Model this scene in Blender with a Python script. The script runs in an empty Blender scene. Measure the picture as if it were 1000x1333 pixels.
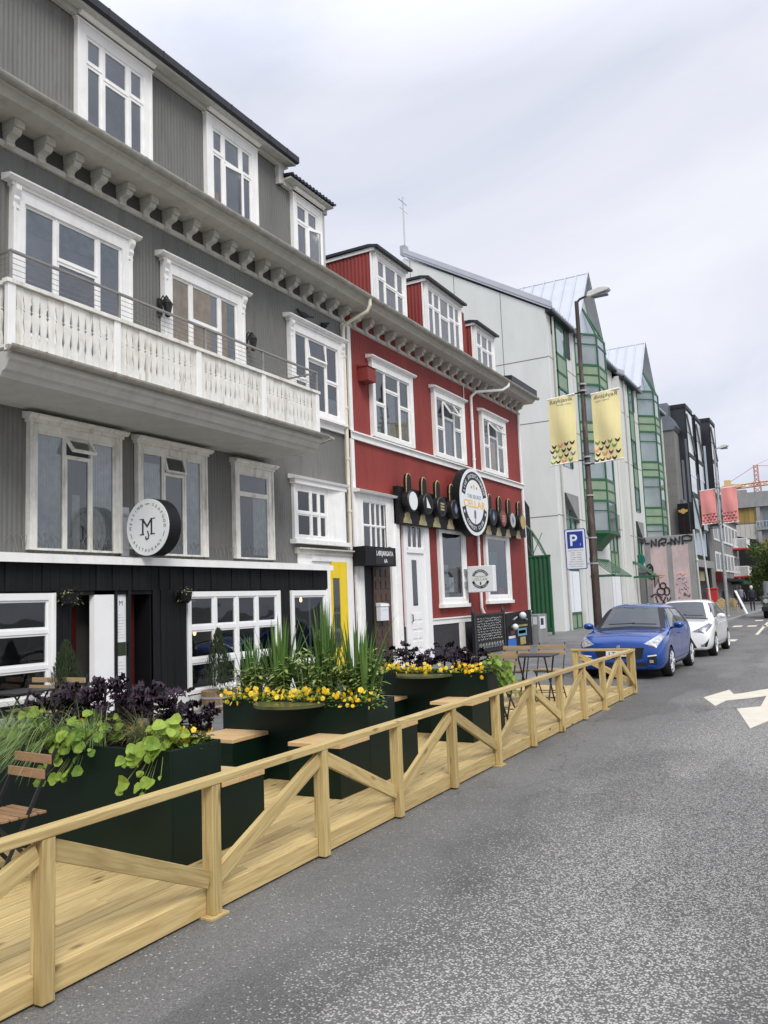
import bpy, math, random
from mathutils import Vector, Matrix, noise as mnoise
from mathutils.bvhtree import BVHTree
random.seed(11)
SC = bpy.context.scene
COL = SC.collection
R = math.radians
V = Vector
ORG = {}

def mix(a, b, t): return a + (b - a) * t
def U(a, b): return random.uniform(a, b)

# ---------------------------------------------------------------- mesh builder
class MB:
    def __init__(s): s.v = []; s.f = []; s.m = []; s.r = []
    def add(s, vs, fs, m=0, r=None):
        o = len(s.v); s.v.extend([tuple(p) for p in vs])
        if r is None: r = random.random()
        for f in fs:
            s.f.append(tuple(i + o for i in f)); s.m.append(m); s.r.append(r)
        return s
    def box(s, x0, x1, y0, y1, z0, z1, m=0, r=None):
        vs = [(x0,y0,z0),(x1,y0,z0),(x1,y1,z0),(x0,y1,z0),(x0,y0,z1),(x1,y0,z1),(x1,y1,z1),(x0,y1,z1)]
        return s.add(vs, [(0,3,2,1),(4,5,6,7),(0,1,5,4),(1,2,6,5),(2,3,7,6),(3,0,4,7)], m, r)
    def quad(s, a, b, c, d, m=0, r=None): return s.add([a,b,c,d], [(0,1,2,3)], m, r)
    def prism(s, pts, axis, t0, t1, m=0, r=None):
        # pts: 2-D polygon; axis 'y': (x,z), 'x': (y,z), 'z': (x,y)
        def P(p, t):
            return {'y': (p[0], t, p[1]), 'x': (t, p[0], p[1]), 'z': (p[0], p[1], t)}[axis]
        n = len(pts)
        vs = [P(p, t0) for p in pts] + [P(p, t1) for p in pts]
        fs = [tuple(range(n))[::-1], tuple(range(n, 2*n))] + [(i, (i+1) % n, n+(i+1) % n, n+i) for i in range(n)]
        return s.add(vs, fs, m, r)
    def tube(s, pts, rad, n=8, m=0, cap=True, r=None):
        pts = [V(p) for p in pts]
        if not isinstance(rad, (list, tuple)): rad = [rad] * len(pts)
        vs = []; fs = []
        prev = None
        for i, p in enumerate(pts):
            d = (pts[min(i+1, len(pts)-1)] - pts[max(i-1, 0)]).normalized()
            if prev is None:
                a = d.cross(V((0,0,1)));  a = a if a.length > .1 else d.cross(V((1,0,0)))
            else:
                a = prev - d * prev.dot(d)
            a.normalize(); prev = a; b = d.cross(a)
            for k in range(n):
                t = 2*math.pi*k/n
                vs.append(p + (a*math.cos(t) + b*math.sin(t)) * rad[i])
        for i in range(len(pts)-1):
            for k in range(n):
                k2 = (k+1) % n
                fs.append((i*n+k, i*n+k2, (i+1)*n+k2, (i+1)*n+k))
        if cap:
            fs.append(tuple(range(n))[::-1]); fs.append(tuple((len(pts)-1)*n+k for k in range(n)))
        return s.add(vs, fs, m, r)
    def lathe(s, prof, c=(0,0,0), n=20, m=0, axis='z', r=None):
        vs = []; fs = []
        for (rr, h) in prof:
            for k in range(n):
                t = 2*math.pi*k/n; a = rr*math.cos(t); b = rr*math.sin(t)
                p = {'z': (a, b, h), 'y': (a, h, b), 'x': (h, a, b)}[axis]
                vs.append((c[0]+p[0], c[1]+p[1], c[2]+p[2]))
        for i in range(len(prof)-1):
            for k in range(n):
                k2 = (k+1) % n
                fs.append((i*n+k, i*n+k2, (i+1)*n+k2, (i+1)*n+k))
        fs.append(tuple(range(n))[::-1]); fs.append(tuple((len(prof)-1)*n+k for k in range(n)))
        return s.add(vs, fs, m, r)
    def xform(s, M):
        s.v = [tuple(M @ V(p)) for p in s.v]; return s
    def build(s, name, mats, parent=None, org=None, smooth=False, bevel=0.0, autos=None):
        if org is None: org = ORG.get(parent.name, V((0,0,0))) if parent else V((0,0,0))
        org = V(org)
        me = bpy.data.meshes.new(name)
        me.from_pydata([tuple(V(p) - org) for p in s.v], [], s.f)
        mats = mats if isinstance(mats, (list, tuple)) else [mats]
        for mm in mats: me.materials.append(mm)
        me.polygons.foreach_set('material_index', s.m)
        at = me.attributes.new('rnd', 'FLOAT', 'FACE'); at.data.foreach_set('value', s.r)
        if smooth: me.polygons.foreach_set('use_smooth', [True]*len(s.f))
        me.update()
        if autos: me.set_sharp_from_angle(angle=R(autos))
        o = bpy.data.objects.new(name, me); COL.objects.link(o)
        if parent is not None: o.parent = parent
        else: o.location = org
        ORG[o.name] = org
        if bevel:
            b = o.modifiers.new('bevel', 'BEVEL'); b.width = bevel; b.segments = 2; b.limit_method = 'ANGLE'; b.angle_limit = R(50)
        return o

def tag(o, label=None, cat=None, group=None, kind=None):
    if label: o['label'] = label
    if cat: o['category'] = cat
    if group: o['group'] = group
    if kind: o['kind'] = kind
    return o
def thing(name, label, cat, loc=(0,0,0), group=None):
    o = bpy.data.objects.new(name, None); COL.objects.link(o); o.location = loc; o.empty_display_size = .2
    ORG[o.name] = V(loc)
    return tag(o, label, cat, group)
def kids(o): return [c for c in bpy.data.objects if c.parent == o]
CH = {}
def copy_tree(o, loc=None, rz=None, label=None, group=None, scale=None, parent=None):
    c = o.copy(); COL.objects.link(c)
    if parent is not None: c.parent = parent
    if o.name not in CH: CH[o.name] = list(o.children)
    for k in CH[o.name]: copy_tree(k, parent=c)
    if loc is not None: c.location = loc
    if rz is not None: c.rotation_euler = (0, 0, rz)
    if scale is not None: c.scale = (scale, scale, scale) if not isinstance(scale, tuple) else scale
    if label: c['label'] = label
    if group: c['group'] = group
    return c

# ---------------------------------------------------------------- text
TXC = {}
def text_geo(st, bold=False):
    key = (st, bold)
    if key in TXC: return TXC[key]
    cu = bpy.data.curves.new('tmp_text', 'FONT'); cu.body = st; cu.size = 1.0; cu.resolution_u = 3
    if bold: cu.offset = 0.018
    ob = bpy.data.objects.new('tmp_text', cu); COL.objects.link(ob)
    dg = bpy.context.evaluated_depsgraph_get(); me = bpy.data.meshes.new_from_object(ob.evaluated_get(dg))
    vs = [(v.co.x, v.co.y) for v in me.vertices]; fs = [tuple(p.vertices) for p in me.polygons]
    bpy.data.objects.remove(ob); bpy.data.curves.remove(cu); bpy.data.meshes.remove(me)
    if vs:
        x0 = min(v[0] for v in vs); x1 = max(v[0] for v in vs)
    else: x0 = 0; x1 = .25
    TXC[key] = ([(v[0]-x0, v[1]) for v in vs], fs, x1-x0)
    return TXC[key]
def put_text(mb, st, o, u, w, size, m=0, align=.5, width=None, bold=False):
    """lay text in the plane through o, u = reading direction, w = up"""
    o = V(o); u = V(u).normalized(); w = V(w).normalized()
    vs, fs, wd = text_geo(st, bold)
    sx = size if width is None else width/wd
    mb.add([o + u*((x - wd*align)*sx) + w*(y*size) for x, y in vs], fs, m)
def ring_text(mb, st, c, u, w, rx, rz, a0, a1, size, m=0, inside=False, bold=False):
    """letters spread along an elliptic arc from angle a0 to a1 (degrees)"""
    c = V(c); u = V(u); w = V(w); n = len(st)
    for i, chh in enumerate(st):
        if chh == ' ': continue
        t = R(mix(a0, a1, (i+.5)/n)); p = c + u*(rx*math.cos(t)) + w*(rz*math.sin(t))
        rd = (u*math.cos(t) + w*math.sin(t)).normalized(); tn = (u*-math.sin(t) + w*math.cos(t)).normalized()
        if inside: put_text(mb, chh, p + rd*size*.35, tn, -rd, size, m, bold=bold)
        else: put_text(mb, chh, p - rd*size*.35, -tn, rd, size, m, bold=bold)

# ---------------------------------------------------------------- materials
def nmat(name):
    m = bpy.data.materials.new(name); m.use_nodes = True; nt = m.node_tree
    for n in list(nt.nodes): nt.nodes.remove(n)
    out = nt.nodes.new('ShaderNodeOutputMaterial')
    return m, nt, out
def N(nt, t, **kw):
    n = nt.nodes.new(t)
    for k, v in kw.items(): setattr(n, k, v)
    return n
def L(nt, a, b): nt.links.new(a, b)
def ramp(nt, src, stops):
    r = N(nt, 'ShaderNodeValToRGB'); e = r.color_ramp.elements
    while len(e) < len(stops): e.new(.5)
    for i, (p, c) in enumerate(stops):
        e[i].position = p; e[i].color = (c[0], c[1], c[2], 1) if not isinstance(c, (int, float)) else (c, c, c, 1)
    L(nt, src, r.inputs[0]); return r
def mixc(nt, fac, a, b, mode='MIX'):
    n = N(nt, 'ShaderNodeMix', data_type='RGBA', blend_type=mode)
    for s_, v in ((0, fac), (6, a), (7, b)):
        if hasattr(v, 'links') or hasattr(v, 'is_linked'): L(nt, v, n.inputs[s_])
        else: n.inputs[s_].default_value = v if isinstance(v, (int, float)) else (v[0], v[1], v[2], 1)
    return n.outputs[2]
def coords(nt, scale=(1,1,1), rand=True):
    tc = N(nt, 'ShaderNodeTexCoord'); mp = N(nt, 'ShaderNodeMapping'); mp.inputs['Scale'].default_value = scale
    if rand:
        oi = N(nt, 'ShaderNodeObjectInfo'); ad = N(nt, 'ShaderNodeVectorMath', operation='ADD')
        ml = N(nt, 'ShaderNodeMath', operation='MULTIPLY'); ml.inputs[1].default_value = 37.0
        L(nt, oi.outputs['Random'], ml.inputs[0]); L(nt, tc.outputs['Object'], ad.inputs[0]); L(nt, ml.outputs[0], ad.inputs[1])
        L(nt, ad.outputs[0], mp.inputs[0])
    else: L(nt, tc.outputs['Object'], mp.inputs[0])
    return mp.outputs[0]
def noise(nt, vec, scale, detail=4, rough=.55, dist=0):
    n = N(nt, 'ShaderNodeTexNoise'); n.inputs['Scale'].default_value = scale; n.inputs['Detail'].default_value = detail
    n.inputs['Roughness'].default_value = rough; n.inputs['Distortion'].default_value = dist
    L(nt, vec, n.inputs['Vector']); return n.outputs['Fac']
def rnd_attr(nt): return N(nt, 'ShaderNodeAttribute', attribute_name='rnd').outputs['Fac']
def bumpn(nt, h, strength=.3, dist=.01):
    b = N(nt, 'ShaderNodeBump'); b.inputs['Strength'].default_value = strength; b.inputs['Distance'].default_value = dist
    L(nt, h, b.inputs['Height']); return b.outputs[0]
def princ(nt, out, col, rough=.6, spec=.5, metal=0, bump=None, coat=0):
    p = N(nt, 'ShaderNodeBsdfPrincipled')
    if hasattr(col, 'is_linked'): L(nt, col, p.inputs['Base Color'])
    else: p.inputs['Base Color'].default_value = (*col, 1)
    if hasattr(rough, 'is_linked'): L(nt, rough, p.inputs['Roughness'])
    else: p.inputs['Roughness'].default_value = rough
    p.inputs['Specular IOR Level'].default_value = spec; p.inputs['Metallic'].default_value = metal
    p.inputs['Coat Weight'].default_value = coat; p.inputs['Coat Roughness'].default_value = .04
    if bump is not None: L(nt, bump, p.inputs['Normal'])
    L(nt, p.outputs[0], out.inputs[0]); return p
def mk(name, col, rough=.6, spec=.4, metal=0, var=.12, scale=3., stretch=(1,1,1), bump=0, bscale=60, dirt=None, dirt_amt=.0, coat=0, rv=.0):
    """painted / mineral surface: base colour varied by noise, face random and stains"""
    m, nt, out = nmat(name)
    c = coords(nt, stretch)
    f = noise(nt, c, scale, 5)
    lo = tuple(x*(1-var) for x in col); hi = tuple(min(1, x*(1+var)) for x in col)
    cc = ramp(nt, f, [(.3, lo), (.7, hi)]).outputs[0]
    if rv:
        a = ramp(nt, rnd_attr(nt), [(0, 1-rv), (1, 1+rv*.0+0.0)]).outputs[0]
        cc = mixc(nt, 1.0, cc, a, 'MULTIPLY')
    if dirt:
        d = noise(nt, coords(nt, (2.2, 2.2, .5)), 2.6, 8, .7)
        fm = ramp(nt, d, [(.52, 0.), (.72, dirt_amt)]).outputs[0]
        cc = mixc(nt, fm, cc, dirt)
    b = bumpn(nt, noise(nt, c, bscale, 3), bump, .004) if bump else None
    princ(nt, out, cc, rough, spec, metal, b, coat); return m
def wood(name, base, dark, axis='z', scale=1., rough=.65, rv=.25, knots=True):
    m, nt, out = nmat(name)
    st = {'x': (.5, 9, 9), 'y': (9, .5, 9), 'z': (9, 9, .5)}[axis]
    st = tuple(q*scale for q in st)
    tc = N(nt, 'ShaderNodeTexCoord'); oi = N(nt, 'ShaderNodeObjectInfo'); at = rnd_attr(nt)
    s = N(nt, 'ShaderNodeMath', operation='ADD'); L(nt, oi.outputs['Random'], s.inputs[0]); L(nt, at, s.inputs[1])
    ml = N(nt, 'ShaderNodeMath', operation='MULTIPLY'); ml.inputs[1].default_value = 23.; L(nt, s.outputs[0], ml.inputs[0])
    ad = N(nt, 'ShaderNodeVectorMath', operation='ADD'); L(nt, tc.outputs['Object'], ad.inputs[0]); L(nt, ml.outputs[0], ad.inputs[1])
    mp = N(nt, 'ShaderNodeMapping'); mp.inputs['Scale'].default_value = st; L(nt, ad.outputs[0], mp.inputs[0])
    big = noise(nt, mp.outputs[0], .9, 3, .5, .8)
    w = N(nt, 'ShaderNodeMath', operation='MULTIPLY'); w.inputs[1].default_value = 7.; L(nt, big, w.inputs[0])
    fr = N(nt, 'ShaderNodeMath', operation='PINGPONG'); fr.inputs[1].default_value = .5; L(nt, w.outputs[0], fr.inputs[0])
    fine = noise(nt, mp.outputs[0], 9, 4, .6)
    mid = tuple(mix(a, b, .42) for a, b in zip(base, dark))
    c1 = ramp(nt, fr.outputs[0], [(0., base), (.22, base), (.5, mid)]).outputs[0]
    c2 = mixc(nt, ramp(nt, fine, [(.36, .0), (.78, .55)]).outputs[0], c1, dark)
    if knots:
        kv = N(nt, 'ShaderNodeTexVoronoi'); kv.inputs['Scale'].default_value = 1.0
        mp2 = N(nt, 'ShaderNodeMapping'); mp2.inputs['Scale'].default_value = tuple(7.5 if q > 2 else 2.6 for q in st); L(nt, ad.outputs[0], mp2.inputs[0]); L(nt, mp2.outputs[0], kv.inputs['Vector'])
        c2 = mixc(nt, ramp(nt, kv.outputs['Distance'], [(.04, .95), (.10, .55), (.17, 0.)]).outputs[0], c2, tuple(x*.45 for x in dark))
    tint = ramp(nt, s.outputs[0], [(0., 1-rv), (.5, 1.), (1., 1-rv*.6)])
    s2 = N(nt, 'ShaderNodeMath', operation='FRACT'); L(nt, s.outputs[0], s2.inputs[0]); L(nt, s2.outputs[0], tint.inputs[0])
    c2 = mixc(nt, 1., c2, tint.outputs[0], 'MULTIPLY')
    princ(nt, out, c2, rough, .3, 0, bumpn(nt, fine, .25, .003)); return m
def leafm(name, a, b, rough=.5, trans=.3, rw=.25):
    m, nt, out = nmat(name)
    oi = N(nt, 'ShaderNodeObjectInfo'); at = rnd_attr(nt)
    s = N(nt, 'ShaderNodeMath', operation='MULTIPLY_ADD'); L(nt, oi.outputs['Random'], s.inputs[0]); s.inputs[1].default_value = rw; L(nt, at, s.inputs[2])
    if rw > .9: s.operation = 'ADD'; s.inputs[1].default_value = -.15; nt.links.remove(s.inputs[2].links[0])
    c = ramp(nt, s.outputs[0], [(0., a), (1., b)]).outputs[0]
    p = N(nt, 'ShaderNodeBsdfPrincipled'); L(nt, c, p.inputs['Base Color']); p.inputs['Roughness'].default_value = rough; p.inputs['Specular IOR Level'].default_value = .35
    t = N(nt, 'ShaderNodeBsdfTranslucent'); L(nt, c, t.inputs[0])
    mx = N(nt, 'ShaderNodeMixShader'); mx.inputs[0].default_value = trans
    L(nt, p.outputs[0], mx.inputs[1]); L(nt, t.outputs[0], mx.inputs[2]); L(nt, mx.outputs[0], out.inputs[0]); return m
def glassm(name, tint=(.8,.85,.86), f0=.1, rough=.02):
    m, nt, out = nmat(name)
    fr = N(nt, 'ShaderNodeFresnel'); fr.inputs['IOR'].default_value = 1.52
    ad = N(nt, 'ShaderNodeMath', operation='ADD'); ad.inputs[1].default_value = f0; ad.use_clamp = True; L(nt, fr.outputs[0], ad.inputs[0])
    tr = N(nt, 'ShaderNodeBsdfTransparent'); tr.inputs[0].default_value = (*tint, 1)
    gl = N(nt, 'ShaderNodeBsdfGlossy'); gl.inputs['Roughness'].default_value = rough; gl.inputs[0].default_value = (.95,.97,1,1)
    nb = bumpn(nt, noise(nt, coords(nt), 1.6, 1), .12, .05); L(nt, nb, gl.inputs['Normal'])
    mx = N(nt, 'ShaderNodeMixShader'); L(nt, ad.outputs[0], mx.inputs[0]); L(nt, tr.outputs[0], mx.inputs[1]); L(nt, gl.outputs[0], mx.inputs[2])
    L(nt, mx.outputs[0], out.inputs[0]); return m
def emis(name, col, st):
    m, nt, out = nmat(name); e = N(nt, 'ShaderNodeEmission'); e.inputs[0].default_value = (*col, 1); e.inputs[1].default_value = st
    L(nt, e.outputs[0], out.inputs[0]); return m
def flat(name, col, rough=.6, spec=.4, metal=0): return mk(name, col, rough, spec, metal, var=.06, scale=5)

M = {}
M['grey_iron'] = mk('grey_corrugated_paint', (.172,.172,.160), .6, .25, 0, .13, 1.2, (1,1,.3), dirt=(.085,.072,.058), dirt_amt=.45, rv=.10)
M['grey_flat'] = mk('grey_board_paint', (.075,.074,.07), .6, .25)
M['red_iron'] = mk('red_corrugated_paint', (.255,.046,.038), .6, .25, 0, .13, 1.3, (1,1,.3), dirt=(.13,.03,.025), dirt_amt=.4, rv=.10)
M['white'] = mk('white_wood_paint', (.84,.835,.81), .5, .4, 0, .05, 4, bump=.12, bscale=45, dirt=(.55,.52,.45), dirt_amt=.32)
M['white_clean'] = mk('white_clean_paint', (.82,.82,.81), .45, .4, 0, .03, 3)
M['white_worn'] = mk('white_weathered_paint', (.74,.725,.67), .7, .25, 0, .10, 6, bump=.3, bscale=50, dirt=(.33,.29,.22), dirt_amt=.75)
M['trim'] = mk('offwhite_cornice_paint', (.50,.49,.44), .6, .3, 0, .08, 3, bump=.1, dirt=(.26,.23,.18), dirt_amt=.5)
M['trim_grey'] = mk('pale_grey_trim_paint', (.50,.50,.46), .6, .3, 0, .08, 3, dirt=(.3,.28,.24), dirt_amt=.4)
M['cream_pipe'] = mk('cream_pipe_paint', (.70,.66,.52), .5, .4, 0, .08, 5, dirt=(.5,.36,.14), dirt_amt=.4)
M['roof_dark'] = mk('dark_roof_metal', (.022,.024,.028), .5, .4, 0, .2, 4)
M['black_board'] = mk('black_stained_boards', (.011,.0115,.0125), .7, .2, 0, .25, 5, (3,3,.4), bump=.2, rv=.25)
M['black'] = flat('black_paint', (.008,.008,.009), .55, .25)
M['black_metal'] = flat('black_metal', (.015,.015,.016), .4, .5)
M['gutter'] = mk('weathered_gutter_metal', (.36,.35,.31), .55, .4, 0, .15, 6, dirt=(.2,.11,.05), dirt_amt=.6)
M['dark_in'] = mk('dark_interior', (.03,.033,.035), .9, .1, 0, .5, 1.5)
M['mid_in'] = mk('room_interior', (.085,.10,.105), .9, .1, 0, .35, 1.2)
M['upper_in'] = mk('upper_room_interior', (.42,.415,.43), .9, .1, 0, .3, .9)
M['curtain'] = mk('pale_curtain', (.40,.425,.42), .9, .1, 0, .15, 8)
M['curtain_tan'] = mk('tan_curtain', (.74,.56,.34), .9, .1, 0, .2, 5)
M['glass'] = glassm('window_glass', (.90,.93,.93), f0=.07)
M['glass_dark'] = glassm('shop_window_glass', f0=.03)
M['yellow_door'] = mk('yellow_door_paint', (.80,.58,.02), .4, .4, 0, .05, 3)
M['brown_door'] = mk('brown_door_wood', (.075,.045,.032), .5, .4, 0, .2, 6, (2,2,.3))
M['dark_red'] = mk('dark_red_paint', (.085,.009,.008), .5, .3)
M['plinth'] = mk('dark_grey_render', (.05,.05,.055), .8, .2, 0, .15, 6, bump=.3)
M['white_render'] = mk('white_render', (.66,.65,.62), .85, .2, 0, .08, 4, bump=.4, dirt=(.4,.38,.34), dirt_amt=.5)
M['concrete'] = mk('pale_concrete_panel', (.66,.68,.645), .8, .2, 0, .05, 1.0, (1,1,.4), dirt=(.48,.49,.45), dirt_amt=.16)
M['concrete_front'] = mk('pale_concrete_front', (.62,.625,.60), .8, .2, 0, .05, 1.0, (1,1,.3), dirt=(.48,.47,.43), dirt_amt=.18)
M['joint'] = flat('panel_joint', (.17,.175,.17), .9)
M['seam_roof'] = mk('pale_seam_metal', (.50,.52,.55), .4, .5, .3, .05, 1.2)
M['green_frame'] = mk('green_frame_paint', (.022,.11,.048), .45, .4, 0, .12, 3)
M['green_panel'] = mk('green_spandrel_panel', (.215,.29,.19), .4, .5, 0, .1, 2)
M['green_gate'] = mk('green_gate_paint', (.016,.085,.034), .5, .4, 0, .15, 2, (1,1,.3))
M['poster_white'] = mk('white_poster', (.76,.78,.82), .5, .3, 0, .03, 4)
M['bay_glass'] = glassm('bay_glass', (.82,.9,.88), .16)
M['bay_in'] = mk('bay_room_light', (.72,.76,.73), .9, .1, 0, .35, .5)
M['grey_conc'] = mk('grey_concrete', (.27,.27,.265), .85, .2, 0, .12, 1.4, (1,1,.5), bump=.2, dirt=(.16,.16,.15), dirt_amt=.4)
M['graf_pink'] = mk('faded_pink_panel', (.50,.39,.385), .8, .2, 0, .16, 1.2, dirt=(.62,.58,.57), dirt_amt=.6)
M['orange'] = flat('orange_plastic', (.80,.16,.03), .5)
M['red_plastic'] = flat('red_plastic', (.45,.03,.03), .5)
M['stone'] = mk('grey_stone_cladding', (.20,.195,.185), .8, .2, 0, .15, 1.3, (1,1,.3))
M['dark_clad'] = mk('black_glass_cladding', (.028,.03,.034), .25, .5, 0, .3, .7)
M['dark_metal'] = mk('grey_roof_metal', (.17,.19,.215), .4, .5, .3, .1, 1)
M['screen'] = mk('pale_blue_screen', (.45,.53,.62), .4, .4, 0, .04, .6)
M['light_pane'] = mk('pale_reflecting_pane', (.55,.62,.66), .15, .6, 0, .1, .5)
M['gold'] = mk('gold_paint', (.55,.36,.10), .4, .5, .2)
M['dull_gold'] = mk('dull_gold_paint', (.36,.31,.16), .5, .4, .1)
M['beige'] = mk('beige_panel', (.46,.44,.39), .7, .2, 0, .1, 2, (3,3,.3))
M['ochre'] = mk('ochre_cladding', (.34,.245,.075), .6, .3, 0, .2, 1.2, (.6,.6,.1), rv=.35)
M['crane'] = mk('hazed_orange_crane', (.62,.40,.19), .6, .3)  # orange paled so the colour itself carries the distance haze
M['crane_red'] = mk('hazed_red_crane', (.48,.24,.20), .6, .3)  # red paled the same way, haze mixed into the colour
M['lamp_pole'] = mk('rusty_brown_pole', (.055,.038,.030), .6, .35, .1, .25, 5, (1,1,.4), dirt=(.26,.24,.22), dirt_amt=.5)
M['pole_grey'] = mk('galvanised_pole', (.30,.31,.32), .5, .5, .3, .12, 4)
M['lamp_head'] = mk('pale_lamp_housing', (.62,.62,.58), .4, .5)
M['banner_yellow'] = mk('yellow_banner_cloth', (.80,.71,.36), .7, .2, 0, .05, 2, (3,3,.3))
M['banner_pink'] = mk('salmon_banner_cloth', (.70,.28,.26), .7, .2, 0, .06, 2, (3,3,.3))
M['sign_blue'] = flat('sign_blue', (.02,.05,.30), .4)
M['ink'] = flat('black_ink', (.02,.02,.025), .6)
M['ink_grey'] = flat('grey_ink', (.14,.15,.19), .6)
M['ink_green'] = flat('green_ink', (.13,.27,.06), .6)
M['ink_blue'] = flat('blue_grey_ink', (.17,.22,.33), .6)
M['ink_coral'] = flat('coral_ink', (.80,.33,.18), .6)
M['ink_maroon'] = flat('maroon_ink', (.26,.05,.06), .6)
M['ink_yellow'] = flat('amber_ink', (.80,.50,.08), .6)
M['sign_white'] = mk('white_sign_face', (.74,.76,.76), .4, .4, 0, .02, 2)
M['galv_sign'] = flat('sign_back_metal', (.4,.41,.42), .4, .5, .4)
M['deck_y'] = wood('new_pine_decking', (.62,.475,.215), (.32,.20,.07), 'y', 1., .65, .32)
M['pine_z'] = wood('new_pine_timber', (.60,.465,.205), (.30,.18,.06), 'z', 1., .6, .28)
M['bench_x'] = wood('pale_bench_wood', (.66,.46,.24), (.46,.28,.12), 'x', 1., .5, .08, False)
M['slat_x'] = wood('brown_slat_wood', (.34,.205,.11), (.18,.10,.05), 'x', 2., .5, .2, False)
M['slat_pale'] = wood('pale_slat_wood', (.45,.33,.19), (.27,.18,.09), 'x', 2., .5, .2, False)
M['barrel'] = wood('barrel_oak', (.34,.23,.14), (.18,.12,.07), 'z', 1.5, .7, .25, False)
M['planter'] = mk('dark_green_planter_paint', (.0035,.0125,.0075), .42, .25, 0, .12, 1.5, coat=0)
M['table_green'] = mk('green_tinted_tabletop', (.075,.085,.035), .3, .4, 0, .25, 6)
M['soil'] = mk('dark_soil', (.035,.026,.02), .95, .1, 0, .4, 30, bump=1., bscale=80)
M['iris'] = leafm('iris_leaf', (.035,.10,.02), (.13,.23,.055), .45, .25)
M['grass_leaf'] = leafm('ornamental_grass_leaf', (.10,.19,.05), (.32,.40,.16), .5, .3)
M['dry_grass'] = leafm('olive_grass_leaf', (.12,.15,.05), (.33,.34,.16), .5, .3)
M['nast'] = leafm('nasturtium_leaf', (.06,.16,.018), (.36,.48,.07), .5, .35)
M['pale_leaf'] = leafm('pale_green_leaf', (.15,.25,.06), (.46,.54,.19), .5, .35)
M['pansy_leaf'] = leafm('pansy_leaf', (.06,.14,.02), (.22,.32,.06), .5, .25)
M['kale'] = leafm('purple_kale_leaf', (.008,.004,.009), (.036,.018,.032), .55, .08)
M['conifer'] = leafm('conifer_needles', (.020,.036,.018), (.07,.10,.045), .6, .15)
M['tree_leaf'] = leafm('street_tree_leaf', (.03,.065,.012), (.12,.17,.04), .55, .2)
M['petal_y'] = leafm('yellow_petal', (.84,.50,.004), (.86,.73,.10), .5, .2, 1.0)
M['petal_w'] = leafm('white_petal', (.75,.75,.7), (.8,.8,.78), .5, .2)
M['petal_o'] = leafm('orange_petal', (.80,.30,.02), (.85,.42,.02), .5, .2)
M['bark'] = mk('tree_bark', (.09,.07,.05), .9, .1, 0, .3, 12, (1,1,.3), bump=.5)
M['stem'] = mk('green_stem', (.16,.22,.07), .6, .3)
M['terracotta'] = mk('terracotta', (.33,.12,.06), .8, .2)
M['car_blue'] = mk('blue_car_paint', (.002,.050,.27), .22, .4, .1, .03, 1, coat=.8)
M['car_white'] = mk('white_car_paint', (.80,.80,.80), .3, .5, 0, .02, 1, coat=1)
M['car_olive'] = mk('dark_green_car_paint', (.055,.065,.05), .35, .5, .2, .05, 1, coat=.6)
M['car_glass'] = mk('dark_car_glass', (.035,.042,.045), .04, .8, 0, .3, .8)
M['car_side_glass'] = mk('side_car_glass', (.10,.12,.115), .05, .8, 0, .3, 1.)
M['tyre'] = mk('tyre_rubber', (.018,.018,.019), .8, .3, 0, .2, 10)
M['rim'] = mk('alloy_rim', (.62,.63,.64), .35, .5, .3, .05, 4)
M['lens'] = mk('headlight_lens', (.42,.44,.46), .10, .7, .3, .55, 18)
M['lens_dark'] = mk('dark_headlight_lens', (.20,.21,.22), .1, .7, .4, .5, 16)
M['amber'] = flat('amber_lens', (.8,.30,.05), .3)
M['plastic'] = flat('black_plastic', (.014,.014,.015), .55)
M['chrome'] = flat('chrome', (.6,.6,.62), .15, .5, .9)
M['wicker'] = mk('wicker_weave', (.45,.35,.17), .8, .2, 0, .45, 22)
M['skin'] = flat('skin', (.50,.31,.23), .6)
M['coat_dark'] = flat('dark_coat', (.02,.022,.03), .8)
M['coat_navy'] = flat('navy_coat', (.03,.03,.055), .8)
M['shirt_lilac'] = flat('grey_lilac_shirt', (.20,.19,.24), .8)
M['hair'] = flat('brown_hair', (.05,.04,.03), .7)
M['hair_white'] = flat('pale_hair', (.6,.57,.5), .7)
M['chalk'] = flat('chalk_white', (.5,.5,.5), .9)
M['slate'] = mk('chalkboard', (.02,.021,.022), .7, .3, 0, .3, 5)
M['pigeon'] = mk('pigeon_feather', (.035,.036,.045), .7, .2, 0, .3, 20)
M['lantern_glow'] = emis('warm_lamp_glow', (1.,.55,.22), 3.)
M['mail_white'] = flat('mailbox_white', (.72,.74,.76), .35)
M['pub_blue'] = flat('poster_blue', (.02,.15,.55), .5)
M['pub_yellow'] = flat('poster_yellow', (.75,.62,.08), .5)
M['pub_teal'] = flat('poster_teal', (.12,.36,.45), .5)
M['teal_cloth'] = flat('teal_tarpaulin', (.02,.22,.19), .6)
M['moulding_steel'] = mk('brushed_rail_steel', (.30,.29,.27), .4, .5, .5, .15, 6)
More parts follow.
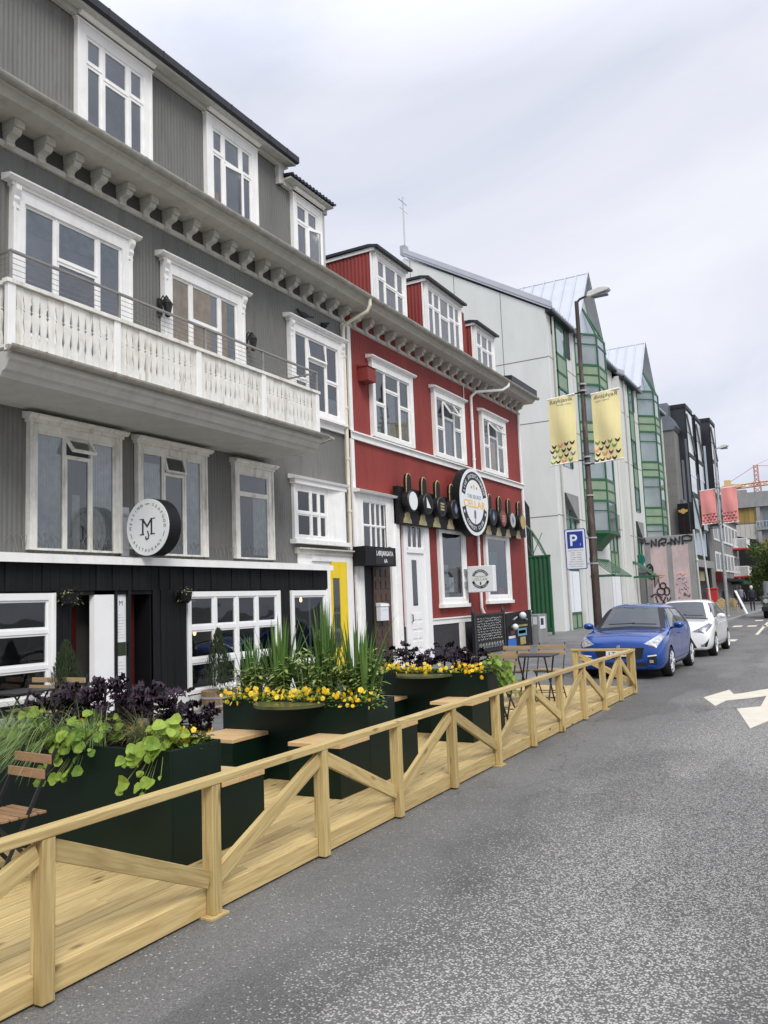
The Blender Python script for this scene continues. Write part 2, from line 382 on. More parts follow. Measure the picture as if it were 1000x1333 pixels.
# ================================================================= setting
def asphalt(name, base, speck, worn):
    m, nt, out = nmat(name)
    c = coords(nt, rand=False)
    sp = N(nt, 'ShaderNodeSeparateXYZ'); L(nt, c, sp.inputs[0])
    v = N(nt, 'ShaderNodeTexVoronoi'); v.inputs['Scale'].default_value = 88; L(nt, c, v.inputs['Vector'])
    v2 = N(nt, 'ShaderNodeTexVoronoi'); v2.inputs['Scale'].default_value = 150; L(nt, c, v2.inputs['Vector'])
    sc = N(nt, 'ShaderNodeSeparateColor'); L(nt, v.outputs['Color'], sc.inputs[0])
    sc2 = N(nt, 'ShaderNodeSeparateColor'); L(nt, v2.outputs['Color'], sc2.inputs[0])
    # bare stone shows where wheels wore the binder away (beyond x = 7.3)
    wn = noise(nt, c, .55, 4)
    pos = N(nt, 'ShaderNodeMath', operation='MULTIPLY_ADD'); L(nt, wn, pos.inputs[0]); pos.inputs[1].default_value = .7; L(nt, sp.outputs[0], pos.inputs[2])
    wr = N(nt, 'ShaderNodeMapRange'); L(nt, pos.outputs[0], wr.inputs[0])
    wr.inputs[1].default_value = 7.55; wr.inputs[2].default_value = 8.75; wr.inputs[3].default_value = .035; wr.inputs[4].default_value = 1.
    band = N(nt, 'ShaderNodeMapRange'); L(nt, pos.outputs[0], band.inputs[0]); band.inputs[1].default_value = 9.3; band.inputs[2].default_value = 10.5; band.inputs[3].default_value = 1.; band.inputs[4].default_value = .62
    wm = N(nt, 'ShaderNodeMath', operation='MULTIPLY'); L(nt, wr.outputs[0], wm.inputs[0]); L(nt, band.outputs[0], wm.inputs[1])
    # a stone is bare when its own random number lies below the local wear
    th = N(nt, 'ShaderNodeMath', operation='MULTIPLY'); L(nt, wm.outputs[0], th.inputs[0]); th.inputs[1].default_value = .72
    lt = N(nt, 'ShaderNodeMath', operation='LESS_THAN'); L(nt, sc.outputs[0], lt.inputs[0]); L(nt, th.outputs[0], lt.inputs[1])
    ds = ramp(nt, v.outputs['Distance'], [(.40, 1.), (.62, 0.)]).outputs[0]
    mm = N(nt, 'ShaderNodeMath', operation='MULTIPLY'); L(nt, lt.outputs[0], mm.inputs[0]); L(nt, ds, mm.inputs[1])
    b0 = ramp(nt, noise(nt, c, .7, 6, .65), [(.3, tuple(x*.84 for x in base)), (.7, tuple(x*1.12 for x in base))]).outputs[0]
    fine = ramp(nt, sc2.outputs[0], [(.0, .62), (.6, .98), (.93, 1.12), (1., 1.75)]).outputs[0]
    b1 = mixc(nt, 1., b0, fine, 'MULTIPLY')
    b1 = mixc(nt, wm.outputs[0], b1, mixc(nt, 1., b1, worn, 'MULTIPLY'))
    scol = ramp(nt, sc.outputs[1], [(0, tuple(x*.62 for x in speck)), (1, speck)]).outputs[0]
    cc = mixc(nt, mm.outputs[0], b1, scol)
    # oil spots, patches
    sp1 = ramp(nt, noise(nt, coords(nt, (1.6, .5, 1), False), 1.7, 5, .6), [(.62, 0.), (.74, .35)]).outputs[0]
    cc = mixc(nt, sp1, cc, tuple(x*.55 for x in base))
    pt = ramp(nt, noise(nt, coords(nt, (1., .28, 1), False), .8, 3, .5), [(.46, .82), (.50, 1.), (.62, 1.10)]).outputs[0]
    cc = mixc(nt, 1., cc, pt, 'MULTIPLY')
    ck = N(nt, 'ShaderNodeTexVoronoi', feature='DISTANCE_TO_EDGE'); ck.inputs['Scale'].default_value = .23; ck.inputs['Randomness'].default_value = 1.
    wv = N(nt, 'ShaderNodeVectorMath', operation='ADD'); L(nt, c, wv.inputs[0])
    nz = N(nt, 'ShaderNodeTexNoise'); nz.inputs['Scale'].default_value = 2.2; nz.inputs['Detail'].default_value = 6; L(nt, c, nz.inputs['Vector'])
    L(nt, nz.outputs['Color'], wv.inputs[1]); L(nt, wv.outputs[0], ck.inputs['Vector'])
    cf = ramp(nt, ck.outputs['Distance'], [(.0, .7), (.0035, 0.)]).outputs[0]
    cc = mixc(nt, cf, cc, tuple(x*.35 for x in base))
    princ(nt, out, cc, .82, .35, 0, bumpn(nt, mm.outputs[0], .35, .004)); return m
M['asphalt'] = asphalt('worn_asphalt', (.139,.135,.126), (.45,.435,.40), (.84,.84,.84))
def paving(name):
    m, nt, out = nmat(name); c = coords(nt, rand=False)
    b = N(nt, 'ShaderNodeTexBrick'); L(nt, c, b.inputs['Vector']); b.inputs['Scale'].default_value = 1.; b.inputs['Brick Width'].default_value = .6; b.inputs['Row Height'].default_value = .4
    b.inputs['Mortar Size'].default_value = .006; b.inputs['Color1'].default_value = (.15,.15,.148,1); b.inputs['Color2'].default_value = (.195,.195,.19,1); b.inputs['Mortar'].default_value = (.06,.06,.06,1)
    st = ramp(nt, noise(nt, c, 1.1, 6, .6), [(.3, .75), (.7, 1.1)]).outputs[0]
    cc = mixc(nt, 1., b.outputs[0], st, 'MULTIPLY')
    princ(nt, out, cc, .75, .35, 0, bumpn(nt, noise(nt, c, 90, 2), .2, .003)); return m
M['paving'] = paving('grey_slab_paving')
M['road_paint'] = mk('worn_road_paint', (.60,.55,.45), .75, .3, 0, .06, 5, bump=.3, bscale=90, dirt=(.5,.47,.40), dirt_amt=.4)
M['kerb'] = mk('granite_kerb', (.26,.26,.255), .8, .3, 0, .15, 8, bump=.3)
M['earth'] = mk('bare_ground', (.13,.13,.12), .95, .2, 0, .2, .2)

KX = 4.3
g = MB(); g.box(-400, 400, -120, 620, -.6, -.02); tag(g.build('ground', M['earth']), kind='structure')
g = MB(); g.quad((KX-.1,-60,0), (24,-60,0), (24,400,0), (KX-.1,400,0)); tag(g.build('road', M['asphalt']), kind='structure')
g = MB(); g.box(-14, KX-.15, -40, 260, -.3, .12); tag(g.build('sidewalk', M['paving']), kind='structure')
g = MB()
y = -40
while y < 200: g.box(KX-.15, KX, y, y+.992, -.3, .124); y += 1.
tag(g.build('kerb', M['kerb'], bevel=.012), kind='structure')
g = MB(); g.box(24, 27, -40, 260, -.3, .12); tag(g.build('sidewalk', M['paving']), kind='structure')
# painted arrows: one left-turn head and one straight head on a forked stem
g = MB(); z = .004
def poly(pts, zz=z): g.add([(x, y, zz) for x, y in pts], [tuple(range(len(pts)))])
poly([(7.62,14.28),(7.93,13.25),(8.0,13.92),(8.02,14.78),(7.88,15.43)])
poly([(8.0,13.92),(8.30,14.28),(8.52,14.62),(8.52,15.6),(8.46,15.66),(8.16,15.0),(8.02,14.78)])
poly([(8.52,14.62),(8.54,13.35),(8.78,13.35),(8.80,17.6),(8.56,17.6),(8.52,15.6)])
poly([(8.25,13.02),(8.59,11.22),(9.05,13.25),(8.78,13.35),(8.54,13.35)])
tag(g.build('road_arrow_marking', M['road_paint']), kind='structure')
g = MB(); z = .004
for x0, y0, y1 in ((6.72, 33.6, 46.),): poly([(x0,y0),(x0+.12,y0),(x0-.5+.12,y1),(x0-.5,y1)])
for row, yy in ((0, 40.6), (1, 47.5)):
    for k in range(5):
        xx = 5.15 + k*.62 - row*-.35
        poly([(xx,yy),(xx+.38,yy+.1),(xx+.34,yy+1.5),(xx-.04,yy+1.4)])
poly([(6.05,29.6),(6.45,29.6),(6.45,30.7),(6.05,30.7)])
tag(g.build('road_line_marking', M['road_paint']), kind='structure')

# sky: overcast cloud over a Nishita sky
SUN_EL, SUN_AZ = 46, 134     # azimuth measured from +Y towards +X
w = bpy.data.worlds.new('World'); SC.world = w; w.use_nodes = True; nt = w.node_tree
for n in list(nt.nodes): nt.nodes.remove(n)
out = nt.nodes.new('ShaderNodeOutputWorld')
sky = N(nt, 'ShaderNodeTexSky', sky_type='NISHITA'); sky.sun_disc = False; sky.sun_elevation = R(SUN_EL); sky.sun_rotation = R(SUN_AZ)
bg1 = N(nt, 'ShaderNodeBackground'); bg1.inputs[1].default_value = .09; L(nt, sky.outputs[0], bg1.inputs[0])
tc = N(nt, 'ShaderNodeTexCoord'); mp = N(nt, 'ShaderNodeMapping'); mp.inputs['Scale'].default_value = (1., 1., 2.2); L(nt, tc.outputs['Generated'], mp.inputs[0])
mp.inputs['Location'].default_value = (3.1, 1.7, .4)
n1 = noise(nt, mp.outputs[0], 1.5, 7, .55, .6)
cl = ramp(nt, n1, [(.28, (.39,.425,.535)), (.40, (.475,.505,.605)), (.52, (.585,.60,.675)), (.66, (.68,.69,.735))])
sx = N(nt, 'ShaderNodeSeparateXYZ'); L(nt, tc.outputs['Generated'], sx.inputs[0])
ze = N(nt, 'ShaderNodeMapRange'); L(nt, sx.outputs[2], ze.inputs[0]); ze.inputs[1].default_value = .55; ze.inputs[2].default_value = .98; ze.inputs[3].default_value = 1.; ze.inputs[4].default_value = 2.6
bg2 = N(nt, 'ShaderNodeBackground'); L(nt, cl.outputs[0], bg2.inputs[0]); L(nt, ze.outputs[0], bg2.inputs[1])
ms = N(nt, 'ShaderNodeMixShader'); ms.inputs[0].default_value = .93; L(nt, bg1.outputs[0], ms.inputs[1]); L(nt, bg2.outputs[0], ms.inputs[2]); L(nt, ms.outputs[0], out.inputs[0])
sl = bpy.data.lights.new('sun', 'SUN'); sl.energy = 1.7; sl.angle = R(25); sl.color = (1., .965, .91)
so = bpy.data.objects.new('sun', sl); COL.objects.link(so)
az = R(SUN_AZ); el = R(SUN_EL); sd = V((math.sin(az)*math.cos(el), math.cos(az)*math.cos(el), math.sin(el)))
so.rotation_euler = sd.to_track_quat('Z', 'Y').to_euler(); so.location = (30, -20, 40)

# camera
cam = bpy.data.cameras.new('camera'); co = bpy.data.objects.new('camera', cam); COL.objects.link(co); SC.camera = co
Rw = [[0.8728239141670239, 0.4864145465301368, -0.039740455231882396], [-0.0880556069738071, 0.07686651278778918, -0.9931453817504862], [-0.4800256502923883, 0.8703404093432214, 0.10992245869540805]]
rx, dn, fw = V(Rw[0]), V(Rw[1]), V(Rw[2])
mw = Matrix((( rx.x, -dn.x, -fw.x, 9.75), (rx.y, -dn.y, -fw.y, 0), (rx.z, -dn.z, -fw.z, 1.72), (0,0,0,1)))
co.matrix_world = mw
cam.sensor_fit = 'VERTICAL'; cam.sensor_height = 36; cam.lens = 1070/1333*36; cam.clip_end = 2000; cam.clip_start = .05
SC.view_settings.view_transform = 'Standard'; SC.view_settings.look = 'None'; SC.view_settings.gamma = 1; SC.view_settings.exposure = 0.5
SC.cycles.max_bounces = 6; SC.cycles.transparent_max_bounces = 12

# ================================================================= wooden parklet deck + railing
DZ = .13
dk = thing('wooden_deck', 'long new pine street deck of narrow boards built over the parking lane', 'deck', (5.4, 6.5, 0))
mb = MB(); x = KX+.01; rr = random.Random(3)
while x < 6.38:
    y = -2.5 - rr.random()*2
    while y < 14.62:
        y1 = min(14.62, y + rr.choice((2.4, 3.0, 3.6)))
        mb.box(x, min(6.40, x+.118), max(-2.5, y), y1-.003, DZ-.028, DZ - rr.random()*.0015, 0, rr.random()); y = y1
    x += .124
mb.build('deck_boards', M['deck_y'], dk, bevel=.003)
mb = MB()
for yy in (-2.4, -.2, 2, 4.2, 6.4, 8.6, 10.8, 13., 14.5): mb.box(KX+.02, 6.39, yy, yy+.06, .005, DZ-.03)
mb.build('joist', M['deck_y'], dk)
for a, b in ((-2.5, 2.66), (2.664, 6.04), (6.044, 9.34), (9.344, 12.6), (12.604, 14.62)):
    mb = MB(); mb.box(6.402, 6.447, a, b, .012, DZ+.004); mb.build('edge_board', M['deck_y'], dk, bevel=.004)
fe = thing('wooden_railing', 'new pine railing with diagonal braces along the road edge of the deck', 'railing', (6.45, 6.5, 0))
def timber(name, parent, p0, p1, w, d, side, m, ex=0):
    """squared timber from p0 to p1: section w along 'side', d across"""
    p0 = V(p0); p1 = V(p1); zz = (p1-p0).normalized(); xx = V(side); xx = (xx - zz*xx.dot(zz)).normalized(); yy = zz.cross(xx); ln = (p1-p0).length
    mb = MB(); mb.box(-w/2, w/2, -d/2, d/2, -ln/2, ln/2)
    me_o = mb.build(name, m, parent, org=(0,0,0), bevel=.004)
    rot = Matrix((xx, yy, zz)).transposed().to_4x4()
    c = (p0+p1)/2 - ORG[parent.name]
    me_o.matrix_local = Matrix.Translation(c) @ rot; return me_o
RZ = .765
PY = [-1.9, -.77, .37, 1.50, 2.62, 3.76, 4.90, 6.00, 7.08, 8.19, 9.30, 10.40, 11.48, 12.55, 13.60, 14.60]
for i, yy in enumerate(PY):
    mb = MB(); mb.box(6.45, 6.506, -.036+yy, .036+yy, .012, RZ-.042); mb.box(6.424, 6.449, -.036+yy, .036+yy, DZ+.004, RZ-.042)
    mb.build('post', M['pine_z'], fe, bevel=.004)
    if i % 4 == 1:
        mb = MB(); mb.box(6.43, 6.53, yy-.08, yy+.07, .001, .012); mb.build('post_pad', M['pine_z'], fe)
    if i < len(PY)-1:
        y1 = PY[i+1]; hi = i % 2 == 0
        a = (6.466, yy+.038, RZ-.105 if hi else DZ+.075); b = (6.466, y1-.038, DZ+.075 if hi else RZ-.105)
        timber('brace', fe, a, b, .036, .095, (1,0,0), M['pine_z'])
for a, b in ((-1.9, 1.5), (1.5, 4.9), (4.9, 6.0), (6.0, 9.3), (9.3, 12.55), (12.55, 14.66)):
    timber('top_rail', fe, (6.466, a+.002, RZ-.021), (6.466, b-.002, RZ-.021), .088, .041, (1,0,0), M['pine_z'])
f2 = thing('wooden_railing', 'short pine end railing across the deck in front of the blue car', 'railing', (5.9, 14.62, 0))
for xx in (5.45, 6.40):
    mb = MB(); mb.box(xx-.045, xx+.045, 14.63, 14.70, .02, RZ-.04); mb.build('post', M['pine_z'], f2, bevel=.004)
timber('top_rail', f2, (5.38, 14.66, RZ-.018), (6.415, 14.66, RZ-.018), .098, .04, (0,1,0), M['pine_z'])
timber('brace', f2, (5.50, 14.665, RZ-.11), (6.35, 14.665, DZ+.09), .036, .095, (0,1,0), M['pine_z'])
# ================================================================= facade helpers (plane X = const, facing +X)
def corr(mb, X, y0, y1, z0, z1, pitch=.076, amp=.010, n=6, m=0):
    """corrugated iron sheet, sheets overlap every ~0.9 m"""
    k = max(2, int((y1-y0)/pitch*n)); vs = []
    for i in range(k+1):
        y = y0 + (y1-y0)*i/k; x = X + amp*(.5+.5*math.cos(2*math.pi*y/pitch))
        vs += [(x, y, z0), (x, y, z1)]
    o = len(mb.v)
    mb.v.extend(vs)
    for i in range(k):
        mb.f.append((o+2*i, o+2*i+2, o+2*i+3, o+2*i+1)); mb.m.append(m); mb.r.append((int((y0+(y1-y0)*i/k)/.9)*.37) % 1)
def corr_y(mb, Y, x0, x1, z0, z1, pitch=.076, amp=.010, n=6, m=0, sgn=-1):
    k = max(2, int((x1-x0)/pitch*n)); vs = []
    for i in range(k+1):
        x = x0 + (x1-x0)*i/k; y = Y + sgn*amp*(.5+.5*math.cos(2*math.pi*x/pitch)); vs += [(x, y, z0), (x, y, z1)]
    o = len(mb.v); mb.v.extend(vs)
    for i in range(k):
        mb.f.append((o+2*i, o+2*i+2, o+2*i+3, o+2*i+1)); mb.m.append(m); mb.r.append(0.5)

def window(parent, X, y0, y1, z0, z1, cols, cas=.14, mw=.065, sf=.04, cornice=None, sill=.05, fm='white', ins='mid_in', gl='glass', curtains=(), opens=(), base=True, deep=-.015, brackets=False, casd=.075):
    mb = MB(); mw = max(.022, mw-1.5*sf); cas_ = cas
    zi0, zi1 = z0 + (cas*.7 if base else .0), z1 - cas
    yi0, yi1 = y0 + cas, y1 - cas
    mb.box(X, X+casd, y0, yi0, z0, z1); mb.box(X, X+casd, yi1, y1, z0, z1); mb.box(X, X+casd-.003, yi0, yi1, zi1, z1)
    if base: mb.box(X, X+casd-.003, yi0, yi1, z0, zi0)
    # raised outer fillet of the casing
    mb.box(X, X+casd+.018, y0-.012, y0+.03, z0, z1+.002); mb.box(X, X+casd+.018, y1-.03, y1+.012, z0, z1+.002)
    tot = sum(c[0] for c in cols); inner = (yi1-yi0) - mw*(len(cols)-1); y = yi0
    pn = MB(); back = MB(); back.quad((X-deep, yi0, zi0), (X-deep, yi1, zi0), (X-deep, yi1, zi1), (X-deep, yi0, zi1))
    F = X + .054; G = X + .034
    for ci, (cw, bars) in enumerate(cols):
        wy = inner*cw/tot
        if ci: mb.box(X, F+.012, y-mw, y, zi0, zi1)
        zs = [zi1]
        for b in bars:
            zb = mix(zi1, zi0, b); mb.box(X, F+.010, y, y+wy, zb-mw/2, zb+mw/2); zs.append(zb)
        zs.append(zi0)
        for ri in range(len(zs)-1):
            zt = zs[ri] - (mw/2 if ri else 0); zb = zs[ri+1] + (mw/2 if ri < len(zs)-2 else 0)
            op = [o for o in opens if o[0] == ci and o[1] == ri]
            tgt = mb if not op else MB(); tp = pn if not op else MB()
            tgt.box(X+.01, F, y, y+sf, zb, zt); tgt.box(X+.01, F, y+wy-sf, y+wy, zb, zt)
            tgt.box(X+.01, F-.002, y+sf, y+wy-sf, zb, zb+sf); tgt.box(X+.01, F-.002, y+sf, y+wy-sf, zt-sf, zt)
            tp.quad((G, y+sf, zb+sf), (G, y+wy-sf, zb+sf), (G, y+wy-sf, zt-sf), (G, y+sf, zt-sf))
            if op:
                a = R(op[0][2]); T = Matrix.Translation((F, 0, zt)) @ Matrix.Rotation(-a, 4, 'Y') @ Matrix.Translation((-F, 0, -zt)) if op[0][3] == 't' else \
                    Matrix.Translation((F, y, 0)) @ Matrix.Rotation(-a, 4, 'Z') @ Matrix.Translation((-F, -y, 0))
                tgt.xform(T); tp.xform(T); op[0].append((tgt, tp)) if isinstance(op[0], list) else None
        y += wy + mw
    if sill: mb.box(X, X+casd+.07, y0-.05, y1+.05, z0-sill, z0)
    if cornice:
        ov = cornice; mb.box(X, X+.11, y0-.04, y1+.04, z1+.002, z1+.05); mb.prism([(X, z1+.05), (X+.15, z1+.05), (X+.20, z1+.085), (X+.20, z1+.11), (X, z1+.15)], 'y', y0-ov, y1+ov)
    if brackets:
        for yb in (y0-.02, y1-.07):
            mb.prism([(X+.07, z1-.34), (X+.11, z1-.32), (X+.10, z1-.26), (X+.13, z1-.20), (X+.12, z1-.15), (X+.17, z1-.07), (X+.17, z1-.002), (X+.07, z1-.002)], 'y', yb, yb+.09)
    o = mb.build('window', M[fm], parent)
    back.build('room_behind', M[ins], o)
    for (a, b, za, zb, cm) in curtains:
        cu = MB(); n = 28; vs = []
        for i in range(n+1):
            yy = mix(mix(yi0, yi1, a), mix(yi0, yi1, b), i/n); xx = X+.022+.005*math.sin(i*1.9)
            vs += [(xx, yy, mix(zi0, zi1, za)), (xx, yy, mix(zi0, zi1, zb))]
        cu.add(vs, [(2*i, 2*i+2, 2*i+3, 2*i+1) for i in range(n)]); cu.build('curtain', M[cm], o)
    pn.build('pane', M[gl], o)
    for op in opens:
        for (t, p) in op[4:]:
            mbs = MB(); mbs.v = t.v + p.v; k = len(t.v); mbs.f = t.f + [tuple(i+k for i in f) for f in p.f]; mbs.m = [0]*len(t.f) + [1]*len(p.f); mbs.r = t.r + p.r
            mbs.build('open_sash', [M[fm], M[gl]], o)
    return o

def corbel_mb(y, X=.0, z1=8.62, w=.14):
    """S-shaped eaves bracket with a square cap"""
    mb = MB()
    mb.box(X+.005, X+.30, y-w/2-.010, y+w/2+.010, z1-.115, z1-.002)
    pts = [(X+.005, z1-.345), (X+.06, z1-.345), (X+.10, z1-.325), (X+.115, z1-.29), (X+.10, z1-.255), (X+.11, z1-.225), (X+.16, z1-.205), (X+.22, z1-.195), (X+.255, z1-.165), (X+.26, z1-.115), (X+.005, z1-.115)]
    mb.prism(pts, 'y', y-w/2, y+w/2); return mb
def corbels(parent, ys, mat):
    o0 = corbel_mb(0).build('corbel', mat, None, org=(0,0,0), bevel=.008)
    first = True
    for y in ys:
        c = o0 if first else o0.copy()
        if not first: COL.objects.link(c)
        first = False
        c.parent = parent; c.location = V((0, y, 0)) - ORG[parent.name]
def cornice(parent, y0, y1, mat_trim, mat_gut, ends=True):
    mb = MB()
    mb.prism([(.0,8.62),(.58,8.62),(.60,8.66),(.63,8.675),(.66,8.72),(.70,8.735),(.70,8.80),(.0,8.80)], 'y', y0, y1)
    mb.prism([(0,8.27),(.05,8.27),(.075,8.30),(.075,8.345),(.03,8.36),(0,8.36)], 'y', y0, y1)
    mb.build('cornice', mat_trim, parent)
    mb = MB(); n = 8
    outer = [(.765+.075*math.cos(t), 8.785+.075*math.sin(t)) for t in [math.pi + math.pi*i/n for i in range(n+1)]]
    inner = [(.765+.060*math.cos(t), 8.785+.060*math.sin(t)) for t in [2*math.pi - math.pi*i/n for i in range(n+1)]]
    for i in range(n):
        a, b, c, d = outer[i], outer[i+1], inner[n-i-1], inner[n-i]
        mb.prism([a, b, c, d], 'y', y0-.02, y1+.02)
    y = y0+.4
    while y < y1:
        mb.box(.69, .842, y-.012, y+.012, 8.782, 8.792); y += .85
    mb.build('gutter', mat_gut, parent)

# ================================================================= grey house
gh = thing('grey_house', 'grey corrugated-iron house with white carved balcony and black boarded restaurant front', 'house', (0, 10, 0))
GY0, GY1 = 2.6, 15.92
mb = MB()
corr(mb, .0, GY0, GY1, 2.5, 8.30); mb.box(-9, -.012, GY0, 16.10, 0, 8.8, 1); mb.box(-9, -.012, GY0, 15.2, 8.8, 10.6, 1)
mb.box(-9, -.012, GY0, 13.46, 10.6, 11.0, 1)
mb.build('wall', [M['grey_iron'], M['grey_flat']], gh)
mb = MB(); corr(mb, .02, GY0, 13.46, 8.78, 11.0); corr(mb, .02, 13.46, 15.2, 8.78, 10.62); corr_y(mb, 15.2, -5, .02, 8.8, 10.62, sgn=1)
mb.build('dormer_wall', M['grey_iron'], gh)
mb = MB(); mb.box(0, .02, GY0, GY1, 8.355, 8.622); mb.build('frieze', M['grey_flat'], gh)
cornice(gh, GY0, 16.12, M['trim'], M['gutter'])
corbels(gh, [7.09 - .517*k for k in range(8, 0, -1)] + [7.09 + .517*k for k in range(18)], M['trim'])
mb = MB()
mb.prism([(-5, 12.2), (.36, 11.10), (.40, 11.12), (.40, 11.25), (-5, 12.35)], 'y', GY0, 13.83)
for y in [GY0 + .6*i for i in range(19)]: mb.box(.30, .404, y, y+.03, 11.115, 11.256)
mb.build('roof', M['roof_dark'], gh)
mb = MB(); k = 44; vs = []
for i in range(k+1):
    y = 13.62 + 1.72*i/k; dz = .022*math.cos(i*math.pi/2 if False else 2*math.pi*y/.13); vs += [(.36, y, 10.84+dz), (-3.5, y, 11.5+dz), (.36, y, 10.79+dz), (-3.5, y, 11.45+dz)]
mb.add(vs, [f for i in range(k) for f in ((4*i, 4*i+4, 4*i+5, 4*i+1), (4*i+2, 4*i+3, 4*i+7, 4*i+6), (4*i, 4*i+2, 4*i+6, 4*i+4))] + [(0,1,3,2), (4*k, 4*k+2, 4*k+3, 4*k+1)])
mb.build('dormer_roof', M['roof_dark'], gh)
mb = MB(); mb.prism([(-4.5, 9.62), (.60, 8.84), (.60, 8.92), (-4.5, 9.72)], 'y', 15.205, 16.14); mb.build('lower_roof', M['roof_dark'], gh)
mb = MB()
mb.box(.035, .13, GY0, 13.60, 11.005, 11.125); mb.prism([(.13, 11.10), (.33, 11.06), (.33, 11.126), (.13, 11.126)], 'y', GY0, 13.80)
mb.prism([(13.46,10.60),(13.62,10.66),(13.66,10.98),(13.80,11.06),(13.80,11.12),(13.46,11.12)], 'x', .03, .12)
mb.box(.035, .13, 13.63, 15.3, 10.63, 10.77); mb.box(.13, .31, 13.63, 15.3, 10.74, 10.775); mb.box(.02, .10, 15.11, 15.22, 8.8, 10.63)
mb.build('eaves_trim', M['trim_grey'], gh)
T3 = [(.62, [.29]), (1., [.27]), (.62, [.30])]
window(gh, .02, 8.25, 9.81, 8.86, 10.98, [(.62,[.25]),(1.,[.30]),(.60,[.28])], cas=.17, mw=.09, sf=.05, cornice=.02, ins='upper_in', sill=0, curtains=[(.3,.7,.0,.22,'curtain')])
window(gh, .02, 11.22, 12.74, 8.86, 10.98, [(.62,[.26]),(1.,[.30]),(.62,[.29])], cas=.17, mw=.09, sf=.05, cornice=.02, ins='upper_in', sill=0, opens=[[1,1,9,'s']], curtains=[(.02,.18,.12,.33,'curtain_tan')])
window(gh, .02, 13.98, 15.10, 8.86, 10.62, [(1.,[.27]),(1.,[.27])], cas=.15, mw=.08, sf=.05, cornice=.02, ins='upper_in', sill=0, opens=[[1,1,22,'s']])
window(gh, .01, 7.15, 9.33, 5.1, 7.74, [(.72,[.60,.82]),(1.,[.27]),(.62,[.62])], cas=.185, mw=.085, sf=.042, casd=.09, cornice=.14, brackets=True, ins='upper_in', curtains=[(.0,1.,.84,1.,'curtain')])
window(gh, .01, 10.08, 12.22, 5.1, 7.70, [(.72,[.62,.80]),(1.1,[.30]),(.72,[.70])], cas=.185, mw=.09, sf=.045, casd=.09, cornice=.14, brackets=True, ins='upper_in', curtains=[(.02,.26,.0,1.,'curtain_tan'),(.32,.60,.1,1.,'curtain_tan'),(.72,.86,.0,1.,'curtain_tan'),(.87,.98,.0,1.,'curtain')])
window(gh, .01, 13.75, 15.80, 5.80, 7.70, [(.72,[.62]),(1.1,[.30]),(.75,[.52])], cas=.18, mw=.085, sf=.042, casd=.09, cornice=.14, brackets=True, ins='mid_in', opens=[[1,0,7,'t']], curtains=[(.70,.97,.0,.25,'curtain')])
# first floor, weathered frames
window(gh, .01, 7.46, 9.10, 2.64, 4.42, [(.9,[]),(.82,[.17]),(.85,[])], cas=.11, mw=.06, sf=.03, cornice=.08, fm='white_worn', base=False, sill=0, ins='mid_in', gl='glass', opens=[[1,0,38,'t']], curtains=[(.03,.33,.0,1.,'curtain'),(.68,1.,.0,1.,'curtain'),(.45,.55,.0,.5,'curtain')])
window(gh, .01, 9.46, 11.08, 2.64, 4.42, [(.9,[]),(.9,[.18]),(.8,[])], cas=.11, mw=.06, sf=.03, cornice=.08, fm='white_worn', base=False, sill=0, ins='mid_in', opens=[[1,0,16,'t']], curtains=[(.05,.3,.3,.9,'curtain'),(.74,1.,.0,1.,'curtain')])
window(gh, .01, 11.86, 13.02, 2.64, 4.38, [(1.,[.24])], cas=.13, mw=.07, sf=.03, cornice=.07, fm='white_worn', base=False, sill=0, ins='mid_in', curtains=[(.5,1.,.05,.74,'curtain')])
w4 = window(gh, .01, 13.76, 15.06, 3.09, 4.24, [(.8,[.5]),(.42,[.5]),(.42,[.5])], cas=.11, mw=.09, sf=.03, fm='white', sill=0, ins='dark_in', gl='glass_dark', casd=.05)
mb = MB(); mb.prism([(.06,15.06),(.14,15.50),(.14,15.64),(.01,15.64),(.01,15.06)], 'z', 3.09, 4.24); mb.box(.01,.17,13.66,15.76,3.0,3.09); mb.box(.01,.15,13.70,15.70,4.24,4.34); mb.prism([(.01,4.34),(.19,4.34),(.21,4.39),(.01,4.44)], 'y', 13.64, 15.76); mb.build('deep_casing', M['white'], w4)
# belt, ledges, corner boards, pipes
mb = MB(); mb.box(.01, .07, 12.95, 15.92, 5.60, 5.72); mb.box(.01, .11, 12.95, 15.92, 5.72, 5.76); mb.build('belt_course', M['white'], gh)
mb = MB(); mb.box(.01, .10, 13.8, 15.95, 2.80, 2.89); mb.box(.01, .16, 13.8, 15.95, 2.89, 2.92); mb.build('door_cornice', M['trim'], gh)
mb = MB(); mb.box(.0, .05, 15.92, 16.02, .12, 8.27); mb.build('corner_board', M['white'], gh)
mb = MB()
mb.tube([(.765,16.02,8.80),(.77,16.0,8.55),(.70,15.98,8.42),(.30,15.90,8.26),(.13,15.86,8.16),(.11,15.86,8.0),(.11,15.86,2.95)], .042, 10)
for z in (7.4, 6.2, 5.0, 3.8): mb.lathe([(.055,z),(.055,z+.05)], (.11,15.86,0), 10)
mb.build('downpipe', M['cream_pipe'], gh, smooth=False)
# yellow door at the far end of the ground floor
mb = MB(); mb.box(.0, .02, 13.9, 15.9, .12, 2.80); mb.box(.02, .06, 15.72, 15.92, .12, 2.80); mb.box(.02, .06, 14.4, 15.72, 2.66, 2.80); mb.build('door_frame', M['white'], gh)
mb = MB(); mb.box(.02, .065, 15.12, 15.71, .12, 2.655); mb.box(.065, .085, 15.40, 15.705, .14, 2.64); mb.box(.065, .08, 15.13, 15.39, 2.3, 2.64); mb.box(.065, .08, 15.13, 15.39, .14, .8)
d = mb.build('door', M['yellow_door'], gh, bevel=.004)
mb = MB(); mb.box(.066, .070, 15.14, 15.39, .8, 2.3); mb.build('pane', M['car_glass'], d)
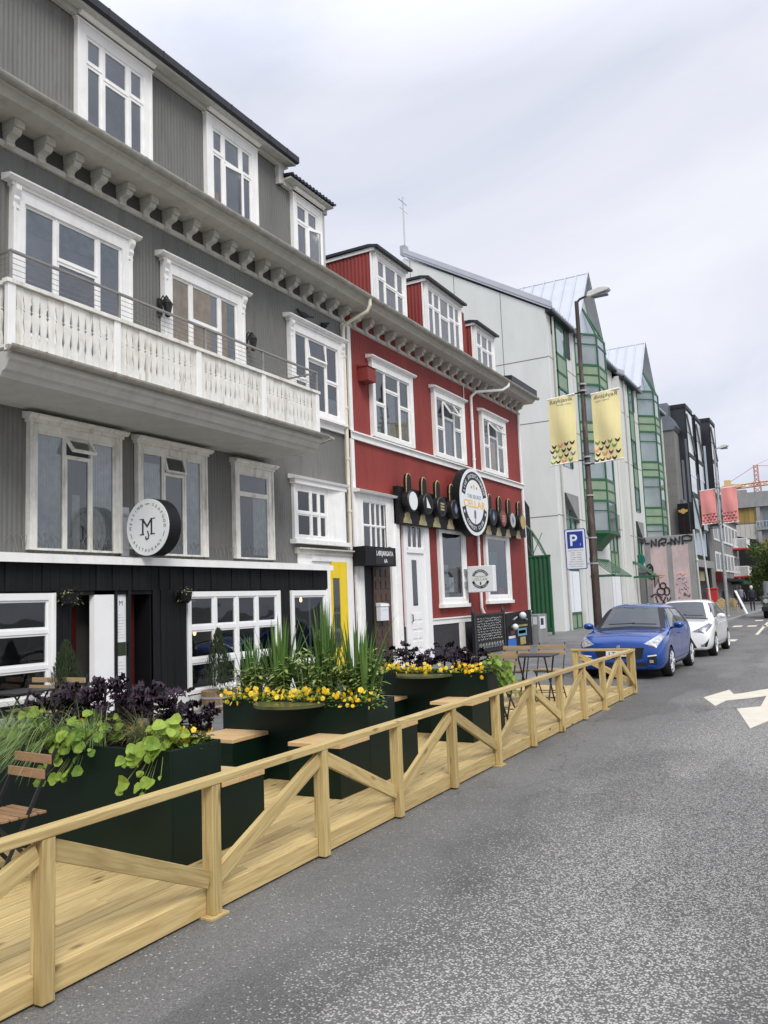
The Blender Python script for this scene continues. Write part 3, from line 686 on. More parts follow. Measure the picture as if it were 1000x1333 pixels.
# balcony
bl = MB()
bl.prism([(0,4.60),(1.16,4.60),(1.20,4.66),(1.26,4.68),(1.31,4.76),(1.36,4.79),(1.36,4.90),(0,4.90)], 'y', 6.20, 12.90)
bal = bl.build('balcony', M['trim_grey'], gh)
mb = MB()
for i in range(8):
    t0, t1 = math.pi+math.pi*i/8, math.pi+math.pi*(i+1)/8
    P = lambda r, t: (1.425+r*math.cos(t), 4.93+r*math.sin(t))
    mb.prism([P(.065,t0), P(.065,t1), P(.05,t1), P(.05,t0)], 'y', 6.12, 12.98)
mb.box(1.34, 1.40, 6.14, 12.96, 4.90, 4.94)
for y in (6.6, 7.7, 8.8, 9.9, 11., 12.1): mb.box(1.35, 1.495, y-.012, y+.012, 4.925, 4.938)
mb.tube([(1.42,12.98,4.92),(1.42,13.22,4.90),(.9,13.4,4.88)], .022, 6)
mb.build('gutter', M['gutter'], bal)
def baluster(mbx):
    prof = [(.040,0),(.057,.03),(.0585,.10),(.048,.15),(.036,.20),(.040,.24),(.055,.36),(.053,.42),(.036,.455),(.050,.475),(.036,.495),(.044,.56),(.057,.66),(.0585,.74)]
    pts = [(a, b) for a, b in prof] + [(-a, b) for a, b in reversed(prof)]
    mbx.prism(pts, 'x', -.011, .011); return mbx
b0 = None; yy = 6.30
bys = []
posts = [6.24, 7.90, 9.55, 11.20, 12.86]
for a, b in zip(posts[:-1], posts[1:]):
    n = 13
    for k in range(n): bys.append(a + (b-a)*(k+1)/(n+1))
def place_bal(x, y, rz):
    global b0
    if b0 is None: b0 = baluster(MB()).build('baluster', M['white_worn'], None, org=(0,0,0)); c = b0
    else: c = b0.copy(); COL.objects.link(c)
    c.parent = bal; c.location = V((x, y, 4.985)) - ORG[bal.name]; c.rotation_euler = (0, U(-.012,.012), rz)
for y in bys: place_bal(1.28, y, 0)
for k in range(8): place_bal(.12+.138*k, 6.24, R(90))
mb = MB()
for p in posts: MB().box(1.245, 1.315, p-.055, p+.055, 4.90, 5.79).build('baluster_post', M['white'], bal, bevel=.005)
mb = MB(); mb.box(1.235, 1.335, 6.16, 12.93, 5.735, 5.785); mb.box(0, 1.235, 6.19, 6.29, 5.735, 5.785); mb.box(1.25, 1.31, 6.19, 12.92, 4.955, 4.99); mb.box(1.25,1.31,6.19,12.92, 4.90, 4.93)
mb.box(0, 1.25, 6.21, 6.27, 4.955, 4.99); mb.build('bottom_and_top_rails', M['white_worn'], bal)
mb = MB()
mb.box(1.26, 1.31, 6.22, 12.90, 6.14, 6.165); mb.box(0, 1.26, 6.21, 6.25, 6.14, 6.165); mb.box(0, 1.26, 12.87, 12.91, 6.14, 6.165)
for y in (6.23, 7.95, 9.72, 11.2, 12.88): mb.box(1.27, 1.30, y-.02, y+.02, 5.78, 6.14)
for z in (5.86, 5.93, 6.0, 6.07): mb.tube([(1.285, 6.22, z), (1.285, 12.9, z)], .004, 5); mb.tube([(0, 6.23, z), (1.285, 6.23, z)], .004, 5); mb.tube([(0, 12.89, z), (1.285, 12.89, z)], .004, 5)
mb.build('steel_handrail', M['moulding_steel'], bal)
mb = MB()
for k in range(60):
    y = 7.1+k*.105
    mb.tube([(.03,y,2.62),(.045,y+.03,2.78+.03*math.sin(k)),(.05,y+.10,2.86+.03*math.sin(k*1.7)),(.045,y+.17,2.77),(.03,y+.20,2.62)], .004, 3, cap=False)
mb.build('bird_wire', M['moulding_steel'], gh)
# ---- black boarded restaurant front
SX = .42
sf_ = MB()
def boards(mb, y0, y1, z0, z1, X=SX, m=0):
    y = y0; rr = random.Random(int(y0*100))
    while y < y1-.005:
        w = min(rr.uniform(.11,.16), y1-y); mb.box(X-.05, X + (.0 if rr.random() < .5 else .014), y, y+w-.006, z0, z1, m, rr.random()); y += w
    mb.box(X-.06, X-.012, y0, y1, z0, z1, m, .1)
boards(sf_, 2.6, 14.36, 2.06, 2.46)
for a, b in ((2.6, 4.9), (7.60, 7.86), (9.42, 10.16), (12.66, 13.04)): boards(sf_, a, b, .46, 2.06)
sf_.box(0, SX-.06, 14.31, 14.36, .3, 2.46); sf_.box(.0, SX-.02, 2.6, 14.36, 2.0, 2.06, 0)
shop = sf_.build('shopfront', M['black_board'], gh)
mb = MB()
mb.prism([(0,2.60),(.53,2.53),(.53,2.455),(.44,2.455),(.44,2.49),(0,2.56)], 'y', 2.6, 14.40); mb.box(.53, .545, 2.6, 14.42, 2.43, 2.535)
mb.build('awning_board', M['white'], gh)
mb = MB()
for a, b, zt in ((2.6,7.86,.46), (9.42,10.16,.46), (10.16,12.54,.36), (12.54,14.36,.5)): mb.box(.0, SX+.01, a, b, .10, zt)
mb.build('plinth', M['white_render'], gh)
mb = MB(); mb.box(-1.6, -1.5, 2.6, 14.3, .1, 2.5); mb.box(-1.5, 0, 7.0, 14.3, .10, .14); mb.box(-1.5, SX-.07, 2.6, 14.3, 2.46, 2.5); mb.build('restaurant_interior', M['dark_in'], gh)
window(gh, SX-.05, 5.0, 7.58, .62, 2.03, [(1.,[.33,.70]),(.33,[.33,.70]),(1.1,[.33,.70])], cas=.09, mw=.10, sf=.03, ins='dark_in', gl='glass_dark', fm='white_clean', sill=0, deep=.345)
w1 = window(gh, SX-.05, 10.16, 12.66, .38, 2.03, [(1.12,[.34,.69]),(1.,[.34,.69]),(.98,[.34,.69]),(1.1,[.34,.69])], cas=.085, mw=.115, sf=.03, ins='dark_in', gl='glass_dark', fm='white_clean', sill=0, deep=.345)
window(gh, SX-.05, 13.04, 14.33, .60, 2.03, [(1.,[])], cas=.10, mw=.08, sf=.035, ins='dark_in', gl='glass_dark', fm='white_clean', sill=0, deep=.345)
# entrance bays: black posts, red jambs, white splayed pillar, menu board
mb = MB(); mb.box(-.9, -.86, 7.86, 9.42, .12, 2.06); mb.box(-.86, SX-.02, 7.86, 7.90, .12, 2.06); mb.box(.10, .15, 8.66, 8.95, .12, 2.06); mb.box(SX-.08, SX, 8.665, 8.71, .12, 2.06); mb.box(SX-.08, SX, 8.915, 8.97, .12, 2.06); mb.box(-.86, SX-.04, 9.39, 9.42, .12, 2.06)
mb.build('entrance_recess', M['black'], gh)
mb = MB(); mb.prism([(SX-.02, 8.66), (SX-.02, 8.30), (SX-.09, 8.27), (SX-.09, 8.66)], 'z', .12, 2.06); mb.build('pillar', M['white_clean'], gh)
mb = MB(); mb.box(.0, .08, 8.18, 8.25, .12, 2.05); mb.build('door_jamb', M['dark_red'], gh)
mb = MB(); mb.box(.02, .12, 9.16, 9.32, .12, 2.02); mb.build('door_jamb', M['dark_red'], gh)
pm = MB(); pm.box(SX-.07, SX-.045, 8.715, 8.91, .5, 2.0); 
put_text(pm, 'M', (SX-.043, 8.812, 1.84), (0,1,0), (0,0,1), .10, 1)
for z0, z1 in ((1.36, 1.74), (.62, 1.05)):
    for k in range(9): pm.box(SX-.046, SX-.0435, 8.735, 8.735+.15*U(.5,1.), mix(z0,z1,k/9), mix(z0,z1,k/9)+.008, 4)
pm.box(SX-.046, SX-.0425, 8.72, 8.905, 1.1, 1.3, 3)
tag(pm.build('menu_board', [M['sign_white'], M['ink'], M['ink_grey'], M['conifer'], M['trim']], None, org=(SX-.05, 8.81, .5)), 'tall narrow white menu board with small M beside the white entrance pillar', 'menu board')
# warm bulbs seen through the restaurant openings
tag(MB().lathe([(.0,1.50),(.025,1.52),(.032,1.56),(.02,1.62),(.012,1.68)], (-.35, 9.08, 0), 10).build('pendant_lamp', M['lantern_glow'], None, org=(-.35,9.08,1.5), smooth=True), 'small glowing bulb hanging in the dark restaurant doorway', 'lamp')

for y, z, lab in ((11.12, 1.30, 'small glowing bulb behind the second column of the lattice window'), (10.62, 1.34, 'small glowing bulb behind the first column of the lattice window'), (13.75, 1.84, 'warm lamp glowing at the top of the single-pane restaurant window')):
    t = thing('pendant_lamp', lab, 'lamp', (.17, y, z), None)
    MB().lathe([(.0,z-.04),(.022,z-.025),(.028,z+.01),(.016,z+.05),(.010,z+.08)], (.17, y, 0), 10).build('bulb', M['lantern_glow'], t, smooth=True)
    MB().tube([(.17,y,z+.08),(.17,y,2.04)], .004, 4).build('cord', M['black_metal'], t)
# ================================================================= red house
rh = thing('red_house', 'red corrugated-iron house with white trim, three dormers and a row of giant tap handles', 'house', (0, 22, 0))
mb = MB()
corr(mb, .0, 16.16, 27.93, 1.22, 8.30, amp=.008); mb.box(-9, -.012, 16.101, 27.98, 0, 8.8, 1); mb.build('wall', [M['red_iron'], M['red_iron']], rh)
mb = MB(); mb.box(0, .02, 16.14, 27.93, 8.355, 8.622); mb.build('frieze', M['red_iron'], rh)
cornice(rh, 16.13, 28.02, M['trim'], M['gutter'])
corbels(rh, [16.42 + .565*k for k in range(21)], M['trim'])
mb = MB(); mb.prism([(-7, 9.6), (.66, 8.80), (.66, 8.83), (-7, 9.8)], 'y', 16.145, 25.5); mb.prism([(-7, 9.6), (.70, 8.83), (.74, 8.86), (.74, 9.08), (-7, 9.8)], 'y', 25.5, 28.06); mb.build('roof', M['roof_dark'], rh)
mb = MB(); mb.box(.012, .07, 16.13, 27.99, 5.56, 5.70); mb.prism([(.012,5.70),(.12,5.70),(.12,5.735),(.012,5.77)], 'y', 16.13, 28.0); mb.box(.012, .07, 19.99, 27.99, 1.08, 1.25); mb.box(.07, .10, 19.99, 27.99, 1.215, 1.25); mb.build('belt_course', M['white'], rh)
mb = MB(); mb.box(.012, .055, 16.13, 16.27, .12, 8.27); mb.build('corner_board', M['white'], rh); mb = MB(); mb.box(.012, .06, 27.85, 27.99, 1.25, 8.27); mb.box(-.3, .011, 27.985, 28.02, 1.1, 8.3); mb.build('corner_board', M['white'], rh)
mb = MB(); mb.box(-.01, .05, 19.99, 27.97, .1, 1.08); mb.box(-.01,.05,18.22,18.50,.1,1.10); mb.build('plinth', M['plinth'], rh)
mb = MB(); mb.box(.05, .065, 21.75, 22.15, .12, 1.08); mb.build('cellar_hatch', M['white_worn'], rh)
def dormer(y0, y1, zt, cols, depth=5, opens=()):
    mb = MB(); corr_y(mb, y0, -depth, .0, 8.9, zt, pitch=.11, amp=.016); corr_y(mb, y1, -depth, .0, 8.9, zt, pitch=.11, amp=.016, sgn=1); mb.box(-depth, -.01, y0+.002, y1-.002, 8.9, zt-.002)
    d = mb.build('dormer', M['red_iron'], rh)
    mb = MB(); mb.box(-.012, .02, y0-.02, y0+.1, 8.85, zt); mb.box(-.012, .02, y1-.1, y1+.02, 8.85, zt); mb.box(-depth, .0, y0-.05, y0-.012, zt-.02, zt+.07); mb.box(-.0, .14, y0-.06, y1+.06, zt-.015, zt+.075); mb.box(-.0, .03, y0+.1, y1-.1, 8.85, zt-.02); mb.build('dormer_trim', M['white'], d)
    mb = MB(); mb.prism([(-depth, zt+.12), (.0, zt+.08), (.26, zt+.02), (.27, zt+.085), (.0, zt+.15), (-depth, zt+.19)], 'y', y0-.10, y1+.10); mb.build('dormer_roof', M['roof_dark'], d)
    window(rh, .03, y0+.06, y1-.06, 8.9, zt-.03, cols, cas=.12, mw=.075, sf=.045, sill=0, ins='upper_in', curtains=[(.08,.92,.0,U(.2,.5),'curtain')])
dormer(17.50, 19.26, 10.62, [(.6,[.33]),(1.,[.38]),(.6,[.40])])
dormer(20.45, 23.0, 10.80, [(.5,[.30]),(.6,[.30]),(.9,[.36]),(.6,[.30]),(.5,[.30])])
dormer(24.0, 25.72, 10.52, [(.6,[.34]),(.8,[.36]),(.6,[.34])], depth=4)
mb = MB(); mb.box(-5, -.011, 23.1, 23.45, 8.9, 10.75); corr(mb, .0, 23.1, 23.5, 8.9, 10.5, pitch=.11, amp=.016); mb.build('dormer_cheek', M['red_iron'], rh)
window(rh, .01, 17.15, 19.32, 5.77, 7.66, [(.72,[.53]),(1.,[.27]),(.72,[.45])], cas=.155, mw=.08, sf=.04, casd=.10, cornice=.13, ins='mid_in', sill=0, curtains=[(.05,.3,.0,.5,'curtain'),(.36,.6,.0,.7,'curtain'),(.72,.95,.05,.48,'curtain')])
window(rh, .01, 20.68, 22.78, 5.77, 7.66, [(.72,[.53]),(1.,[.30]),(.72,[.45])], cas=.155, mw=.08, sf=.04, casd=.10, cornice=.13, ins='mid_in', sill=0, opens=[[1,0,32,'t']], curtains=[(.36,.62,.0,.62,'curtain'),(.72,.95,.0,.5,'curtain')])
window(rh, .01, 24.2, 26.3, 5.77, 7.66, [(.72,[.53]),(1.,[.30]),(.72,[.45])], cas=.155, mw=.08, sf=.04, casd=.10, cornice=.13, ins='mid_in', sill=0, opens=[[1,0,40,'t']], curtains=[(.05,.25,.0,.95,'curtain'),(.4,.6,.0,.6,'curtain_tan'),(.72,.95,.1,.9,'curtain')])
window(rh, .01, 20.62, 22.42, 1.62, 3.86, [(1.,[])], cas=.20, mw=.06, sf=.05, ins='dark_in', gl='glass', sill=.10, curtains=[(.05,.30,.02,.5,'curtain'),(.1,.55,.1,.32,'poster_white')])
window(rh, .01, 24.0, 26.1, 1.66, 3.86, [(1.,[])], cas=.20, mw=.06, sf=.05, ins='dark_in', gl='glass', sill=.10, curtains=[(.5,.8,.02,.14,'red_plastic'),(.06,.5,.45,.75,'teal_cloth')])
# recessed street doors
mb = MB()
mb.box(.012, .09, 16.27, 16.45, .12, 4.30); mb.box(.012, .10, 17.78, 18.20, .12, 4.30); mb.box(.012, .095, 16.45, 17.78, 4.14, 4.30); mb.prism([(.012,4.30),(.22,4.30),(.25,4.35),(.012,4.42)], 'y', 16.14, 18.42)
mb.box(.012, .16, 17.98, 18.16, .12, 4.28); mb.box(.012,.13,17.62,17.78,3.08,4.14)
mb.build('door_surround', M['white'], rh)
window(rh, .012, 16.45, 17.62, 3.02, 4.14, [(.7,[.52]),(.38,[.52]),(.38,[.52]),(.38,[.52])], cas=.03, mw=.05, sf=.02, ins='dark_in', gl='glass', sill=0)
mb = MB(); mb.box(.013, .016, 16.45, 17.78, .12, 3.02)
mb.build('recess_shade', M['black'], rh)  # flat black sheet painted in for the shade of the doorway
mb = MB(); mb.box(.016, .05, 16.95, 17.78, .14, 2.66)
for r_ in range(8):
    for c_ in range(3): mb.box(.05, .068, 17.02+c_*.25, 17.18+c_*.25, .32+r_*.29, .50+r_*.29)
mb.build('door', M['brown_door'], rh, bevel=.006)
mb = MB(); mb.box(.012, .08, 18.50, 18.66, .12, 3.86); mb.box(.012, .08, 19.62, 19.98, .12, 3.86); mb.box(.012, .075, 18.66, 19.62, 3.74, 3.86); mb.box(.08, .11, 19.66, 19.94, .12, 3.86); mb.box(.012,.09,18.66,19.62,2.98,3.08)
mb.build('door_surround', M['white_clean'], rh)
mb = MB(); mb.box(.012, .05, 18.66, 19.62, .12, 2.98); mb.box(.05, .058, 18.72, 18.80, .2, 2.92); mb.box(.05, .058, 19.48, 19.56, .2, 2.92)
for r_ in range(5):
    for c_ in range(2): mb.box(.05, .062, 18.86+c_*.30, 19.10+c_*.30, .30+r_*.24, .47+r_*.24)
d2 = mb.build('door', M['white_clean'], rh, bevel=.004)
mb = MB(); mb.box(.051, .056, 18.95, 19.22, 1.62, 2.80); mb.build('pane', M['car_glass'], d2)
mb = MB(); mb.tube([(.06,18.82,1.20),(.10,18.82,1.22),(.10,18.82,1.38),(.06,18.82,1.40)], .012, 6); mb.build('handle', M['black_metal'], d2)
window(rh, .012, 18.66, 19.62, 3.08, 3.74, [(1.,[]),(1.,[]),(1.,[])], cas=.05, mw=.05, sf=.02, ins='dark_in', gl='glass', sill=0)
mb = MB()
mb.tube([(.765,25.1,8.80),(.76,25.05,8.6),(.62,24.85,8.45),(.2,23.6,8.2),(.10,23.42,8.02),(.10,23.40,7.8),(.10,23.40,1.45),(.13,23.46,1.30),(.16,23.55,1.24)], .045, 10)
for z in (7.2, 6., 4.9, 3.4, 2.2): mb.lathe([(.058,z),(.058,z+.05)], (.10,23.40,0), 10)
mb.tube([(.06,22.95,8.27),(.04,22.95,5.8)], .012, 6)
mb.build('downpipe', M['white_clean'], rh)
mb = MB(); mb.box(.01, .30, 16.62, 17.0, 7.02, 7.36); mb.prism([(.01,7.36),(.33,7.36),(.01,7.44)], 'y', 16.6, 17.02); mb.build('vent_box', M['red_iron'], rh, bevel=.01)

# ---- address sign over the brown door, mailbox
s = thing('address_sign', 'black box sign reading LÆKJARGATA 6A over the brown street door', 'sign', (.2, 16.65, 2.6))
mb = MB(); mb.box(.10, .42, 15.98, 17.42, 2.58, 3.02); mb.build('box', M['black'], s, bevel=.006)
mb = MB(); mb.box(.42, .424, 16.44, 17.30, 2.62, 2.99); mb.build('panel', M['ink'], s)
mb = MB(); put_text(mb, 'LÆKJARGATA', (.429, 16.87, 2.82), (0,1,0), (0,0,1), .15, 0, width=.80, bold=True); put_text(mb, '6A', (.429, 16.90, 2.655), (0,1,0), (0,0,1), .13, 0, bold=True); mb.build('lettering', M['white_clean'], s)
s = thing('mailbox', 'white metal mailbox fixed beside the brown street door', 'mailbox', (.12, 17.2, 1.3))
mb = MB(); mb.box(.069, .20, 16.98, 17.36, 1.30, 1.64); mb.build('box', M['mail_white'], s, bevel=.012)
mb = MB(); mb.prism([(.069,1.642),(.215,1.642),(.20,1.70),(.069,1.725)], 'y', 16.97, 17.37); mb.box(.201, .206, 17.03, 17.31, 1.56, 1.585); mb.build('lid', M['mail_white'], s, bevel=.004)

# ---- the tap-handle sign board
tb = thing('tap_sign_board', 'long black sign board shaped like a row of eight beer taps on the red wall', 'sign', (.2, 23.2, 3.8))
mb = MB(); mb.prism([(17.98,3.66),(27.35,3.78),(27.35,4.50),(17.98,4.62)], 'x', .10, .26); mb.build('board', M['black'], tb, bevel=.01)
taps = [18.40, 19.28, 20.12, 21.02, 23.88, 24.74, 25.58, 26.55]
face = ['sign_white','black','black','black','slate','ink_maroon','trim_grey','gold']
for i, y in enumerate(taps):
    mb = MB(); pts = [(y-.13, 4.15), (y-.13, 4.70)] + [(y-.13*math.cos(t), 4.76+.20*math.sin(t)) for t in [math.pi*k/8 for k in range(9)]] + [(y+.13, 4.70), (y+.13, 4.15)]
    mb.prism(pts, 'x', .26, .36); mb.prism([(y-.148,4.3),(y-.148,4.70)] + [(y-.148*math.cos(t), 4.76+.22*math.sin(t)) for t in [math.pi*k/8 for k in range(7)]] + [(y+.05,4.9),(y-.13,4.7),(y-.13,4.3)], 'x', .335, .3585, 1)
    h = mb.build('tap_handle', [M['black'], M['wicker']], tb, bevel=.008)
    mb = MB(); mb.lathe([(.34,.28),(.36,.30),(.36,.46),(.34,.48)], (0, y, 4.25), 24, 0, 'x'); mb.v = [(a-.02, y+(b-y)*.8, 4.25+(c-4.25)*.76) for a, b, c in mb.v]
    rd = mb.build('tap_badge', M['black_metal'], h, smooth=False)
    mb = MB(); rr_ = .235
    mb.lathe([(rr_,.461),(rr_,.466)], (0, y, 4.25), 24, 0, 'x')
    if i == 1: mb.add([(.4675, y-.12, 4.14), (.4675, y+.12, 4.14), (.4675, y-.12, 4.42)], [(0,1,2)], 1)
    elif i in (2, 5):
        for k in range(3): mb.box(.466, .4685, y-.12, y+.12, 4.14+k*.08, 4.19+k*.08, 2)
    elif i in (3, 4, 6): mb.add([(.4675, y-.11, 4.23), (.4675, y, 4.11), (.4675, y+.11, 4.23), (.4675, y, 4.42)], [(0,1,2,3)], 3)
    mb.build('badge_face', [M[face[i]], M['sign_white'], M['dull_gold'], M['ink_blue']], h)
    mb = MB(); mb.prism([(y+a, 3.70+b) for a, b in ((-.22,0),(.22,0),(.20,.08),(.13,.15),(.12,.23),(.06,.31),(-.06,.31),(-.12,.23),(-.13,.15),(-.20,.08))], 'x', .26, .285); mb.build('tap_crest', M['dull_gold'], tb)
# ---- oval cellar sign
ov = thing('oval_pub_sign', 'big white oval pub sign with amber and black lettering among the tap handles', 'sign', (.5, 23.3, 4.6))
OC = (.0, 22.22, 4.55)
def oval(x0, x1, ry, rz, n=40):
    pts = [(OC[1]+ry*math.cos(2*math.pi*k/n), OC[2]+rz*math.sin(2*math.pi*k/n)) for k in range(n)]
    return MB().prism(pts, 'x', x0, x1)
oval(.27, .52, 1.06, 1.00).build('sign_case', M['black'], ov)
oval(.521, .535, 1.05, .99).build('sign_face', M['sign_white'], ov)
mb = MB()
def ringseg(mb, a0, a1, ra, rb, sy, sz, X, c=OC, m=0, n=24):
    vs = []
    for k in range(n+1):
        t = R(mix(a0, a1, k/n)); vs += [(X, c[1]+ra*sy*math.cos(t), c[2]+ra*sz*math.sin(t)), (X, c[1]+rb*sy*math.cos(t), c[2]+rb*sz*math.sin(t))]
    mb.add(vs, [(2*i, 2*i+1, 2*i+3, 2*i+2) for i in range(n)], m)
ringseg(mb, 14, 166, .66, .90, 1.05, .99, .538); ringseg(mb, 194, 346, .66, .90, 1.05, .99, .538); mb.build('ring_band', M['ink'], ov)
mb = MB()
ring_text(mb, 'LIVE ENTERTAINMENT', (.541, OC[1], OC[2]), (0,1,0), (0,0,1), 1.05*.78, .99*.78, 162, 18, .155, bold=True)
ring_text(mb, 'COMEDY CLUB', (.541, OC[1], OC[2]), (0,1,0), (0,0,1), 1.05*.78, .99*.78, 222, 318, .155, inside=True, bold=True)
def star(mb, c, r, X, m=0):
    pts = [(X, c[0]+(r if k % 2 == 0 else r*.42)*math.sin(math.pi*k/5), c[1]+(r if k % 2 == 0 else r*.42)*math.cos(math.pi*k/5)) for k in range(10)]
    mb.add(pts + [(X, c[0], c[1])], [(i, (i+1) % 10, 10) for i in range(10)], m)
star(mb, (OC[1]-.78, OC[2]-.32), .07, .541); star(mb, (OC[1]+.78, OC[2]-.32), .07, .541); mb.build('ring_lettering', M['sign_white'], ov)
mb = MB(); put_text(mb, 'THE SECRET', (.539, OC[1], OC[2]+.10), (0,1,0), (0,0,1), .15, 0, width=1.05); star(mb, (OC[1]-.2, OC[2]+.42), .055, .539); star(mb, (OC[1]+.2, OC[2]+.42), .055, .539)
mb.prism([(OC[1]-.07+.0, OC[2]-.28), (OC[1]-.07, OC[2]-.48), (OC[1]+.07, OC[2]-.48), (OC[1]+.07, OC[2]-.28), (OC[1], OC[2]-.22)], 'x', .537, .540); mb.box(.537, .540, OC[1]-.018, OC[1]+.018, OC[2]-.64, OC[2]-.49)
mb.build('small_lettering', M['ink_grey'], ov)
mb = MB(); put_text(mb, 'CELLAR', (.539, OC[1], OC[2]-.17), (0,1,0), (0,0,1), .30, 0, width=1.62, bold=True); star(mb, (OC[1], OC[2]+.45), .11, .539); mb.build('large_lettering', M['ink_yellow'], ov)
# ---- square projecting pub sign (faces the viewer side, perpendicular to the wall)
sq = thing('square_pub_sign', 'white square sign box with black ring bracketed out from the red wall by the downpipe', 'sign', (.2, 23.3, 2.3))
mb = MB(); mb.box(.20, 1.0, 22.20, 22.44, 1.92, 2.68); mb.build('sign_box', M['sign_white'], sq, bevel=.02)
mb = MB()
for z in (2.15, 2.52): mb.box(.08, .13, 22.22, 22.42, z-.09, z+.09); mb.tube([(.12, 22.32, z), (.21, 22.32, z)], .025, 6)
mb.build('bracket', M['galv_sign'], sq)
SQ = (.60, 22.195, 2.30)
mb = MB()
def ring_y(mb, a0, a1, ra, rb, m=0, n=20):
    vs = []
    for k in range(n+1):
        t = R(mix(a0, a1, k/n)); vs += [(SQ[0]+ra*math.cos(t), SQ[1], SQ[2]+ra*math.sin(t)), (SQ[0]+rb*math.cos(t), SQ[1], SQ[2]+rb*math.sin(t))]
    mb.add(vs, [(2*i, 2*i+1, 2*i+3, 2*i+2) for i in range(n)], m)
ring_y(mb, 22, 158, .20, .275); ring_y(mb, 195, 345, .20, .275); mb.box(SQ[0]-.02, SQ[0]+.02, SQ[1]-.0005, SQ[1]+.004, SQ[2]-.17, SQ[2]-.09); mb.build('ring_band', M['ink'], sq)
mb = MB(); ring_text(mb, 'LIVE ENTERTAINMENT', (SQ[0], SQ[1]-.003, SQ[2]), (1,0,0), (0,0,1), .2375, .2375, 155, 25, .05, bold=True); ring_text(mb, 'COMEDY CLUB', (SQ[0], SQ[1]-.003, SQ[2]), (1,0,0), (0,0,1), .2375, .2375, 215, 325, .05, inside=True, bold=True); mb.build('ring_lettering', M['sign_white'], sq)
mb = MB(); put_text(mb, 'THE SECRET', (SQ[0], SQ[1]-.002, SQ[2]+.05), (1,0,0), (0,0,1), .05, 0, width=.34); mb.build('small_lettering', M['ink_grey'], sq)
mb = MB(); put_text(mb, 'CELLAR', (SQ[0], SQ[1]-.002, SQ[2]-.04), (1,0,0), (0,0,1), .09, 0, width=.46); mb.build('large_lettering', M['gold'], sq)
# ---- round restaurant sign
rs = thing('round_restaurant_sign', 'round white-faced drum sign with a large M above the restaurant front', 'sign', (.6, 9.2, 2.95))
RC = (.70, 9.05, 2.995); rad = .435
def disc(y0, y1, r, n=48):
    return MB().prism([(RC[0]+r*math.cos(2*math.pi*k/n), RC[2]+r*math.sin(2*math.pi*k/n)) for k in range(n)], 'y', y0, y1)
disc(9.05, 9.30, rad).build('drum', M['black'], rs, bevel=.008)
disc(9.038, 9.0495, rad-.006).build('sign_face', M['sign_white'], rs)
mb = MB(); put_text(mb, 'M', (RC[0]-.005, 9.034, RC[2]-.10), (1,0,0), (0,0,1), .33, 0)
c = V((RC[0], 9.034, RC[2]))
for a, b in (((-.150,-.10),(-.07,-.115)), ((.06,-.10),(.15,-.115)), ((-.16,.13),(-.07,.118)), ((.07,.13),(.16,.118))): mb.box(RC[0]+a[0], RC[0]+b[0], 9.032, 9.0375, RC[2]+b[1], RC[2]+a[1])
mb.tube([c+V(p) for p in ((.005,0,-.06),(.03,0,-.13),(.02,0,-.17),(-.01,0,-.185),(-.035,0,-.165),(-.03,0,-.14))], .011, 5)
ring_text(mb, 'MESSINN', (RC[0], 9.034, RC[2]), (1,0,0), (0,0,1), .35, .35, 186, 104, .065)
ring_text(mb, 'SEAFOOD', (RC[0], 9.034, RC[2]), (1,0,0), (0,0,1), .35, .35, 76, -6, .065)
ring_text(mb, 'RESTAURANT', (RC[0], 9.034, RC[2]), (1,0,0), (0,0,1), .35, .35, 214, 326, .065, inside=True)
for a in (90, 200, 340):
    t = R(a); p = c + V((.35*math.cos(t), 0, .35*math.sin(t))); d = V((-math.sin(t), 0, math.cos(t)))*.042; mb.tube([p-d, p+d], .004, 4)
mb.build('lettering', M['ink'], rs)
mb = MB()
for z in (2.72, 3.24): mb.box(.02, RC[0]-.30, 9.15, 9.20, z-.02, z+.02)
mb.box(.07, .10, 9.10, 9.25, 2.60, 3.36); mb.build('bracket', M['galv_sign'], rs)
# ---- wall lanterns either side of the middle balcony window
def lantern(y, label):
    t = thing('wall_lantern', label, 'lantern', (.05, y, 6.7), 'black wall lanterns beside the middle balcony window')
    mb = MB(); mb.box(.03, .06, y-.05, y+.05, 6.72, 7.0); mb.tube([(.06,y,6.82),(.13,y,6.96),(.20,y,7.02),(.22,y,6.98)], .016, 6); mb.tube([(.06,y,6.98),(.12,y,7.04),(.17,y,6.97)], .012, 6); mb.build('bracket', M['black_metal'], t)
    mb = MB(); mb.lathe([(.02,6.64),(.045,6.66),(.085,6.86),(.095,6.88),(.06,6.93),(.02,6.97)], (.22,y,0), 6); mb.build('lamp_body', M['plastic'], t)
lantern(10.02, 'black iron wall lantern left of the middle balcony window'); lantern(12.32, 'black iron wall lantern right of the middle balcony window')
# ---- pigeons on the ledge of the third balcony-level window
def pigeon(y, rz, label):
    mb = MB(); mb.lathe([(.0,-.17),(.03,-.15),(.055,-.08),(.07,0),(.062,.06),(.04,.11),(.034,.14),(.038,.165),(.03,.19),(.0,.205)], (0,0,0), 12, 0, 'y')
    vs = []
    for (x, yy, z) in mb.v:
        t = max(0., (yy+.02)/.22); vs.append((x, yy*(.75) , z + t*t*.12 + .09))
    mb.v = vs; mb.prism([(-.03,-.13),(.03,-.13),(.035,-.24),(-.035,-.24)], 'z', .075, .085); mb.tube([(0,.15,.20),(0,.18,.195)], [.008,.002], 5)
    for sx in (-.025, .025): mb.tube([(sx,.0,.04),(sx,.0,0)], .006, 4)
    o = mb.build('pigeon', M['pigeon'], None, org=(0,0,0), smooth=True); o.location = (.11, y, 7.853); o.rotation_euler = (0,0,rz); tag(o, label, 'bird', 'pigeons on the window ledge')
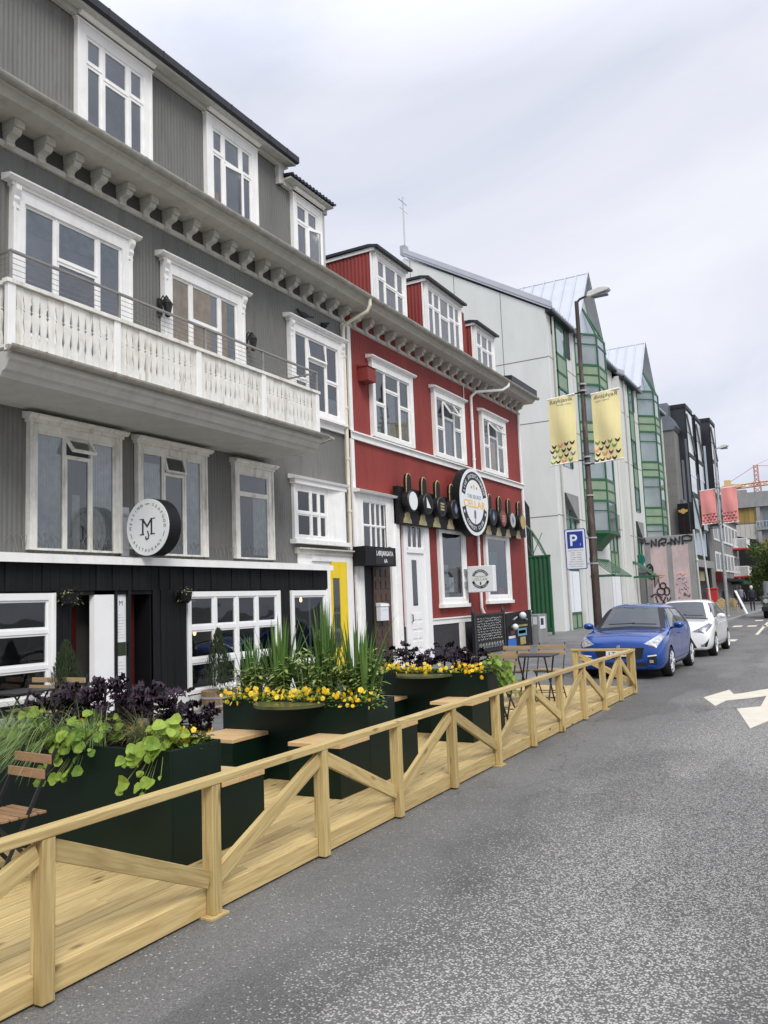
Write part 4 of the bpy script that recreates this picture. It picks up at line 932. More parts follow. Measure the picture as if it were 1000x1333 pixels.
pigeon(14.25, R(150), 'dark pigeon perched on the window ledge, nearer the balcony'); pigeon(15.05, R(60), 'dark pigeon perched on the window ledge, nearer the downpipe')
# ---- boards leaning on the plinth of the red house
bb = thing('chalkboard', 'wide black chalkboard covered in chalk writing by the red house wall', 'chalkboard', (.45, 23.2, .12))
mb = MB(); mb.box(.40, .44, 22.05, 24.25, .22, 1.24); mb.build('board', M['slate'], bb)
mb = MB()
for y in (21.98, 24.32): mb.box(.37, .46, y-.06, y+.06, .12, 1.32); mb.lathe([(.06,1.32),(.045,1.38),(.0,1.50)], (.415, y, 0), 8)
mb.box(.39, .45, 22.04, 24.26, 1.24, 1.30); mb.box(.39, .45, 22.04, 24.26, .17, .22); mb.build('frame', M['black_metal'], bb)
mb = MB(); rr = random.Random(5)
for r_ in range(9):
    y = 22.18
    while y < 24.0:
        w_ = rr.uniform(.05, .17); z = 1.14 - r_*.075 + rr.uniform(-.01,.01); mb.tube([(.4425,y,z),(.4425,y+w_*.3,z+.022),(.4425,y+w_*.6,z-.018),(.4425,y+w_,z+.012)], .0045, 3); y += w_ + rr.uniform(.03,.1)
for k in range(9):
    y = 22.25+k*.22; mb.tube([(.4425,y,.28),(.4425,y,.42),(.4425,y+.07,.36),(.4425,y+.12,.44),(.4425,y+.12,.28)], .007, 3)
mb.build('chalk_writing', M['chalk'], bb)
pb = thing('beer_poster_board', 'black board with round caps and blue and yellow drink labels beside the chalkboard', 'board', (.4, 25.6, .12))
mb = MB(); mb.prism([(24.55,.12),(26.95,.12),(26.95,1.30),(24.55,1.24)], 'x', .36, .42); mb.build('board', M['black'], pb)
for y, z, r_ in ((25.75,1.14,.115), (25.0,.80,.10)):
    mb = MB(); mb.lathe([(0,.40)]+[(r_*math.cos(t), .55+r_*math.sin(t)) for t in [-1.2+.3*k for k in range(9)]]+[(0,.55+r_)], (0,y,z), 20, 0, 'x'); mb.build('round_cap', M['sign_white'], pb)
mb = MB(); mb.tube([(.44,25.15,1.02),(.44,25.5,1.10)], .03, 6); mb.tube([(.44,26.0,1.10),(.44,26.45,.98)], .03, 6); mb.build('tap_arms', M['galv_sign'], pb)
for y0, y1, z0, z1, mm in ((24.62,25.36,.14,.42,'pub_blue'),(24.7,25.3,.44,.52,'sign_white'),(25.55,26.4,.48,.72,'pub_teal'),(25.62,26.3,.55,.66,'pub_yellow'),(25.5,26.5,.78,.84,'dull_gold'),(24.95,25.25,.56,.68,'ink_maroon'),(25.75,26.25,.2,.44,'wicker')):
    mb = MB(); mb.box(.421, .426, y0, y1, z0, z1); mb.build('drink_label', M[mm], pb)
ub = thing('utility_cabinet', 'grey utility cabinet with black and white posters at the corner of the red house', 'cabinet', (.3, 27.8, .12))
mb = MB(); mb.box(.06, .52, 27.35, 28.3, .12, 1.12); mb.build('cabinet', M['grey_conc'], ub, bevel=.01)
for x0, z0, x1, z1 in ((.10,.72,.30,1.06), (.33,.78,.48,1.04)):
    mb = MB(); mb.box(x0, x1, 27.342, 27.349, z0, z1); mb.build('poster', M['poster_white'], ub)
mb = MB(); mb.box(.521, .526, 27.5, 28.1, .62, 1.04); mb.build('poster', M['poster_white'], ub)
mb = MB(); mb.box(.527, .529, 27.6, 27.9, .75, .98); mb.box(.13, .22, 27.338, 27.3415, .8, 1.0); mb.build('poster_print', M['ink'], ub)
# ================================================================= pale concrete office block with green bays
gb = thing('office_block', 'pale concrete office block with steep metal gables and green glazed bays', 'office block', (-3, 48, 0))
EV = 15.2
wl = MB()
GX = -1.4; Y0 = 36.75
# side wall (gable end facing the older houses) and core
wl.prism([(GX,0),(GX,EV),(-8.7,19.5),(-16,15.2),(-16,0)], 'y', Y0, Y0+.25)
wl.prism([(GX-.3,0),(GX-.3,EV-.1),(-8.7,19.3),(-16,15.1),(-16,0)], 'y', Y0+.25, 50)
wl.prism([(-1.3,0),(-1.3,14.8),(-8.7,18.9),(-16,14.8),(-16,0)], 'y', 50.0, 62.6)
# front of module one, with ground floor niches left open
def front(X, y0, y1, ev, niches, bay):
    ys = sorted(niches); y = y0
    for (a, b, zt, zb) in ys:
        wl.box(X-.3, X, y, a, 0, ev, 1); wl.box(X-.3, X, a, b, zt, ev, 1); y = b
    wl.box(X-.3, X, y, y1, 0, ev, 1)
N1 = [(37.75, 40.35, 6.6, 0), (46.1, 48.9, 6.3, 0)]
N2 = [(51.3, 53.6, 6.1, 0), (59.4, 61.6, 5.9, 0)]
front(GX, Y0+.25, 49.5, EV, N1, None); front(-1.0, 49.502, 62.6, 14.8, N2, None); wl.box(-1.6, -1.302, 49.502, 50.2, 0, 14.7)
for z in (12.9, 9.85, 5.4):
    wl.box(-15, GX+.004, Y0-.006, Y0, z-.02, z+.02, 2); wl.box(GX, GX+.006, Y0, 49.4, z-.02+.05, z+.02+.05, 2); wl.box(-1.0, -.994, 49.6, 62.5, z-.3-.02, z-.3+.02, 2)
for x in (-3.6, -6.0, -8.4): wl.box(x-.015, x+.015, Y0-.005, Y0, 0, 15.2+(-x-1.4)*.58, 2)
for yv in (40.8, 46., 49.3): wl.box(GX, GX+.005, yv-.012, yv+.012, 0, EV, 2)
wl.build('wall', [M['concrete'], M['concrete_front'], M['joint']], gb)
for (a, b, zt, zb), X in [(n, GX) for n in N1] + [(n, -1.0) for n in N2]:
    MB().prism([(b-.0, zt-1.3), (b, zt), (a+.5, zt)], 'x', X-.29, X-.01).build('niche_reveal', M['grey_conc'], gb)
# main roof slopes with standing seams, gables
rf = MB()
def slope(mb, p, q, n, seams=True, th=.10):
    """roof sheet between eave line p0-p1 and top line q0-q1, n seams"""
    p0, p1 = V(p[0]), V(p[1]); q0, q1 = V(q[0]), V(q[1]); nn = (p1-p0).cross(q0-p0).normalized(); nn = nn if nn.z > 0 else -nn
    a = [p0, p1, q1, q0]; mb.add([v - nn*th for v in a] + a, [(0,1,2,3),(7,6,5,4),(0,4,5,1),(1,5,6,2),(2,6,7,3),(3,7,4,0)])
    for i in range(n+1):
        t = i/n; s, e = p0.lerp(p1, t), q0.lerp(q1, t); d = (p1-p0).normalized()*.03
        mb.add([s-d, s+d, e+d, e-d, s-d+nn*.07, s+d+nn*.07, e+d+nn*.07, e-d+nn*.07], [(4,5,6,7),(0,1,5,4),(1,2,6,5),(2,3,7,6),(3,0,4,7)])
slope(rf, ((GX+.35,Y0-.1,EV+.0),(GX+.35,49.6,EV+.0)), ((-8.7,Y0-.1,19.75),(-8.7,49.6,19.75)), 30)
slope(rf, ((-.65,49.5,14.8),(-.65,62.7,14.8)), ((-8.7,49.5,19.3),(-8.7,62.7,19.3)), 28)
rf.prism([(GX+.35,EV-.02),(-8.7,19.72),(-8.7,20.0),(GX+.35,EV+.28)], 'y', Y0-.12, Y0+.02)
rf.prism([(-.65,14.78),(-8.7,19.28),(-8.7,19.55),(-.65,15.05)], 'y', 49.45, 49.58)
def gable(yc, hw, zb, zt, X, xb):
    slope(rf, ((xb,yc-hw,zb),(X+.5,yc-hw,zb)), ((xb,yc,zt),(X+.5,yc,zt)), 14)
    slope(rf, ((xb,yc+hw,zb),(X+.5,yc+hw,zb)), ((xb,yc,zt),(X+.5,yc,zt)), 14)
gable(43.35, 2.85, EV+.05, 19.15, GX, -9.5); gable(56.0, 2.7, 14.85, 18.5, -1.0, -9)
rf.build('roof', M['seam_roof'], gb)
mb = MB(); mb.prism([(40.55,EV-.05),(46.15,EV-.05),(43.35,18.9)], 'x', GX-.2, GX+.01); mb.prism([(53.4,14.7),(58.6,14.7),(56.0,18.25)], 'x', -1.2, -.99); mb.build('gable_wall', M['concrete_front'], gb)
for bx in ((GX+.0, GX+.33, Y0-.05, 40.5, EV-.16, EV-.04), (GX, GX+.33, 46.2, 49.5, EV-.16, EV-.04), (-1., -.67, 49.5, 53.3, 14.64, 14.76), (-1., -.67, 58.7, 62.6, 14.64, 14.76)): MB().box(*bx).build('eaves_soffit', M['roof_dark'], gb)
for bx in ((GX, GX+.05, 39.62, 40.4, 13.6, EV-.16), (GX, GX+.05, 37.4, 37.75, 14.2, EV-.16), (-1,-.95,52.82,53.2,13.2,14.64)): MB().box(*bx).build('eaves_dark_plate', M['roof_dark'], gb)  # thin dark plates flat on the wall below the soffit
# slim vertical window strips
def strip(X, y0, y1, spans):
    s = MB(); g1 = MB()
    for (za, zb, kind) in spans:
        if kind == 'g': g1.quad((X+.03, y0+.06, za), (X+.03, y1-.06, za), (X+.03, y1-.06, zb), (X+.03, y0+.06, zb))
        else: s.box(X, X+.04, y0+.06, y1-.06, za+.03, zb-.03, 1)
        s.box(X, X+.07, y0, y1, zb-.05, zb+.05)
    s.box(X, X+.07, y0, y0+.07, spans[-1][0], spans[0][1]); s.box(X, X+.07, y1-.07, y1, spans[-1][0], spans[0][1])
    b = MB(); b.quad((X+.006, y0, spans[-1][0]), (X+.006, y1, spans[-1][0]), (X+.006, y1, spans[0][1]), (X+.006, y0, spans[0][1]))
    o = s.build('window_strip', [M['green_frame'], M['green_panel']], gb); g1.build('pane', M['bay_glass'], o); b.build('room_behind', M['bay_in'], o)
strip(GX, 38.0, 39.6, [(13.4,15.0,'g'),(12.5,13.4,'p'),(11.7,12.5,'p'),(10.2,11.7,'g'),(9.4,10.2,'p'),(7.9,9.4,'g')])
strip(GX, 46.3, 47.3, [(13.4,15.0,'g'),(11.7,13.4,'p'),(10.0,11.7,'g'),(7.6,10.0,'g')])
strip(-1.0, 51.6, 52.8, [(13.0,14.6,'g'),(11.2,13.0,'p'),(9.5,11.2,'g'),(8.2,9.5,'p'),(6.7,8.2,'g')])
strip(-1.0, 59.0, 59.8, [(12.,14.5,'g'),(10,12.,'p'),(7.5,10,'g')])
# ground floor shop windows in the niches
for (a, b, zt, zb), X in [(n, GX) for n in N1] + [(n, -1.0) for n in N2]:
    s = MB(); Xg = X-.26
    for y in (a+.06, (a*2+b)/3, (a+b*2)/3, b-.06): s.box(Xg, Xg+.07, y-.05, y+.05, .1, zt)
    for z in (.12, .85, 2.95, 4.1, zt-.1): s.box(Xg, Xg+.06, a, b, z-.06, z+.06)
    s.box(Xg, Xg+.04, a, b, .12, .85, 1); s.box(Xg, Xg+.04, a, b, 2.95, 4.1, 1)
    o = s.build('shop_window', [M['green_frame'], M['green_panel']], gb)
    q = MB(); q.quad((Xg+.03,a,4.1),(Xg+.03,b,4.1),(Xg+.03,b,zt),(Xg+.03,a,zt)); q.build('pane', M['bay_glass'], o)
    q = MB(); q.quad((Xg+.008,a,.1),(Xg+.008,b,.1),(Xg+.008,b,zt),(Xg+.008,a,zt)); q.build('room_behind', M['bay_in'], o)
    q = MB(); q.box(Xg+.062, Xg+.072, a+.1, (a+b)/2-.03, .92, 2.88); q.box(Xg+.062, Xg+.072, (a+b)/2+.03, b-.1, .92, 2.88); q.build('window_poster', M['poster_white'], o)
# projecting green bays
def bay(X, yc, hw, dx, ev, zb):
    P = [(X, yc-hw), (X+dx, yc-hw*.45), (X+dx, yc+hw*.45), (X, yc+hw)]
    fr = MB(); PAS = [MB() for _ in range(3)]; GLS = [MB() for _ in range(3)]; bk = MB()
    floors = [(ev-1.35, ev+.3, 'g'), (ev-2.4, ev-1.35, 'p'), (ev-4.4, ev-2.4, 'g'), (ev-5.4, ev-4.4, 'p'), (ev-7.4, ev-5.4, 'g'), (ev-8.5, ev-7.4, 'p'), (zb, ev-8.5, 'g')]
    for i in range(3):
        pa, gl = PAS[i], GLS[i]
        a, b = V((*P[i], 0)), V((*P[i+1], 0)); d = (b-a).normalized(); nn = V((d.y, -d.x, 0)); nn = nn if nn.x > -.01 else -nn
        def panel(m_, mat, za, zb_, ins, off):
            p, q = a+d*ins+nn*off, b-d*ins+nn*off; m_.quad((p.x,p.y,za),(q.x,q.y,za),(q.x,q.y,zb_),(p.x,p.y,zb_), mat)
        def bar(z, h=.06):
            p, q = a+nn*.03, b+nn*.03; p2, q2 = a-nn*.04, b-nn*.04
            fr.add([(p.x,p.y,z-h),(q.x,q.y,z-h),(q2.x,q2.y,z-h),(p2.x,p2.y,z-h),(p.x,p.y,z+h),(q.x,q.y,z+h),(q2.x,q2.y,z+h),(p2.x,p2.y,z+h)], [(0,1,5,4),(4,5,6,7),(0,3,2,1),(1,2,6,5),(3,0,4,7)])
        for (za, zb_, k) in floors:
            if k == 'p': panel(pa, 0, za, zb_, 0, .0); bar((za+zb_)/2, .035)
            else: panel(gl, 0, za, zb_, 0, .0); bar(mix(za, zb_, .68), .03)
            bar(zb_)
        bar(zb, .08)
        panel(bk, 0, zb, ev+.3, .05, -.12)
    for p in P: fr.tube([(p[0], p[1], zb-.08), (p[0], p[1], ev+.33)], .055, 6)
    # glazed hip running up into the gable, sloped wedge below
    top = V((X+.02, yc, ev+2.3)); Q = [V((p[0], p[1], ev+.3)) for p in P]
    for i in range(3): GLS[i].add([Q[i], Q[i+1], top], [(0,1,2)])
    for q in Q: fr.tube([q, top], .05, 6)
    low = [V((X, yc-hw*.5, zb-.9)), V((X, yc+hw*.5, zb-.9))]; Q = [V((p[0], p[1], zb)) for p in P]
    fr.add([Q[0], Q[1], Q[2], Q[3], low[0], low[1]], [(0,1,4),(1,2,5,4),(2,3,5)])
    o = fr.build('bay_window', M['green_frame'], gb); [m_.build('spandrel', M['green_panel'], o) for m_ in PAS]; [m_.build('pane', M['bay_glass'], o) for m_ in GLS]; bk.build('room_behind', M['bay_in'], o)
bay(GX, 43.3, 1.85, .92, EV-.2, 4.9); bay(-1.0, 56.0, 1.7, .9, 14.55, 4.7)
# slatted green canopies over the entrances
for (X, a, b) in ((GX, 41.6, 45.4), (-1.0, 49.6, 50.9)):
    mb = MB(); mb.box(X, X+1.2, a, a+.06, 2.58, 2.70); mb.box(X+1.14, X+1.22, a, b, 2.58, 2.68); mb.box(X, X+.08, a, b, 3.48, 3.58)
    y = a+.03
    while y < b: mb.tube([(X+.03, y, 3.55), (X+1.16, y, 2.68)], .03, 5); y += .62
    mb.build('entrance_canopy', M['green_frame'], gb)
for x, y, z in ((GX+.1, Y0+.7, 15.0), (-.92, 50.3, 14.7), (-.92, 62.2, 14.7)): MB().tube([(x, y, z), (x, y, .1)], .055, 8).build('downpipe', M['trim_grey'], gb)
mb = MB(); mb.prism([(-4.4,3.2),(-4.4,6.5),(-3.1,6.5),(-2.75,5.9),(-2.75,3.2)], 'y', Y0-.012, Y0-.004); mb.build('side_window', M['car_glass'], gb)
mb = MB(); mb.box(-8.9, -8.6, Y0-.1, Y0+.3, 19.7, 20.18); mb.tube([(-8.7,Y0+.1,20.3),(-8.7,Y0+.1,22.9)], .035, 6); mb.tube([(-8.9,Y0+.1,22.4),(-8.45,Y0+.1,21.9)], .02, 5); mb.tube([(-8.7,Y0-.4,22.6),(-8.7,Y0+.5,22.6)], .02, 5); mb.build('roof_antenna', M['galv_sign'], gb)

# green gate in the gap between the red house and the office block
gt = thing('green_gate', 'green corrugated gate with curved bar fence on top in the gap beside the red house', 'gate', (-2.3, 33.5, .1))
GYY = 33.5
mb = MB(); corr_y(mb, GYY, -1.9, -.95, .25, 3.4, pitch=.19, amp=.05); mb.box(-1.9, -.95, GYY+.01, GYY+.05, .25, 3.4); mb.build('gate_leaf', M['green_gate'], gt)
mb = MB()
mb.box(-3.6, -.85, GYY-.06, GYY+.02, 3.38, 3.46); mb.box(-3.6, -.95, GYY-.08, GYY-.02, .3, .42)
for x in (-1.95, -.92, -2.5): mb.box(x-.04, x+.04, GYY-.07, GYY+.04, .1, 3.4)
top = [(-3.6,4.75),(-1.85,4.75),(-1.6,4.5),(-1.3,4.0),(-1.05,3.45)]
for a, b in zip(top[:-1], top[1:]): mb.tube([(a[0],GYY-.02,a[1]),(b[0],GYY-.02,b[1])], .045, 6)
for x in (-3.2, -2.65, -2.1, -1.6): 
    zt = 4.75 if x < -1.85 else 4.5
    mb.tube([(x,GYY-.02,3.42),(x,GYY-.02,zt)], .035, 5); mb.tube([(x,GYY-.02,3.5),(x+.45,GYY-.02,zt-.1)], .015, 4); mb.tube([(x+.45,GYY-.02,3.5),(x,GYY-.02,zt-.1)], .015, 4)
mb.build('bar_frame', M['green_frame'], gt)
mb = MB(); mb.box(-2.42, -2.05, GYY-.05, GYY+.03, .1, 3.38); mb.build('concrete_post', M['grey_conc'], gt)
mb = MB(); mb.box(-3.5, -2.6, GYY+.0, GYY+.04, .1, 3.38); mb.build('side_panel', M['green_frame'], gt)
mb = MB(); mb.box(-2.98, -2.56, GYY-.06, GYY-.02, .75, 2.7); mb.build('white_poster', M['poster_white'], gt)

# graffiti wall block
gw = thing('graffiti_wall', 'grey concrete street block with two faded pink panels covered in black graffiti', 'wall', (.9, 51.4, .1))
mb = MB(); mb.box(-.56, 2.28, 51.0, 51.7, .1, 5.04); mb.build('block', M['grey_conc'], gw, bevel=.02)
mb = MB(); mb.box(-.22, .72, 50.985, 50.997, .4, 4.45); mb.box(1.02, 1.95, 50.985, 50.997, .4, 4.45); mb.build('pink_panel', M['graf_pink'], gw)
def strokes(mb, segs, x, z, s, r, Y=50.97):
    for sg in segs: mb.tube([(.86+(x+a*s)*.94, Y, .12+(z+b*s)*.93) for a, b in sg], r, 5)
G1 = [[(0,.9),(.1,.5),(.35,.5)],[(.5,.2),(.5,.75),(.85,.25),(.85,.8)],[(1.05,.2),(1.05,.6)],[(1.05,.6),(1.3,.8),(1.6,.75),(1.55,.5),(1.2,.45),(1.45,.25)]]
mb = MB(); strokes(mb, G1, -1.45, 4.45, .85, .05); strokes(mb, [[(0,.45),(.3,.5)],[(.3,.3),(.3,.85),(.65,.35)],[(.6,.3),(.62,.9),(.95,.35),(1.0,.95)],[(1.2,.3),(1.2,.95),(1.6,1.0),(1.95,.85),(1.9,.6),(1.5,.55),(1.3,.6)]], -.05, 4.45, .78, .05)
ell = lambda cx, cz, a, b: [(cx+a*math.cos(t*math.pi/6), cz+b*math.sin(t*math.pi/6)) for t in range(13)]
strokes(mb, [ell(.25,3.05,.2,.33), ell(.3,3.0,.12,.2), [(.1,2.6),(.4,2.4),(.6,2.75)], [(.5,2.5),(.5,1.9),(.75,2.4),(.8,1.9)], ell(1.0,1.95,.17,.2), ell(.85,1.6,.25,.22), ell(1.2,1.6,.16,.25), [(.2,1.3),(.5,1.45),(.9,1.2)], [(.5,1.3),(.65,.75)], [(.75,1.2),(1.1,.8)], [(1.1,1.25),(.85,.75)], [(1.2,1.2),(1.25,.9),(1.4,1.2)]], -1.5, .15, 1., .04)
strokes(mb, [[(0,1.2),(.1,.6)],[(0,.9),(.3,.95)],[(.3,1.2),(.35,.6)],[(.45,1.15),(.5,.75),(.7,.75),(.65,1.2)],[(.8,.7),(.85,1.15),(1.2,1.2)],[(.85,.95),(1.1,.9)]], .28, .1, .85, .035)
rr = random.Random(9)
for k in range(26):
    x, z = rr.uniform(.32, 1.1), rr.uniform(1.3, 2.6); strokes(mb, [[(0,0),(rr.uniform(-.1,.1),rr.uniform(-.12,.12)),(rr.uniform(-.1,.15),rr.uniform(-.1,.1))]], x, z, 1., .01)
mb.build('black_graffiti', M['ink'], gw)
mb = MB(); strokes(mb, [[(0,0),(.25,.08),(.5,.02)],[(.1,-.12),(.4,-.05)]], -.85, 2.75, 1., .022); strokes(mb, [[(0,0),(.2,.12),(.35,-.05),(.5,.1)]], .4, 2.75, 1., .025); mb.build('coral_graffiti', M['ink_coral'], gw)
ps = thing('side_entrance', 'low grey entrance with a teal sheet hanging over its roof beside the graffiti wall', 'porch', (-.8, 51.3, .1))
mb = MB(); mb.box(-.985, -.57, 51.1, 51.6, .1, 2.9); mb.build('wall', M['grey_conc'], ps)
mb = MB(); mb.box(-.985, -.5, 50.92, 51.65, 2.9, 3.2); mb.build('roof', M['dark_metal'], ps)
mb = MB(); mb.box(-.93, -.64, 51.06, 51.095, .15, 2.7); mb.build('door', M['stone'], ps)
mb = MB(); n = 8; vs = []
for i in range(n+1):
    for j in range(5): vs.append((-.98+.42*i/n, 50.86+.05*j+.03*math.sin(i*2.), 3.95 - .17*j*(.4+.6*math.sin(math.pi*i/n)) + .04*math.sin(i*1.7+j)))
mb.add(vs, [(i*5+j, (i+1)*5+j, (i+1)*5+j+1, i*5+j+1) for i in range(n) for j in range(4)]); mb.build('tarpaulin', M['teal_cloth'], ps, smooth=True)
ob = MB(); ob.prism([(-.34,.0),(.34,.0),(.30,.5),(.22,1.12),(.12,1.2),(-.02,1.14),(-.14,1.19),(-.24,1.12),(-.30,.5)], 'y', -.2, .2); o = ob.build('traffic_barrier', M['orange'], None, org=(0,0,0), bevel=.06); o.location = (3.92, 31.6, .121); tag(o, 'orange plastic barrier on the pavement, showing between the blue and white cars', 'barrier')

# ================================================================= hotel with black glass bays
ht = thing('hotel_block', 'tall hotel with grey stone end wall and black glass bay towers', 'hotel', (-4, 74, 0))
mb = MB(); mb.box(-14, -.75, 66, 90, 0, 14.2); mb.build('stone_wall', M['stone'], ht)
mb = MB()
for z in range(1, 14): mb.box(-6, -.745, 65.992, 66, z-.012, z+.012)
for x in (-1.6, -2.5, -3.4): mb.box(x-.01, x+.01, 65.992, 66, 0, 14.2)
mb.build('stone_joints', M['joint'], ht)
mb = MB(); mb.prism([(-14,14.2),(-.7,14.2),(-.5,14.5),(-.9,15.3),(-1.6,15.6),(-14,15.6)], 'y', 65.9, 90); mb.box(-14, -1.2, 67, 90, 15.6, 16.6); mb.build('roof', M['dark_metal'], ht)
def tower(y0, y1, x1, zb, zt, seed):
    mb = MB(); mb.box(-1.2, x1, y0, y1, zb, zt); t = mb.build('bay_tower', M['dark_clad'], ht)
    fr = MB(); fr.box(-1.25, x1+.08, y0-.08, y1+.08, zt, zt+.32); fr.box(x1, x1+.06, y0-.05, y0+.1, zb, zt); fr.box(x1, x1+.06, y1-.1, y1+.05, zb, zt)
    for z in (mix(zb,zt,.30), mix(zb,zt,.62)): fr.box(x1, x1+.07, y0, y1, z-.15, z+.15)
    fr.build('frame', M['plastic'], t)
    p = MB(); r2 = random.Random(seed)
    for i, (za, zb_) in enumerate(((.02,.28),(.32,.46),(.47,.60),(.64,.80),(.81,.98))):
        p.box(x1+.002, x1+.03, y0+.15, y1-.15 - (r2.random()*.5 if i % 2 else 0), mix(zb,zt,za), mix(zb,zt,zb_))
    p.box(x1+.031, x1+.05, y0+.15, y1-.15, mix(zb,zt,.45), mix(zb,zt,.47))
    p.build('pane', M['light_pane'], t)
    q = MB(); q.tube([(x1+.09, y0+.2, mix(zb,zt,.30)), (x1+.09, y1-.1, mix(zb,zt,.05))], .07, 5); q.tube([(x1+.09, y0+.2, mix(zb,zt,.95)), (x1+.09, y1-.1, mix(zb,zt,.66))], .07, 5); q.build('diagonal_brace', M['stone'], t)
    q = MB()
    for k in range(3):
        xx = -1.0 + .35*k; q.box(xx, xx+.18, y0-.012, y0-.002, mix(zb,zt,.1+.2*r2.random()), mix(zb,zt,.35+.5*r2.random()))
    q.build('side_pane', M['screen'] if seed == 3 else M['dark_metal'], t)
tower(68.3, 71.6, -.10, 6.4, 16.3, 1); tower(73.2, 76.2, -.10, 6.6, 16.3, 2); tower(79.0, 82.4, .35, 7.4, 17.0, 3)
mb = MB(); mb.prism([(66.5,7.95),(78.6,7.4),(78.6,8.2),(66.5,8.75)], 'x', -.75, -.45); mb.build('fascia_band', M['dark_metal'], ht)
mb = MB(); mb.box(-.745, -.5, 69.4, 77.2, 4.65, 7.15); mb.build('pale_screen', M['screen'], ht)
mb = MB(); mb.box(-.745, -.40, 68.9, 69.3, .1, 7.4); mb.box(-.745, -.40, 77.3, 78.3, .1, 7.6); mb.box(-.745, -.6, 68, 78, .1, 4.5); mb.build('dark_shopfront', M['dark_clad'], ht)
mb = MB(); mb.box(-.745, -.15, 66.5, 78.4, 3.6, 4.2); mb.build('shop_canopy', M['grey_conc'], ht)
mb = MB(); mb.box(-.6, -.55, 72.5, 75, 2.5, 3.3); mb.build('shop_sign', M['dull_gold'], ht)
vs_ = thing('vertical_sign', 'tall black projecting sign with a gold winged disc on the grey stone corner', 'sign', (-.35, 65.7, 4.6))
mb = MB(); mb.box(-.80, .0, 65.5, 65.85, 4.55, 8.35); mb.build('sign_box', M['black'], vs_, bevel=.02)
mb = MB(); mb.lathe([(.20,65.47),(.20,65.49)], (-.40,0,7.75), 18, 0, 'y'); mb.add([(-.76,65.485,7.86),(-.55,65.485,7.86),(-.55,65.485,7.66),(-.70,65.485,7.68)], [(0,1,2,3)]); mb.add([(-.04,65.485,7.86),(-.25,65.485,7.86),(-.25,65.485,7.66),(-.10,65.485,7.68)], [(0,1,2,3)]); mb.build('gold_emblem', M['gold'], vs_)
mb = MB()
for k, c_ in enumerate('HARDROCKCAFE'): put_text(mb, c_, (-.40, 65.49, 7.12-k*.215), (1,0,0), (0,0,1), .22, 0, bold=True)
mb.build('lettering', M['dark_red'], vs_)
# leaning pale poles and a red box by the shopfront
for x0, x1, lab in ((2.42, 2.32, 'pale flag pole by the graffiti wall, nearer the wall'), (2.98, 2.68, 'pale flag pole by the graffiti wall, farther from the wall')):
    mb = MB(); mb.tube([(x0, 51.2, .12), (x1, 51.2, 5.3)], .055, 8); mb.lathe([(.07,3.4),(.1,3.5),(.07,3.6)], ((x0+x1)/2, 51.2, 0), 8) if x0 < 2.6 else None
    tag(mb.build('flag_pole', M['trim_grey'], None, org=(x0,51.2,.12)), lab, 'pole', 'pale poles beside the graffiti wall')
mb = MB(); mb.box(1.55, 2.2, 60, 60.6, .12, 1.75); mb.box(1.5, 2.25, 59.95, 60.65, 1.75, 1.85); tag(mb.build('red_kiosk_box', M['red_plastic'], None, org=(1.9,60.3,.12), bevel=.03), 'red metal box standing between the pale poles by the graffiti wall', 'box')

# ================================================================= white house with balconies, far end
wh = thing('white_house', 'distant grey and white building with white balconies over a beige curtained ground floor', 'house', (-4, 95, 0))
mb = MB(); mb.box(-14, -.8, 84, 106, 2.6, 9.3); mb.build('wall', M['grey_conc'], wh)
mb = MB(); mb.box(-14, -1.1, 83.9, 106.1, 0, 2.6); mb.build('ground_floor', M['plastic'], wh)
mb = MB(); y = 84.0
while y < 105.5: mb.box(-1.05, -.9+.12*random.random(), y, y+.62, .1, 2.45, 0, random.random()); y += .85
mb.build('beige_panels', M['beige'], wh)
for z0, z1 in ((3.5, 5.4), (6.5, 8.6)):
    for k in range(7):
        y = 84.6+k*3.0; mb = MB(); mb.box(-.8, -.7, y, y+2.3, z0, z1); o = mb.build('window', M['white_clean'], wh)
        mb = MB()
        for j in range(3): mb.box(-.7, -.69, y+.2+j*.72, y+.62+j*.72, z0+.2, z1-.2)
        mb.build('pane', M['dark_in'] if k % 3 == 2 else M['dark_metal'], o)
for (a, z) in ((99, 2.95), (100, 6.1)):
    mb = MB(); mb.box(-.8, .7, a, a+4.4, z, z+.16); o = mb.build('balcony', M['red_plastic'], wh)
    mb = MB()
    for k in range(14): mb.box(-.75+.105*k, -.70+.105*k, a-.0, a+.04, z+.16, z+1.2)
    for k in range(30): mb.box(.64, .68, a+.146*k, a+.146*k+.07, z+.16, z+1.2)
    mb.box(-.8, .72, a-.02, a+.06, z+1.15, z+1.25); mb.box(.62, .70, a, a+4.4, z+1.15, z+1.25); mb.build('balustrade', M['white_clean'], o)
mb = MB(); mb.box(-.8, .3, 84, 106, 2.5, 2.75); mb.box(-.79, .45, 96, 105, 2.2, 2.55, 1); mb.box(-.8, -.2, 83.5, 84.5, 2.4, 3.4, 2); mb.build('shop_awning', [M['plastic'], M['green_frame'], M['maroon'] if 'maroon' in M else M['dark_red']], wh)
mb = MB(); mb.prism([(-14,9.3),(-.4,9.3),(-.6,9.7),(-4,11.6),(-14,11.6)], 'y', 83.8, 106.2); mb.build('roof', M['dark_metal'], wh)
dg_ = MB(); dg_.prism([(-9,0),(2.0,0),(2.0,6.1),(.9,7.6),(-2,8.4),(-9,8.4)], 'y', 110, 118); tag(dg_.build('dark_gabled_house', M['plastic'], None, org=(-3,112,0)), 'dark purple-grey gabled house behind the white balconies', 'house')
